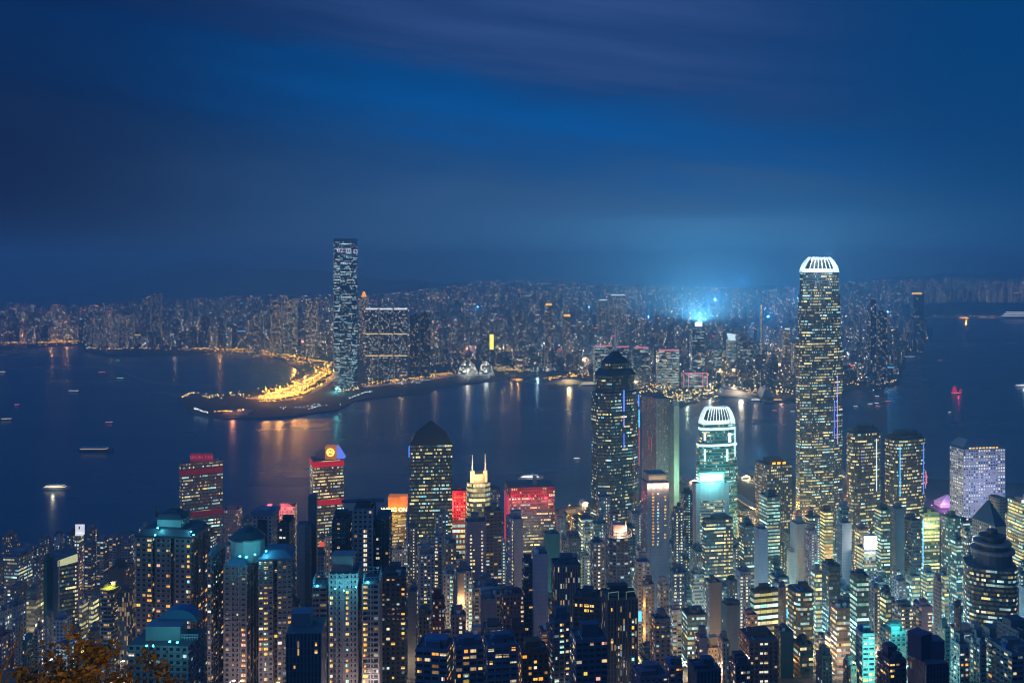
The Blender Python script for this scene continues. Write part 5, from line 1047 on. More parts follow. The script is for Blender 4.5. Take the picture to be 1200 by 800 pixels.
for x_, w_, hh in ((-4, 8, 12), (3.6, 7, 8.5)): b = MB(); b.box((x_, 1 + x_ * .1, h), (w_, 8, hh), .5 if x_ < 0 else .05); b.box((x_, 1 + x_ * .1, h + hh), (w_ + .5, 8.5, .5), .5 if x_ < 0 else .05); part(i, 'roof_box', b, mat('plum_render', (.09, .08, .14), .7, vary=.2))
i = by['slim tower glowing gold on every storey']; lamp('facade_flood', (i['plan'][0].x + 4, i['plan'][0].y - 12, i['h'] * .5), 3.5e4, (1, .55, .1), 1, i['root'])
i = by['plain white windowless building with a blue roof notch']; P = i['plan']; lamp('facade_flood', (P[1].x - 4, P[0].y - 26, i['h'] * .25), 7e4, (1, .95, .8), 1.5, i['root'])
# ================= auto descriptions for the many smaller buildings =================
PENDING = []
def describe(root, desc, x, y, refs): PENDING.append((root, desc, x, y, refs))
ORD = ['', 'second', 'third', 'fourth', 'fifth', 'sixth', 'seventh', 'eighth', 'ninth', 'tenth', 'eleventh', 'twelfth', 'thirteenth', 'fourteenth', 'fifteenth']
def settle():
    used = {o.get('label') for o in bpy.data.objects}
    groups = {}
    for it in PENDING:
        root, desc, x, y, refs = it
        near = sorted(refs, key=lambda r: math.hypot(r[1] - x, r[2] - y))[0]; dx, dy = x - near[1], y - near[2]
        rel = ('right of' if dx > 0 else 'left of') if abs(dx) > abs(dy) else ('above' if dy < 0 else 'below')
        groups.setdefault((desc, rel, near[0]), []).append((math.hypot(dx, dy), it))
    for (desc, rel, ref), its in groups.items():
        its.sort(key=lambda q: q[0])
        for j, (_, it) in enumerate(its):
            it[0]['label'] = f'{desc} {rel} {ref}' if len(its) == 1 else f'{desc} {rel} {ref}, ' + (f'{ORD[j]} nearest' if j else 'nearest')
# ================= low and middling buildings that fill the streets =================
for n in sorted(NEAR, key=lambda q: q['Y']): cover(n['x0'], n['x1'], n['yt'], 800)
REFS = [(n['ref'], (n['x0'] + n['x1']) / 2, n['yt'] + 12) for n in NEAR if n['ref']]
rnd = random.Random(20)
cand = []
for Y in range(590, 1420, 38):
    px = -20 + rnd.uniform(0, 12)
    while px < 1215:
        Wm = rnd.uniform(10.5, 18) if rnd.random() < .8 else rnd.uniform(18, 27); wpx = Wm / Y * F
        xa, xb = px, px + wpx; Yj = Y + rnd.uniform(-12, 12); X = ((xa + xb) / 2 - CX) / F * Yj
        px += wpx + rnd.uniform(2, 6)
        if Yj > shoreY(xa) - 40: continue
        r = Wm * .60
        if any((X - q[0]) ** 2 + (Yj + 8 - q[1]) ** 2 < (r + q[2] * .80) ** 2 for q in PRINTS): continue
        west = xa < 420
        hgt = rnd.uniform(14, 40) if Yj > 1180 else rnd.triangular(30, 125 if not west else 80, 64 if not west else 48)
        z = ground(X, Yj) + hgt; yt = HY + F * (CZ - z) / Yj
        for n in NEAR:                                   # never stand in front of the head of a taller neighbour
            if n['Y'] > Yj and min(xb, n['x1']) - max(xa, n['x0']) > .3 * min(wpx, n['x1'] - n['x0']): yt = max(yt, n['yt'] + min(115, 70 + .13 * (n['Y'] - Yj)))
        if yt > 796 or (CZ - (yt - HY) / F * Yj) - ground(X, Yj) < 12: continue
        cand.append((Yj, xa, xb, yt, X, r))
cand.sort(key=lambda q: q[0])
# only those that would peep out between the taller ones
keep = []
for c in cand:
    Yj, xa, xb, yt, X, r = c
    m = np.zeros((800, 1200), bool)
    for n in NEAR:
        if n['Y'] < Yj: m[int(max(0, n['yt'])):800, int(max(0, n['x0'])):int(max(0, min(1200, n['x1'])))] = True
    a, b_, t = int(max(0, xa)), int(max(0, min(1200, xb))), int(max(0, yt))
    area = int((~m[t:800, a:b_]).sum()) if b_ > a else 0
    if area > 60: keep.append((area, c))
keep.sort(key=lambda q: -q[0])
SHADES = ((LAV, 'lavender grey'), (PALE, 'pale'), (GREY, 'grey'), (TAN, 'tan'), (BLUE, 'dark blue'), (PINK, 'rose'), (DARK, 'black'), (BROWN, 'brown'), ((.46, .44, .40), 'cream'))
SHADES_C = ((GREY, 'grey'), (BLUE, 'dark blue'), (DARK, 'black'), ((.12, .22, .24), 'teal'), (LAV, 'lavender grey'), ((.20, .26, .32), 'steel blue'), (PALE, 'pale'), ((.08, .15, .18), 'dark teal'), (PINK, 'rose'))
for area, (Yj, xa, xb, yt, X, r) in keep[:250]:
    if any((X - q[0]) ** 2 + (Yj + 8 - q[1]) ** 2 < (r + q[2] * .75) ** 2 for q in PRINTS): continue
    central = xa > 650; wl, wn = rnd.choice(SHADES_C if central else SHADES)
    st = rnd.choice(('small', 'apt', 'balc', 'grid', 'ribbon', 'bright')) if central else rnd.choice(('small', 'apt', 'balc', 'small', 'grid'))
    tone = rnd.choice((.95, .5, .2, .12) if central else (.95, .6, .3)); lit = {'bright': .52, 'ribbon': .36, 'grid': .26}.get(st, .12) * rnd.uniform(.7, 1.4)
    office = st in ('ribbon', 'bright'); tall = (HY + F * (CZ - ground(X, Yj)) / Yj) - yt > 60
    i = B('office_block' if office else 'street_block', None, xa, xb, yt, Yj, st, wl, lit=lit, tone=tone, cat='block', roof=rnd.choice((1, 2, 2)), group='smaller buildings filling the streets')
    if central and rnd.random() < .30:
        P = i['plan']; q = P[0].lerp(P[1], rnd.choice((.12, .5, .88))); b = MB(); b.box((q.x, q.y - .7, i['h'] * rnd.uniform(.15, .6)), (rnd.uniform(1.2, 4), .5, rnd.uniform(3, 10)), 0); part(i, 'shop_sign', b, NEON[rnd.choice(('teal', 'white', 'amber', 'sky', 'cool', 'dimred', 'pink', 'teal'))])
    if rnd.random() < .65:
        pxm = xa + (xb - xa) * rnd.uniform(.55, .9); hs = hit_side(i['sides'], i['base'], pxm); kc = rnd.choice(('w', 'w', 't', 'y'))
        if hs:
            Yh, sd, t = hs; ib = min(sd[4] - 1, int(t * sd[4]))
            for j in range(0, sd[5]):
                if HY + F * (CZ - i['base'].z - j * 3) / Yj < 800 and rnd.random() < .9: add_window(i['root'], i['base'], sd, ib, j, kc, rnd, (.5, .42))
    desc = ('taller ' if tall else 'low ') + wn + (' offices' if office else ' flats') + (' warm windowed' if False else '') + (' with gold windows' if tone > .9 else ' with mixed windows' if tone > .5 else ' with cold windows')
    describe(i['root'], desc, (xa + xb) / 2, yt + 8, REFS); cover(xa, xb, yt, 800)

# ================= across the harbour =================
FAC['farn'] = (facade('far_named_windows', .60, .56, 1, 1, 1.0, 2.6, cool=(.72, .92, 1.0), warm=(1.0, .66, .28), line=.0), 5.5, 5.4)
FAC['farr'] = (facade('far_ribbons', .94, .50, 4, .9, .6, 2.2, cool=(.30, .82, .95), warm=(1.0, .80, .45), line=.0), 4.0, 5.0)
KN = []
def K(kind, l, a, c, yt, Y, st='farn', wall=(.16, .17, .19), ref=None, cat='tower', **kw):
    i = B(kind, l, a, c, yt, Y, st, wall, ref=None, cat=cat, base_z=3.0, roof=kw.pop('roof', 1), rich=False, extend=0, rail=False, **kw); NEAR.pop(); KN.append(dict(i, ref=ref)); return i
KY = lambda py: (CZ - 3) * F / (py - HY)
ICC = K('skyscraper', 'tallest skyscraper across the harbour with lit digits near its top', 391.5, 418, 283, KY(455), 'farr', (.03, .09, .16), ref='the lit digit skyscraper', lit=.36, tone=.12, th=5, xs=393, roof=0, shape='oct', wname='wall')
P, h = ICC['plan'], ICC['h']; d_ = (P[1] - P[0]).normalized(); rz = math.atan2(d_.y, d_.x); n_ = Vector((d_.y, -d_.x)); Yk = ICC['Y']; pm = lambda t, row: (lambda q: Vector((q.x, q.y, CZ - (row - HY) / F * Yk - 3.0)))(P[0].lerp(P[1], t) + n_ * 2.0)
text_part(ICC['root'], 'led_clock_digit', '02:30', pm(.40, 293.6), 20, NEON['led'], rz, .5)
b = MB(); q = pm(.90, 297); 
for bx, bz, bw_, bh in ((-5, 0, 2, 13), (5, 0, 2, 13), (0, 0, 8, 2), (0, 11, 8, 2)): b.box((q.x + bx, q.y, q.z + bz), (bw_, .8, bh), rz)
part(ICC, 'led_mark', b, NEON['led'])
b = MB(); q = pm(.36, 286.4)
for j in range(9): b.box((q.x - 15 + j * 3.9, q.y, q.z), (3.0, .6, 2.6), rz)
part(ICC, 'led_line', b, NEON['cool'])
b = MB(); b.prism(chamfer(inset(P, 1.012), .24), h, h + 10, 3, 3, 0, 0); part(ICC, 'crown_screen', b, mat('blue_glass_screen', (.04, .10, .2), .3))
for row, nm in ((309, 'led'), (349, 'cool')):
    b = MB(); q = pm(.4, row)
    for j in range(7): b.box((q.x - 20 + j * 6.5, q.y, q.z), (3.5, .6, 3), rz)
    part(ICC, 'led_row', b, NEON[nm])
for a, c, yt, l, rf in ((428, 444, 362, 'waterfront slab with white roof line, joined closest to the lit digit skyscraper', None), (444.3, 461, 362, 'middle slab of the white roofed waterfront row', 'the white roofed slabs'), (461.3, 478, 362, 'white roofed waterfront slab beside a darker twin', None)):
    i = K('residential_slab', l, a, c, yt, KY(446), 'farn', (.05, .08, .12), ref=rf, lit=.17, tone=.45, th=4, roof=0, shape='notch')
    P, h = i['plan'], i['h']; q = P[0].lerp(P[1], .5); b = MB(); b.box((q.x, q.y - .6, h - 2), ((P[1] - P[0]).length * .95, .8, 5), R(4)); part(i, 'roof_light', b, NEON['white'])
    for row in (391.5, 417): b = MB(); b.box((q.x, q.y - .8, CZ - (row - HY) / F * i['Y'] - 3), ((P[1] - P[0]).length * .95, .8, 3.0), R(4)); part(i, 'lit_floor', b, MATS['warm_lit_window'])
for a, c, yt, l in ((480.5, 492, 370, 'dark residential tower with flat top, nearer the white roofed slabs'), (493, 504.5, 367, 'taller dark residential tower closing the white roofed row')):
    K('residential_tower', l, a, c, yt, KY(444), 'farn', (.04, .055, .08), lit=.09, tone=.9, th=3, shape='notch', ref='the dark twin towers' if a > 490 else None)
RT = K('residential_tower', 'slim tower with a glowing red orange cap behind the lit digit skyscraper', 421, 432, 348, 3900, 'farn', (.2, .16, .16), ref='the red capped tower', lit=.3, tone=.9, roof=0); b = MB(); b.prism(inset(RT['plan'], .6), RT['h'], RT['h'] + 22, 3, 3, 0, 0, top=inset(RT['plan'], .2)); part(RT, 'lit_cap', b, NEON['orange'])
for a, c, yt, yb, l, nm, kw in (
    (97, 108, 372, 405, 'dark estate block with dim lights, start of the speckled estate wall', None, dict(lit=.16)), (109, 124, 369, 406, 'speckled estate block of the western shore wall', 'the speckled estate wall', dict(lit=.30)), (125, 141, 368, 406, 'speckled estate block with a lit podium by the western shore', None, dict(lit=.34)), (142, 158, 369, 406, 'last speckled estate block beside the dark bay', None, dict(lit=.28)),
    (168, 178, 347, 402, 'tall thin tower with reddish roof lamps, standing above the western skyline', 'the reddish lamped tower', dict(lit=.12)), (179, 190, 344, 400, 'second tall tower with reddish roof lamps above the western skyline', None, dict(lit=.12)),
    (296, 306, 365, 418, 'amber flecked estate tower left of the rows behind the orange highway', None, dict(lit=.2)), (333, 349, 350, 415, 'bright flecked slab pair behind the orange highway', 'the bright flecked slabs', dict(lit=.34)), (358, 373, 353, 418, 'bright flecked slab next to the lit digit skyscraper', None, dict(lit=.38)), (316, 331, 356, 416, 'flecked slab with warm ladder windows, mid bay', None, dict(lit=.3)),
    (607, 614, 366, 430, 'dark slender tower in the hazy middle of the far town', None, dict(lit=.12)), (638, 648, 358, 430, 'grey tower topped by an orange beacon', 'the orange beacon tower', dict(lit=.2, nm='amber')), (659, 670, 371, 428, 'dark square tower capped by an orange roof lamp', 'the orange roof lamp tower', dict(lit=.12, nm='amber')),
    (573, 579, 390, 425, 'small block with a tall golden lit front, behind the glass vaults', 'the golden lit front', dict(lit=.1, nm=None)), (700, 712, 352, 405, 'far slab with a row of white roof lights, right of the star tower spire', None, dict(lit=.2, nm='white')), (712.5, 734, 346, 405, 'broad far slab crowned by white dotted roof lights', 'the white dotted slab', dict(lit=.24, nm='white')),
    (890.5, 893, 356, 430, 'very thin pale lit column in front of the far eastern blocks', 'the thin pale column', dict(lit=.9, nm=None)), (916, 926, 386, 440, 'pale tower with a white sign on its shoulder, near the tallest tower', None, dict(lit=.3, nm='white')), (927, 934, 402, 446, 'peach lit small tower beside the tallest tower', None, dict(lit=.5)),
    (1016, 1027, 352, 458, 'tall blue tower with a white cap line, across the harbour', 'the tall blue tower', dict(lit=.10, wall=(.07, .16, .26))), (1027.3, 1040, 366, 458, 'lower half of the stepped blue tower pair', None, dict(lit=.12, wall=(.07, .16, .26))),
    (1066, 1083, 345, 412, 'dark blue tower with amber roof edge at the eastern point', 'the amber edged tower', dict(lit=.05, wall=(.05, .1, .18), nm='amber')),
    (808, 826, 386, 452, 'glass tower under the dazzling white floodlight', 'the dazzling floodlight', dict(lit=.25, st='farr')), (851, 862, 398, 437, 'tilted screen topped tower with a cream lit face', 'the tilted screen tower', dict(lit=.85, nm=None, st='farr')),
    (864, 882, 396, 440, 'dark glass block with turquoise floors, next to the tilted screen', None, dict(lit=.25, st='farr')), (834, 846, 410, 440, 'low teal block left of the tilted screen', None, dict(lit=.35, st='farr')),
    (695, 717, 406, 452, 'first of four teal office blocks with a red roof line', None, dict(lit=.42, st='farr', nm='pink')), (718, 737, 407, 452, 'second teal office block with red roof line, behind the star tower spire', 'the red lined blocks', dict(lit=.3, st='farr', nm='pink')), (740, 760, 408, 455, 'third teal office block with red roof line', None, dict(lit=.28, st='farr', nm='pink')), (769, 796, 411, 456, 'widest green lit block with a red roof line', 'the widest red lined block', dict(lit=.7, st='farr', nm='pink'))):
    kw = dict(kw); nmk = kw.pop('nm', 0); st = kw.pop('st', 'farn'); kw.setdefault('tone', .35 if st == 'farr' else .75)
    i = K('far_tower', l, a, c, yt, KY(yb), st, kw.pop('wall', (.15, .16, .18)), ref=nm, roof=0 if nmk else 1, th=5, **kw)
    if nmk:
        P, h = i['plan'], i['h']; b = MB(); k_ = .5 if nmk == 'amber' else 1.0
        if nmk in ('amber',): b.prism(inset(P, .7), h, h + 8, 3, 3, 0, 0)
        else: q = P[0].lerp(P[1], .5); b.box((q.x, q.y - .8, h), ((P[1] - P[0]).length * (.98 if nmk != 'white' else .8), 1.5, 4.5), R(5))
        part(i, 'roof_light', b, NEON[nmk])
by = {n['label']: n for n in KN}
i = by['small block with a tall golden lit front, behind the glass vaults']; P, h = i['plan'], i['h']; q = P[0].lerp(P[1], .5); b = MB(); b.box((q.x, q.y - 1, h * .45), ((P[1] - P[0]).length * .8, .8, h * .5)); part(i, 'lit_front', b, NEON['yellow'])
i = by['glass tower under the dazzling white floodlight']; P, h = i['plan'], i['h']; q = P[0].lerp(P[1], .5); b = MB(); b.box((q.x, q.y + 6, h), (5, 5, 16)); part(i, 'floodlight_pole', b, M_DARK); b = MB(); b.prism([Vector((q.x + 10 * math.cos(a_ * math.pi / 6), q.y + 2 + 4 * math.sin(a_ * math.pi / 6))) for a_ in range(12)], h + 12, h + 22, 9, 9, 0, 0); b.face([(q.x + 10 * math.cos(-a_ * math.pi / 6), q.y + 2 + 4 * math.sin(-a_ * math.pi / 6), h + 12) for a_ in range(12)]); part(i, 'floodlight_panel', b, mat('floodlight_glass', (1, 1, 1), .5, emit=30, ecol=(.85, .95, 1))); fb = lamp('floodlight_halo_beam', (q.x, q.y - 8, h + 23), 1.3e7, (.42, .76, 1), 8, i['root'], 'SPOT'); fb.data.spot_size = R(125); fb.data.spot_blend = .25; fb.rotation_euler = (R(-150), 0, 0)
f2 = lamp('floodlight_halo_beam', (q.x, q.y + 14, h + 26), 1.05e7, (.45, .78, 1), 8, i['root'], 'SPOT'); f2.data.spot_size = R(172); f2.data.spot_blend = .15; f2.rotation_euler = (R(180), 0, 0)  # second beam, added to spread the halo upward
i = by['tilted screen topped tower with a cream lit face']; P, h = i['plan'], i['h']; b = MB(); b.face([(P[0].x, P[0].y - 1, h), (P[1].x, P[1].y - 1, h - 3), (P[1].x - 3, P[1].y - 1, h + 20), (P[0].x - 6, P[0].y - 1, h + 24)]); b.face([(P[0].x - 6, P[0].y + 2, h + 24), (P[1].x - 3, P[1].y + 2, h + 20), (P[1].x, P[1].y + 2, h - 3), (P[0].x, P[0].y + 2, h)]); part(i, 'tilted_screen', b, NEON['cool'])
# hotel outlined in pink tubes
i = K('outlined_hotel', 'low hotel outlined in pink tubes like a gateway', 798, 829, 437, KY(455), 'farr', (.12, .14, .17), ref='the pink outlined hotel', lit=.45, tone=.4, roof=0, th=5, cat='hotel')
P, h = i['plan'], i['h']; b = MB(); a, c = P[0] + Vector((0, -1.5)), P[1] + Vector((0, -1.5)); V = lambda p, z: (p.x, p.y, z)
for p in (a, a.lerp(c, .2), a.lerp(c, .8), c): b.tube(V(p, 2), V(p, h), 1.1, 1.1, 5)
b.tube(V(a, h), V(c, h), 1.4, 1.4, 5); b.tube(V(a.lerp(c, .2), h * .82), V(a.lerp(c, .8), h * .82), 1.0, 1.0, 5); part(i, 'pink_tube', b, NEON['pink'])
# glass vaulted station, cultural centre with swept roof, ocean pier
def vault(name, l, a, c, yt, yb, m, ref, ridge_t=.5, cat='building', lampp=None):
    Y = KY(yb); xa, xb = (a - CX) / F * Y, (c - CX) / F * Y; zt = CZ - (yt - HY) / F * Y; root = empty(name, (xa, Y, 3), l, cat); W = xb - xa; H = zt - 3; b = MB(); n = 14
    prof = [Vector((W * j / n, 0, H * math.sin(math.pi * (j / n) ** (math.log(.5) / math.log(ridge_t))) ** .7)) for j in range(n + 1)]
    for p, q in zip(prof, prof[1:]): b.face([p, q, q + Vector((0, 60, 0)), p + Vector((0, 60, 0))], 0, [(p.x / 6, 0), (q.x / 6, 0), (q.x / 6, 10), (p.x / 6, 10)])
    b.face([p for p in reversed(prof)], 0, [(p.x / 6, p.z / 6) for p in reversed(prof)]); b.face([p + Vector((0, 60, 0)) for p in prof], 0); b.build('vault_roof', m, root)
    b = MB(); b.box((W / 2, 28, 0), (W * 1.08, 62, 5)); b.build('podium', M_CONC, root)
    if lampp: lamp('hall_light', (W / 2, -25, 14), lampp[0], lampp[1], 6, root)
    KN.append(dict(root=root, ref=ref, x0=a, x1=c, yt=yt, Y=Y)); return root
M_LAT = facade('lit_lattice', .82, .80, 1, 1, 1.0, 4.0, cool=(.8, 1, .95), warm=(1, .92, .7), mass=True, line=0)
vault('glass_vault', 'bright glass vault of the waterfront station, nearer the white roofed slabs', 536, 560, 424, 440, M_LAT, 'the glass vaults', .45, lampp=(7e4, (1, .95, .75)))
vault('glass_vault', 'smaller glass vault of the waterfront station beside the golden hall', 561, 579, 425, 440, M_LAT, None, .4, lampp=(5e4, (.9, 1, .9)))
vault('pier_terminal', 'long terminal on the ocean pier glowing amber', 643, 690, 444, 450, M_CONC, 'the amber pier terminal', .5, lampp=(1.2e5, (1, .7, .3)))
vault('swept_hall', 'windowless hall with a swept roof on the far promenade', 846, 886, 456, 464, mat('pale_tile', (.45, .38, .34), .8, vary=.2), 'the swept roof hall', .2, lampp=(1.0e5, (1, .85, .6)))
vault('low_museum', 'low domed museum by the swept roof hall', 893, 906, 455, 466, MATS['pale_tile'], None, .5)
vault('park_pavilion', 'low lit pavilion on the dark park point', 262, 290, 482.5, 486, M_CONC, None, .5, lampp=(3e4, (1, .35, .15)))
b = MB()
# --- the crowd of towers behind
FRONT = [(-100, 4550), (95, 4750), (100, 4950), (165, 4400), (250, 4350), (330, 4250), (395, 3900), (430, 3700), (500, 3650), (560, 3900), (600, 3650), (680, 3400), (750, 3200), (800, 3050), (930, 2990), (985, 3000), (1015, 3120), (1050, 3350), (1060, 4150), (1088, 4900), (1093, 7700), (1400, 7700)]
CAP = [(-50, 353), (60, 357), (95, 358), (165, 350), (200, 352), (290, 346), (390, 346), (430, 346), (520, 337), (560, 330), (650, 328), (700, 332), (800, 336), (900, 338), (1000, 330), (1100, 326), (1250, 323)]
rk = random.Random(77); far = []
Y = 2960.0
while Y < 9600:
    px = -40 + rk.uniform(0, 10)
    while px < 1240:
        big = rk.random(); Wm = rk.uniform(18, 34) if big < .8 else rk.uniform(36, 70); wpx = Wm / Y * F; gap = rk.uniform(4, 26) if rk.random() < .8 else rk.uniform(30, 110)
        cx_ = px + wpx / 2
        if Y > lerp(cx_, FRONT) and not (1058 < cx_ < 1095 and Y > 5200 and Y < 7600):
            gz = 3 + max(0, Y - 6300) * .055
            clus = .5 + .5 * math.sin(cx_ * .043 + Y * .0021) * math.sin(Y * .0037 + cx_ * .017)
            hb = rk.triangular(22, 70, 40) if Y < 4300 and cx_ > 520 else rk.triangular(30, 125, 70)
            hgt = hb * (.7 + .75 * clus) * (1.0 if Wm < 36 else .6) * (1.15 if Y > 5500 else 1)
            z = gz + hgt; yt = HY + F * (CZ - z) / Y; yt = max(yt, lerp(cx_, CAP) + rk.random() ** 2 * 12)
            z = CZ - (yt - HY) / F * Y
            if z - gz > 8: far.append((Y + rk.uniform(-30, 30), px, px + wpx, yt, gz, z))
        px += wpx + gap / Y * F
    Y += 62 + Y * .011
far.sort(key=lambda q: q[0])
for n in sorted([q for q in KN], key=lambda q: q['Y']): pass
items = [(n['Y'], n['x0'], n['x1'], n['yt'], None) for n in KN] + [(f[0], f[1], f[2], f[3], f) for f in far]
items.sort(key=lambda q: q[0]); vis = []
for Y, a, c, yt, f in items:
    bot = HY + F * (CZ - 3) / Y if f is None else HY + F * (CZ - f[4]) / Y
    n = cover(a, c, yt, bot)
    if f is not None and n >= 2: vis.append((n, f))
vis.sort(key=lambda q: -q[0])
KREFS = [(n['ref'], (n['x0'] + n['x1']) / 2, n['yt'] + 12) for n in KN if n.get('ref')] + [('the tallest tower', 962, 380), ('the cruise ship', 1188, 352), ('the clouded hill foot', 230, 345), ('the western view edge', 0, 380)]
def far_box(b, f, m0=0):
    Y, a, c, yt, gz, z = f; w = (c - a) / F * Y; x = ((a + c) / 2 - CX) / F * Y; d = min(w, 30); th = rk.uniform(-.3, .3)
    cs, sn = math.cos(th), math.sin(th); Pp = [(x + p * cs - q * sn, Y + d / 2 + p * sn + q * cs) for p, q in ((-w / 2, -d / 2), (w / 2, -d / 2), (w / 2, d / 2), (-w / 2, d / 2))]
    if rk.random() < .35 and w > 16: Pp = notched(Pp, 11, 3, 4)
    u = 64 * rk.randrange(2, 4000)
    b.prism(Pp, gz - 6, z, 4.4, 4.0, 0, 1, u0=u)
    k_ = rk.uniform(.35, .7); b.prism(inset(Pp[:4] if len(Pp) == 4 else [Pp[0], Pp[len(Pp) // 4], Pp[len(Pp) // 2], Pp[3 * len(Pp) // 4]], k_), z, z + rk.uniform(3, 7), 9, 9, 1, 1, mblank=1)
    r_ = rk.random()
    if r_ < (.10 if Y < 7000 else .38):
        s = rk.choice((2, 2, 3, 3, 4, 5)); b.box((x, Y - .5, z + .3), (w * rk.uniform(.25, .8), 1.5, rk.uniform(2.5, 5)), th, s); return s
    return 0
FM = [FAC['far'][0], M_ROOF, NEON['amber'], NEON['white'], NEON['red'], NEON['sky']]
TOPN = {0: '', 2: ' amber signed', 3: ' white signed', 4: ' red signed', 5: ' blue signed'}
for n, f in vis[:150]:
    b = MB(); s = far_box(b, f); Y, a, c, yt, gz, z = f; bx = ((a + c) / 2 - CX) / F * Y
    for j, v in enumerate(b.v): b.v[j] = (v[0] - bx, v[1] - Y, v[2] - gz)
    o = b.build('distant_tower', FM); o.location = (bx, Y, gz)
    tag(o, None, 'tower', 'hazy towers crowding the far shore')
    desc = ('tall' if z - gz > 95 else 'middling' if z - gz > 55 else 'low') + TOPN[s] + (' broad' if c - a > 10 else ' narrow' if c - a < 6.5 else '') + (' waterfront block' if Y < lerp(a, FRONT) + 350 else ' hazy tower')
    describe(o, desc, (a + c) / 2, yt + 6, KREFS)
b = MB()
for n, f in vis[150:]: far_box(b, f)
tag(b.build('distant_city', FM), 'hazy mass of small far towers behind the waterfront', 'city', kind='stuff')
settle()
# ================= lights of the far shore =================
def light_dots(name, pts, size, m, label, pole=True):
    b = MB()
    for p in pts:
        b.box((p[0], p[1], p[2]), (size, size, size * .7), 0, 0)
        if pole: b.box((p[0], p[1] + size, 3), (.4, .4, p[2] - 2.8), 0, 1)
    o = b.build(name, [m, M_DARK]); tag(o, label, 'lights', kind='stuff'); return o
rl = random.Random(5)
def along(pts, n, jx=.6, jy=.5, z=12):
    out = []; seg = [math.hypot(c[0] - a[0], c[1] - a[1]) for a, c in zip(pts, pts[1:])]; T = sum(seg)
    for i in range(n):
        t = rl.random() * T; k_ = 0
        while k_ < len(seg) - 1 and t > seg[k_]: t -= seg[k_]; k_ += 1
        a, c = pts[k_], pts[k_ + 1]; u = t / max(seg[k_], 1e-6); g_ = gpt(a[0] + (c[0] - a[0]) * u + rl.gauss(0, jx), a[1] + (c[1] - a[1]) * u + rl.gauss(0, jy)); out.append((g_.x, g_.y, z))
    return out
ORG = mat('sodium_lamp', (1, .45, .05), .6, emit=5.5, ecol=(1, .50, .07)); YLW = mat('warm_street_lamp', (1, .75, .3), .6, emit=4.5, ecol=(1, .66, .22)); WHT = mat('cool_street_lamp', (.9, 1, 1), .6, emit=3.6, ecol=(.85, 1, .98)); PNK = mat('rose_street_lamp', (1, .5, .4), .6, emit=5, ecol=(1, .42, .32))
hw = [(303, 469), (322, 463), (342, 457), (360, 449), (374, 441), (384, 433), (388, 428)]
hw2 = [(310, 470), (335, 468), (352, 462), (366, 453), (378, 444), (388, 438)]
hw3 = [(392, 428), (372, 425), (350, 421), (326, 416), (296, 412), (258, 411), (215, 410)]
org = along(hw, 130, .9, .5) + along(hw2, 120, .9, .5) + along([(318, 470), (350, 466), (378, 453), (392, 440)], 90, 1.2, .6) + along(hw3, 130, .8, .4) + along([(245, 409), (290, 413), (330, 418), (375, 427)], 150, 8, 2.6) + along(hw, 150, 7, 3) + along(hw2, 80, 6, 2.6) + along([(258, 412), (290, 414), (318, 417), (345, 421), (370, 428)], 70, 2, .8) + along([(0, 402), (30, 400), (60, 401), (92, 399)], 220, 2, 2.6) + along([(0, 404), (95, 402)], 60, 2, .6) + along([(160, 410), (200, 411), (240, 410)], 28, 2, 1) \
    + along([(425, 453), (455, 450), (490, 446), (520, 441), (536, 438)], 110, 2, 1.1) + along([(255, 486), (275, 485), (285, 484)], 20, 1.5, .5) + along([(640, 447), (690, 441)], 60, 2, 1.4) + along([(735, 450), (765, 455), (790, 456)], 46, 4, 2.4) + along([(975, 420), (1000, 432), (985, 447), (1005, 452)], 70, 4, 2.5) + along([(1066, 412), (1080, 404), (1088, 397)], 28, .7, .5)
ylw = along([(100, 409), (130, 411), (158, 410)], 50, 1.5, .8) + along([(214, 470), (222, 464), (231, 464)], 16, .8, .5) + along([(240, 468), (262, 466), (290, 465)], 30, 3, 2) + along([(396, 462), (420, 457)], 18, 3, 1.5) + along([(579, 434), (600, 436), (620, 436)], 80, 3, 1.8) + along([(500, 425), (640, 428)], 90, 10, 6) + along([(845, 440), (930, 440)], 90, 10, 8) + along([(745, 462), (770, 468), (800, 467), (840, 460)], 240, 8, 4) + along([(860, 459), (905, 462), (935, 462)], 60, 2, 1.4) + along([(690, 424), (760, 428), (790, 430)], 24, 4, 2) + along([(1018, 455), (1050, 449)], 22, 1, .6) + along([(520, 415), (640, 418)], 30, 6, 4) + along([(1095, 371.6), (1200, 372.4)], 90, 3, .8)
wht = along([(225, 481), (232, 484), (244, 488)], 16, .5, .5) + along([(330, 482), (360, 481), (395, 476)], 22, 4, 1.5) + along([(395, 459), (402, 461)], 10, 2, 1) + along([(410, 470), (425, 464), (438, 461)], 20, .6, .4) + along([(460, 452), (480, 450), (500, 448)], 26, 3, 1.5) + along([(620, 437), (650, 436)], 24, 3, 1.5) + along([(776, 478), (792, 475), (820, 466), (836, 463)], 34, .5, .4) + along([(985, 435), (1010, 442), (1018, 440)], 40, 6, 3.5) + along([(100, 405), (105, 411)], 8, 1, 1)
light_dots('distant_street_lights', org, 2.0, ORG, 'orange sodium street lamps along the far roads')
light_dots('distant_street_lights', ylw, 1.9, YLW, 'warm yellow lamps along the far promenades')
light_dots('distant_street_lights', wht, 1.7, WHT, 'cool white lamps on the far quays and park')
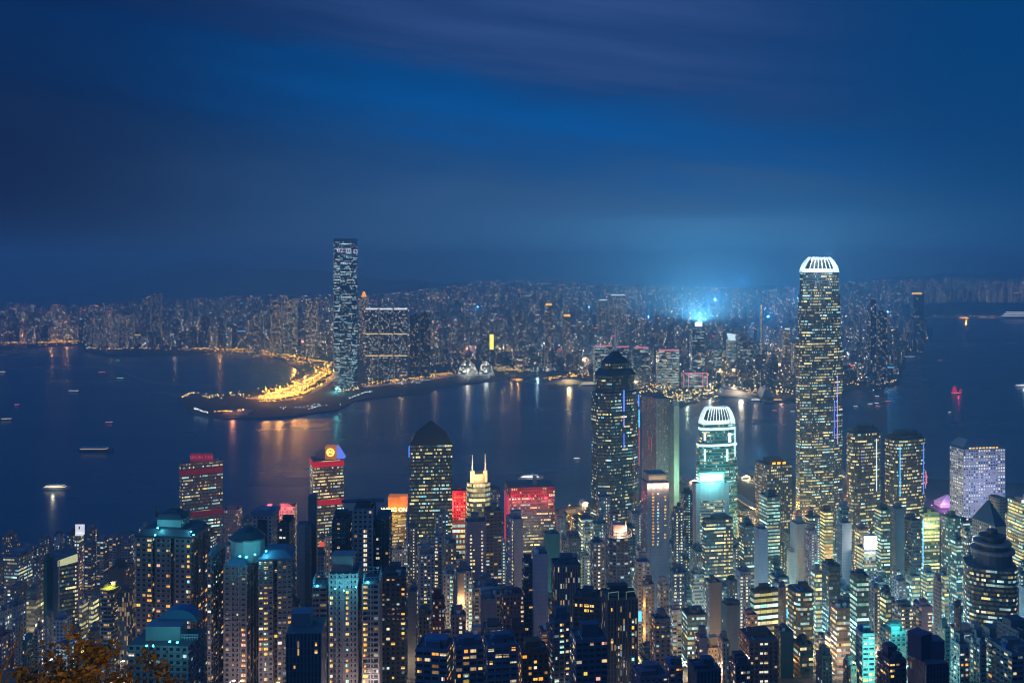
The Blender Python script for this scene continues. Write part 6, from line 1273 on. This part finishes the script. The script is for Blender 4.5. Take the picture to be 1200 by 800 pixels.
# lamps that light the far ground, water and air
for px, py, pw, c, zz in ((312, 466, 1.5e5, OL, 26), (328, 464, 2.4e5, OL, 28), (345, 459, 3.0e5, OL, 30), (358, 452, 3.2e5, OL, 30), (370, 444, 3.2e5, OL, 30), (380, 436, 2.6e5, OL, 30), (352, 465, 1.4e5, OL, 24), (345, 424, 2.4e5, OL, 30), (300, 417, 2.2e5, OL, 30), (20, 402, 1.2e5, OL, 30), (60, 401, 1.2e5, OL, 30), (5, 399, 1.2e5, OL, 30), (35, 399, 1.4e5, OL, 30), (48, 397, 1.2e5, OL, 30), (78, 399, 1.2e5, OL, 30), (258, 413, .6e5, OL, 30), (205, 410, 1.2e5, (1, .7, .35), 35), (130, 410, .7e5, (1, .65, .3), 28),
        (395, 459, 7e5, (.15, .9, .85), 16), (432, 452, 1.2e5, (1, .7, .35), 26), (470, 449, 1.6e5, (1, .66, .3), 26), (510, 443, 1.4e5, (1, .6, .25), 26), (548, 441, 2.6e5, (1, .92, .7), 22), (600, 439, 1.8e5, (1, .6, .2), 22), (630, 438, 1.3e5, (.6, .95, 1), 22), (668, 444, 2.4e5, (1, .62, .22), 22), (745, 455, 1.8e5, (1, .6, .3), 24), (775, 463, 2.6e5, (.95, 1, .5), 26), (805, 466, 2.4e5, (.75, 1, .7), 24), (832, 459, 2.6e5, (.8, 1, .85), 24),
        (860, 461, 2.6e5, (1, .85, .6), 24), (885, 461, 2.0e5, (1, .7, .45), 24), (915, 463, 1.6e5, (1, .5, .35), 24), (990, 424, 9e5, (1, .22, .25), 26), (985, 440, 6e5, (1, .55, .40), 26), (1010, 446, 1.6e5, (.7, .8, 1), 24), (1062, 405, 1.4e5, (.2, .85, .95), 22), (1078, 405, .8e5, (1, .75, .5), 18), (755, 400, 6e5, (1, .95, .6), 60), (730, 395, 4e5, (1, .95, .7), 60), (900, 418, 5e5, (.6, .85, 1), 60)):
    p = gpt(px, py); root = tag(empty('flood_mast', (p.x, p.y, 3)), 'added tall blue lamp mast brightening the haze over the far town', 'lamp mast', 'lamp masts along the far shore')
    b = MB(); b.tube((0, 0, 0), (0, 0, zz), .5, .3, 5); b.build('mast', M_METAL, root); b = MB(); b.box((0, 0, zz), (3.2, 3.2, .9)); b.build('lamp_head', {'o': ORG, 'w': WHT, 'y': YLW}['o' if c == OL else 'w' if c[2] > .8 else 'y'], root); lamp('mast_light', (0, -3, zz - 3), pw * (1.5 if c == OL else .25), c, 3, root)
for pts, w_ in (([(306, 468), (330, 463.5), (350, 457), (366, 448.5), (380, 438)], 120), (hw2, 40), (hw3[:5], 90), (hw3, 34), ([(425, 453), (455, 450), (490, 446), (520, 441), (536, 438)], 40), ([(0, 402), (30, 400), (60, 401), (92, 400)], 60)):
    ribbon_path('road', [gpt(q[0], q[1], 3.3) for q in pts], w_, mat('pale_road', (.36, .34, .32), .9, vary=.4, vscale=.03))
rq = random.Random(8)
for _ in range(26):
    t = rq.random(); px = lerp(t, [(0, 306), (.5, 350), (1, 384)]) + rq.gauss(0, 5); py = lerp(t, [(0, 468), (.5, 457), (1, 435)]) + rq.gauss(0, 2.4); p = gpt(px, py)
    root = tag(empty('flood_mast', (p.x, p.y, 3)), 'added tall blue lamp mast brightening the haze over the far town', 'lamp mast', 'lamp masts along the far shore')
    b = MB(); b.tube((0, 0, 0), (0, 0, 18), .5, .3, 5); b.build('mast', M_METAL, root); b = MB(); b.box((0, 0, 18), (3, 3, .9)); b.build('lamp_head', ORG, root); lamp('mast_light', (0, -2, 16), 5e4, (1, .47, .07), 2, root)
rw = random.Random(12)
for _ in range(34):
    px = rw.uniform(30, 1050); Y = lerp(px, FRONT) + rw.uniform(60, 1500); p = at(px, Y, None, 3); c = rw.choice(((1, .55, .2), (1, .62, .28), (1, .45, .15), (.7, .9, 1), (1, .4, .3)))
    root = tag(empty('flood_mast', p), 'added tall blue lamp mast brightening the haze over the far town', 'lamp mast', 'lamp masts along the far shore'); b = MB(); b.tube((0, 0, 0), (0, 0, 40), .5, .3, 5); b.build('mast', M_METAL, root); b = MB(); b.box((0, 0, 40), (3.4, 3.4, 1)); b.build('lamp_head', YLW, root); lamp('mast_light', (0, -3, 38), rw.uniform(1.6e5, 4.5e5), c, 3, root)
# high blue lamps added over the far town to brighten and colour the haze
for px, py, pw, Y in ((838, 352, 4.5e6, 5200), (900, 372, 3e6, 4300), (760, 372, 1.2e6, 5200), (935, 350, 2.5e6, 5600), (870, 330, 4e6, 7000), (690, 360, .8e6, 6000), (560, 360, .5e6, 5600), (1040, 366, .7e6, 4800)):
    p = at(px, Y, py); root = tag(empty('flood_mast', (p.x, p.y, 3)), 'added tall blue lamp mast brightening the haze over the far town', 'lamp mast', 'lamp masts along the far shore')
    b = MB(); b.tube((0, 0, 0), (0, 0, p.z), 1, .5, 5); b.build('mast', M_METAL, root); b = MB(); b.box((0, 0, p.z), (4, 3, 2)); b.build('lamp_head', WHT, root); lamp('mast_light', (0, -4, p.z + 3), pw, (.05, .44, 1.0), 5, root)

# ================= island streets, quays and lamps =================
def road(pts, width, z):
    return ribbon_path('road', [at(px, Y, None, ground((px - CX) / F * Y, Y) + z) for px, Y in pts], width, M_ASPH)
road([(640, 1500), (680, 1545), (740, 1560), (800, 1580), (880, 1560), (960, 1570), (1060, 1540), (1180, 1500)], 26, .25)
road([(770, 1660), (800, 1600), (850, 1520), (900, 1400), (930, 1300), (985, 1240)], 18, .5)
road([(600, 1420), (650, 1330), (690, 1280), (760, 1240), (870, 1220), (980, 1180), (1120, 1150)], 20, .3)
M_DECK = mat('pale_deck', (.40, .38, .36), .85, vary=.2)
def flyover(label, pts, width):
    root = tag(empty('flyover', pts[0]), label, 'flyover'); o0 = Vector(pts[0]); b = MB(); P = [Vector(p) - o0 for p in pts]
    for i in range(len(P) - 1):
        d = P[i + 1] - P[i]; n = Vector((-d.y, d.x, 0)).normalized() * width / 2
        for s0, s1, z0, z1 in ((-1, 1, 0, 0),): b.face([P[i] - n, P[i + 1] - n, P[i + 1] + n, P[i] + n])
        for s in (-1, 1): b.face([P[i] + n * s + Vector((0, 0, -1.5)), P[i + 1] + n * s + Vector((0, 0, -1.5)), P[i + 1] + n * s + Vector((0, 0, 1)), P[i] + n * s + Vector((0, 0, 1))])
        b.face([P[i] + n - Vector((0, 0, 1.5)), P[i + 1] + n - Vector((0, 0, 1.5)), P[i + 1] - n - Vector((0, 0, 1.5)), P[i] - n - Vector((0, 0, 1.5))])
    b.build('deck', M_DECK, root)
    for p in P[::2]: b = MB(); b.tube((p.x, p.y, p.z - 1.5), (p.x, p.y, p.z - 12), 1.2, 1.2, 8); b.build('pier', M_CONC, root)
flyover('pale curving flyover beside the pale green slab', [at(px, Y, None, z) for px, Y, z in ((790, 1640, 10), (797, 1600, 11), (806, 1555, 12), (818, 1510, 12), (832, 1480, 11), (850, 1460, 9))], 16)
flyover('amber lit flyover between turquoise crowned tower and tallest tower', [at(px, Y, None, z) for px, Y, z in ((862, 1620, 8), (872, 1570, 10), (882, 1530, 11), (896, 1500, 11), (915, 1480, 10), (932, 1470, 8))], 14)
def ferry_pier(label, px, Y, L, W, th):
    p = at(px, Y, None, 3.2); root = empty('ferry_pier', p, label, 'pier'); root.rotation_euler.z = th; b = MB(); b.box((0, 0, -4), (W + 6, L + 8, 4.1)); b.build('deck', M_CONC, root)
    b = MB(); b.box((0, 0, .1), (W, L, 6)); w_ = b.build('wall', [FAC['grid'][0], M_WALL, M_ROOF], root); props(w_, (.45, .42, .38), .6, .9); b = MB()
    P = [(-W / 2 - 1, 0, 6.1), (W / 2 + 1, 0, 6.1), (0, 0, 10)]; v = lambda p, y: (p[0], y, p[2])
    b.face([v(P[0], -L / 2 - 1), v(P[0], L / 2 + 1), v(P[2], L / 2 + 1), v(P[2], -L / 2 - 1)]); b.face([v(P[1], -L / 2 - 1), v(P[2], -L / 2 - 1), v(P[2], L / 2 + 1), v(P[1], L / 2 + 1)]); b.face([v(P[0], -L / 2 - 1), v(P[2], -L / 2 - 1), v(P[1], -L / 2 - 1)]); b.build('pitched_roof', M_DECK, root)
    lamp('pier_light', (0, -L / 2 - 8, 7), 3e4, (1, .75, .4), 1.5, root)
for px, Y, l in ((808, 1735, 'ferry pier shed right of the pale green slab'), (868, 1770, 'ferry pier shed right of the turquoise crowned tower'), (884, 1775, 'ferry pier shed left of the roof lamp tower head'), (990, 1775, 'ferry pier shed between tallest tower and curved twin'), (684, 1562, 'lit pier kiosk left of the spired glass tower')): ferry_pier(l, px, Y, 46 if px != 684 else 18, 18 if px != 684 else 10, .2)
def lamp_post(p, c, pw, hgt=9):
    root = tag(empty('street_lamp', p), 'street lamp glowing between the towers of the lit streets', 'street lamp', 'street lamps between the towers'); 
    b = MB(); b.tube((0, 0, 0), (0, 0, hgt), .12, .08, 5); b.tube((0, 0, hgt), (1.6, 0, hgt + .3), .07, .06, 4); b.build('pole', M_METAL, root); b = MB(); b.box((1.8, 0, hgt + .1), (1.5, .9, .35)); b.build('lamp_head', ORG if c[2] < .3 else YLW if c[2] < .7 else WHT, root); lamp('street_light', (1.8, -.8, hgt - .4), pw, c, .8, root)
SODIUM, WARMW, COOLW, MAGENTA = (1, .45, .10), (1, .74, .42), (.72, .95, 1), (.85, .25, 1)
rs = random.Random(9)
def clear_spot(X, Y):
    return not any((X - q[0]) ** 2 + (Y - q[1]) ** 2 < (q[2] * .72) ** 2 for q in PRINTS)
for px0, px1, y0, y1, n, c, pw, *hh in ((640, 692, 1430, 1540, 16, SODIUM, 1.6e4), (700, 800, 1250, 1580, 14, SODIUM, 3e4), (800, 880, 1180, 1560, 24, SODIUM, 6e4), (880, 990, 1180, 1560, 24, SODIUM, 6e4), (930, 1000, 1480, 1640, 8, (1, .5, .3), 2.5e4), (1085, 1118, 1400, 1640, 7, MAGENTA, 2.6e4), (985, 1110, 1100, 1200, 8, WARMW, 2e4), (660, 1120, 960, 1180, 46, (.85, .95, .70), 3.4e4), (660, 1180, 800, 980, 44, (.34, .86, 1), 3.6e4), (660, 1180, 620, 820, 30, WARMW, 1.3e4), (780, 1010, 620, 900, 12, SODIUM, 1.4e4), (430, 660, 820, 1150, 24, WARMW, 1.6e4), (440, 650, 600, 820, 14, WARMW, 1.0e4), (0, 430, 820, 1180, 22, WARMW, 8e3), (0, 160, 640, 860, 12, COOLW, 6e3), (1000, 1080, 560, 660, 4, (.3, 1, .8), 1.2e4), (130, 330, 505, 540, 6, (1, .78, .68), 9e3, 2.5), (385, 470, 505, 525, 3, (1, .78, .68), 6e3, 2.5), (480, 900, 505, 560, 6, (1, .82, .7), 6e3, 2.5)):  # last three rows: unseen low lamps added to fill the near towers' walls
    for _ in range(n):
        for _t in range(40):
            px, Y = rs.uniform(px0, px1), rs.uniform(y0, y1); X = (px - CX) / F * Y
            if clear_spot(X, Y): lamp_post((X, Y, ground(X, Y)), c, pw * rs.uniform(.6, 1.3), *hh); break

# ================= big wheel, tent =================
p = at(1070, 1600, None, 3.2); root = empty('observation_wheel', p, 'observation wheel lit pink, half hidden behind the wider curved tower', 'wheel'); Rw = 29.0; rc = 34
wheel_pt = lambda t, r, dy=0: Vector((r * math.cos(t) * math.cos(.35), dy + r * math.cos(t) * math.sin(.35), rc + r * math.sin(t)))
b = MB()
for j in range(40):
    t0, t1 = j * math.tau / 40, (j + 1) * math.tau / 40
    b.tube(wheel_pt(t0, Rw), wheel_pt(t1, Rw), .75, .75, 5, cap=False); b.tube(wheel_pt(t0, Rw - 2.4), wheel_pt(t1, Rw - 2.4), .35, .35, 4, cap=False)
b.build('rim', NEON['pink'], root); b = MB()
for j in range(20): b.tube(wheel_pt(j * math.tau / 20, 1), wheel_pt(j * math.tau / 20, Rw - 2.4), .14, .14, 4, cap=False)
b.build('spoke', mat('violet_spoke', (.6, .4, .7), .5, emit=.35, ecol=(.8, .35, 1)), root); b = MB(); b.tube((-1, -3, rc), (1, 3, rc), 1.4, 1.4, 8); b.build('hub', M_WHITE, root)
for s in (-1, 1):
    for e in (-1, 1): b = MB(); b.tube((e * 11, s * 7, 0), (0, s * 2, rc), .7, .5, 6); b.build('support_leg', M_WHITE, root)
for j in range(20): q = wheel_pt(j * math.tau / 20 + .1, Rw + 1.2); b = MB(); b.box((q.x, q.y, q.z - 1.3), (2, 1.8, 2.5)); b.build('gondola', M_WHITE, root)
p = at(1110, 1560, None, 3.2); root = empty('event_tent', p, 'peaked white event tent beside the pink wheel, lit violet', 'tent'); b = MB()
b.prism([Vector(q) for q in ((-16, -12), (16, -12), (16, 12), (-16, 12))], 0, 6, 3, 3, 0, 0); b.build('tent_wall', M_WHITE, root); b = MB(); b.prism([Vector(q) for q in ((-17, -13), (17, -13), (17, 13), (-17, 13))], 6, 19, 3, 3, 0, 0, top=[Vector(q) for q in ((-1, -1), (1, -1), (1, 1), (-1, 1))]); b.build('tent_roof', M_WHITE, root)
lamp('tent_light', (-6, -22, 12), 6e3, (.7, .4, 1), 1.5, root); lamp('tent_light', (-26, -10, 8), 5e3, (1, .3, .7), 1.5, root)

# ================= boats =================
M_HULL = mat('dark_hull', (.05, .05, .07), .5, vary=.2); M_WHULL = mat('white_hull', (.55, .55, .55), .5, vary=.1); M_RHULL = mat('red_hull', (.3, .04, .04), .5); DECKL = mat('lit_deck', (1, .85, .5), .6, emit=1.5, ecol=(1, .80, .42)); DECKW = mat('white_lit_deck', (1, 1, .9), .6, emit=1.6, ecol=(.95, 1, .92)); DECKG = mat('green_lit_deck', (.5, 1, .8), .6, emit=1.5, ecol=(.35, 1, .75)); DECKA = mat('amber_lit_deck', (1, .5, .1), .6, emit=2.2, ecol=(1, .48, .08)); DECKP = mat('rose_lit_deck', (1, .4, .5), .6, emit=1.4, ecol=(1, .30, .42)); SAIL = mat('red_lit_sail', (.6, .03, .06), .7, emit=.3, ecol=(1, .03, .14))
def boat(kind, label, px, py, lpx, decks, hull, deckm, rz=0.0, mast=True, light=None, cat='boat', group=None):
    Y = CZ * F / (py - HY); L = lpx / F * Y; root = empty(kind, ((px - CX) / F * Y, Y, 0), label, cat, group, rz); Bm = L * .24; b = MB(); n = 8; fr = L * .055 + .8
    sec = []
    for j in range(n + 1):
        t = j / n; w = Bm / 2 * (min(1, (t * 3.2) ** .6) if t < .35 else 1 if t < .75 else max(.06, 1 - ((t - .75) / .25) ** 1.8)); x = (t - .5) * L; sh = fr * (1 + .5 * max(0, t - .7) / .3)
        sec.append([(x, -w, sh), (x, -w * .75, -.6), (x, w * .75, -.6), (x, w, sh)])
    for s0, s1 in zip(sec, sec[1:]):
        for q in range(3): b.face([s0[q], s1[q], s1[q + 1], s0[q + 1]])
        b.face([s0[3], s1[3], s1[0], s0[0]])
    b.face(sec[0]); weld(b.build('hull', hull, root)); z = fr + .05; l2 = .72
    for d_ in range(decks):
        hh = max(2.2, L * .045); b = MB(); b.box((-L * .04, 0, z), (L * l2, Bm * .8, hh * .35)); b.box((-L * .04, 0, z + hh * .82), (L * l2 * 1.03, Bm * .86, hh * .18)); b.build('deck_house', M_WHULL, root); b = MB(); b.box((-L * .04, 0, z + hh * .36), (L * l2 * .98, Bm * .78, hh * .45)); b.build('lit_window_band', deckm, root); z += hh + .02; l2 *= .82
    if mast: b = MB(); b.tube((L * .05, 0, z), (L * .05, 0, z + L * .13), max(.1, L * .006), .08, 5); b.build('mast', M_WHITE, root)
    if light: lamp('boat_light', (0, -Bm - 3, z + 3), light[0], light[1], 1.5, root)
    return root
for a in (('ferry', 'large ferry with two glowing cream decks, alone on the western water', 66, 573, 33, 2, M_WHULL, DECKL, .06, True, (6e3, (1, .95, .7))), ('ferry', 'white ferry passing behind the twin mast tower', 622, 561, 30, 2, M_WHULL, DECKW, .12, True, (6e3, (.9, .95, 1))), ('small_boat', 'small pale boat right of the white ferry', 676, 538, 9, 1, M_WHULL, DECKW, 0, False),
          ('barge', 'long unlit barge on the dark western water', 112, 529, 42, 1, M_HULL, MATS['dim_lit_window'], 0, True), ('work_boat', 'work boat with warm lamps near the western view edge', 8, 492, 15, 1, M_HULL, DECKL, .1, True), ('work_boat', 'dark boat with rose lamp above the barge', 128, 496, 11, 1, M_HULL, DECKP, 0, True), ('work_boat', 'white lit boat below the breakwater tip', 87, 459, 15, 1, M_HULL, DECKW, -.1, True),
          ('small_boat', 'dim rose lamped boat at the western edge', 20, 475, 7, 1, M_HULL, DECKP, 0, False), ('tall_ship', 'yellow lit boat with rigging at the western view edge', 3, 437, 9, 2, M_HULL, DECKL, 0, True), ('small_boat', 'green lit boat inside the breakwater', 141, 444, 10, 1, M_HULL, DECKG, 0, True), ('small_boat', 'rose lit boat beside the breakwater root', 120, 437, 10, 1, M_HULL, DECKP, .2, False), ('small_boat', 'small green lamped boat near the typhoon shelter mouth', 138, 423, 6, 1, M_HULL, DECKG, 0, False),
          ('ferry', 'amber lit ferry moored at the glass vault quay', 607, 446, 17, 1, M_HULL, DECKA, 0, True, (4e4, (1, .5, .1))), ('cruise_ferry', 'many decked white ship berthed beside the amber pier terminal', 690, 452, 24, 3, M_WHULL, DECKL, .1, True), ('small_boat', 'rose lamped boat off the far promenade', 908, 482, 7, 1, M_HULL, DECKP, 0, False), ('small_boat', 'blue white boat right of the rose lamped boat', 929, 483, 6, 1, M_WHULL, DECKW, 0, False), ('ferry', 'star ferry at the far promenade pier', 886, 470, 14, 2, M_HULL, DECKW, 0, True), ('ferry', 'ferry with orange lamp at the far promenade', 912, 470, 13, 2, M_HULL, DECKA, 0, True),
          ('launch', 'pale launch nearest the tallest tower, off the eastern promenade', 1003, 477, 6, 1, M_WHULL, DECKW, 0, False), ('launch', 'pale launch second from the tallest tower', 1020, 474, 7, 1, M_WHULL, DECKW, .1, False), ('launch', 'pale launch with bright cabin, third from the tallest tower', 1027.5, 473, 6, 1, M_WHULL, DECKW, 0, False), ('launch', 'rose launch under the pale launches', 1029, 477, 6, 1, M_WHULL, DECKP, 0, False), ('launch', 'rose launch apart from the pale launches', 1041, 471, 8, 1, M_WHULL, DECKP, 0, False), ('launch', 'pale launch closest to the far quay', 1028, 465, 6, 1, M_WHULL, DECKW, 0, False),
          ('harbour_launch', 'long low boat moored by the eastern promenade pontoon', 1067, 419, 16, 1, M_HULL, DECKW, 0, True), ('small_boat', 'lone rose lamped boat off the eastern point', 1102, 423, 6, 1, M_HULL, DECKP, 0, True), ('motor_yacht', 'white lit yacht at the eastern view edge', 1197, 453, 16, 2, M_WHULL, DECKW, .05, True, (6e3, (.9, 1, 1))), ('dinner_boat', 'amber lit dinner boat on the far eastern water', 1130, 374, 16, 2, M_HULL, DECKA, 0, True, (2e5, (1, .5, .1))), ('dinner_boat', 'amber lit boat next to the cruise ship bow', 1152, 373, 11, 2, M_HULL, DECKA, 0, True), ('dinner_boat', 'smaller amber boat touching the cruise ship', 1163, 373, 9, 2, M_HULL, DECKA, 0, True),
          ('cruise_ship', 'long white cruise ship with blue lit decks', 1193, 373.4, 44, 3, M_WHULL, DECKW, 0, True), ('small_boat', 'tiny white lamped boat on open eastern water', 1113, 484, 4, 1, M_HULL, DECKW, 0, False)):
    boat(*a)
jk = boat('junk', 'junk with glowing red sails alone on the eastern water', 1121, 462, 15, 1, M_HULL, DECKP, 0, False, (8e3, (1, .05, .2)))
Y = CZ * F / (462 - HY); L = 15 / F * Y
for x0, w_, h_ in ((-L * .12, L * .42, L * .55), (L * .34, L * .24, L * .36)):
    b = MB(); n = 6
    for j in range(n): z0, z1 = 4 + h_ * j / n, 4 + h_ * (j + .94) / n; wa, wb = w_ * (1 - .55 * (j / n) ** 2), w_ * (1 - .55 * ((j + 1) / n) ** 2); b.face([(x0 - wa * .6, .5, z0), (x0 + wa * .4, .9, z0), (x0 + wb * .4, .9, z1), (x0 - wb * .6, .5, z1)])
    b.build('sail', SAIL, jk); b = MB(); b.tube((x0, .3, 2), (x0, .3, 4 + h_ * 1.05), .3, .15, 5); b.build('mast', M_DARK, jk)

# ================= foreground shrubs at the lookout =================
LEAF = bpy.data.materials.new('golden_leaf'); LEAF.use_nodes = True; k = N(LEAF.node_tree); p = LEAF.node_tree.nodes['Principled BSDF']
nn = k.noise(k.new('ShaderNodeTexCoord').outputs['Object'], 2.6, 3, .6); k.put(p.inputs['Base Color'], k.ramp(nn, [(.3, (.03, .028, .008)), (.5, (.11, .075, .014)), (.7, (.22, .14, .025))], 'LINEAR')); p.inputs['Roughness'].default_value = .6; LEAF.cycles.emission_sampling = 'NONE'
BARK = mat('dark_bark', (.05, .035, .025), .9, vary=.4, vscale=3)
rt = random.Random(31)
def shrub(label, px, Y, tops, nleaf, lsz=.075):
    base = at(px, Y, None, ground((px - CX) / F * 60, Y) - .3); root = empty('shrub', base, label, 'shrub'); b = MB(); bl = MB()
    for tpx, tpy, dY in tops:
        tip = at(tpx, Y + dY, tpy) - base; mid = tip * .55 + Vector((rt.uniform(-.4, .4), rt.uniform(-.3, .3), .3)); b.tube((0, 0, 0), mid, .07, .045, 6, cap=False); b.tube(mid, tip, .045, .012, 5, cap=False)
        for s in range(5):
            t = rt.uniform(.25, 1); c = mid.lerp(tip, t); d = Vector((rt.uniform(-1, 1), rt.uniform(-.8, .8), rt.uniform(-.1, .9))).normalized() * rt.uniform(.25, .6); b.tube(c, c + d, .016, .006, 4, cap=False)
            for q in range(nleaf):
                u = rt.uniform(.1, 1.05); pz = c + d * u + Vector((rt.gauss(0, .09), rt.gauss(0, .09), rt.gauss(0, .08))); a = Vector((rt.uniform(-1, 1), rt.uniform(-1, 1), rt.uniform(-.6, .8))).normalized(); w = a.orthogonal().normalized(); w.rotate(__import__('mathutils').Quaternion(a, rt.uniform(0, 6))); l = lsz * rt.uniform(.7, 1.5)
                bl.face([pz, pz + a * l * .5 + w * l * .28, pz + a * l, pz + a * l * .5 - w * l * .28])
    b.build('trunk', BARK, root); bl.build('crown', LEAF, root); return root
shrub('golden lit shrub in the lower corner, highest leafy spike in the middle', 95, 15, [(118, 752, 0), (108, 772, .4), (96, 782, -.4), (126, 766, .3), (84, 780, .2), (70, 772, 0), (76, 788, .4), (118, 782, -.3)], 80, .085)
shrub('golden shrub hugging the lower corner of the view', 10, 13.5, [(8, 794, 0), (-14, 790, .2), (28, 797, .3), (20, 793, -.3)], 70, .085)
shrub('dark olive shrub right of the golden spike', 165, 16, [(152, 784, 0), (172, 792, .3), (188, 786, 0), (205, 792, -.2), (160, 797, .2), (142, 792, .2), (214, 790, .2), (196, 780, .1)], 75, .085)
shrub('low golden shrub between the corner and the leafy spike', 48, 14.5, [(42, 796, 0), (58, 792, .2), (62, 799, .3), (34, 800, 0)], 70, .085)
p = at(-8, 13, 800); root = empty('bare_branch', p, 'thin bare branch rising from the lower corner', 'branch'); b = MB(); pts = [Vector((0, 0, -.6))] + [at(q, 13, r) - p for q, r in ((2, 787), (9, 774), (18, 757), (25, 741), (27, 730))]
for a, c, r_ in zip(pts, pts[1:], (.022, .018, .014, .011, .008)): b.tube(a, c, r_, r_ * .85, 5, cap=False)
b.tube(pts[3], at(12, 13, 752) - p, .008, .004, 4); b.tube(pts[4], at(34, 13, 738) - p, .008, .004, 4); b.build('twig', BARK, root)
p = at(92, 9.0, None, 396.0); root = empty('path_lamp', p, 'amber path lamp just under the golden shrubs', 'lamp'); b = MB(); b.tube((0, 0, -1), (0, 0, 1.0), .05, .04, 6); b.build('pole', M_METAL, root); b = MB(); b.tube((0, 0, 1.0), (0, 0, 1.2), .12, .10, 8); b.build('lamp_head', ORG, root); lamp('path_light', (0, .4, 1.1), 800, (1, .50, .10), .15, root)
lamp('path_light', (3.6, 1.2, 1.3), 500, (1, .50, .10), .15, root)
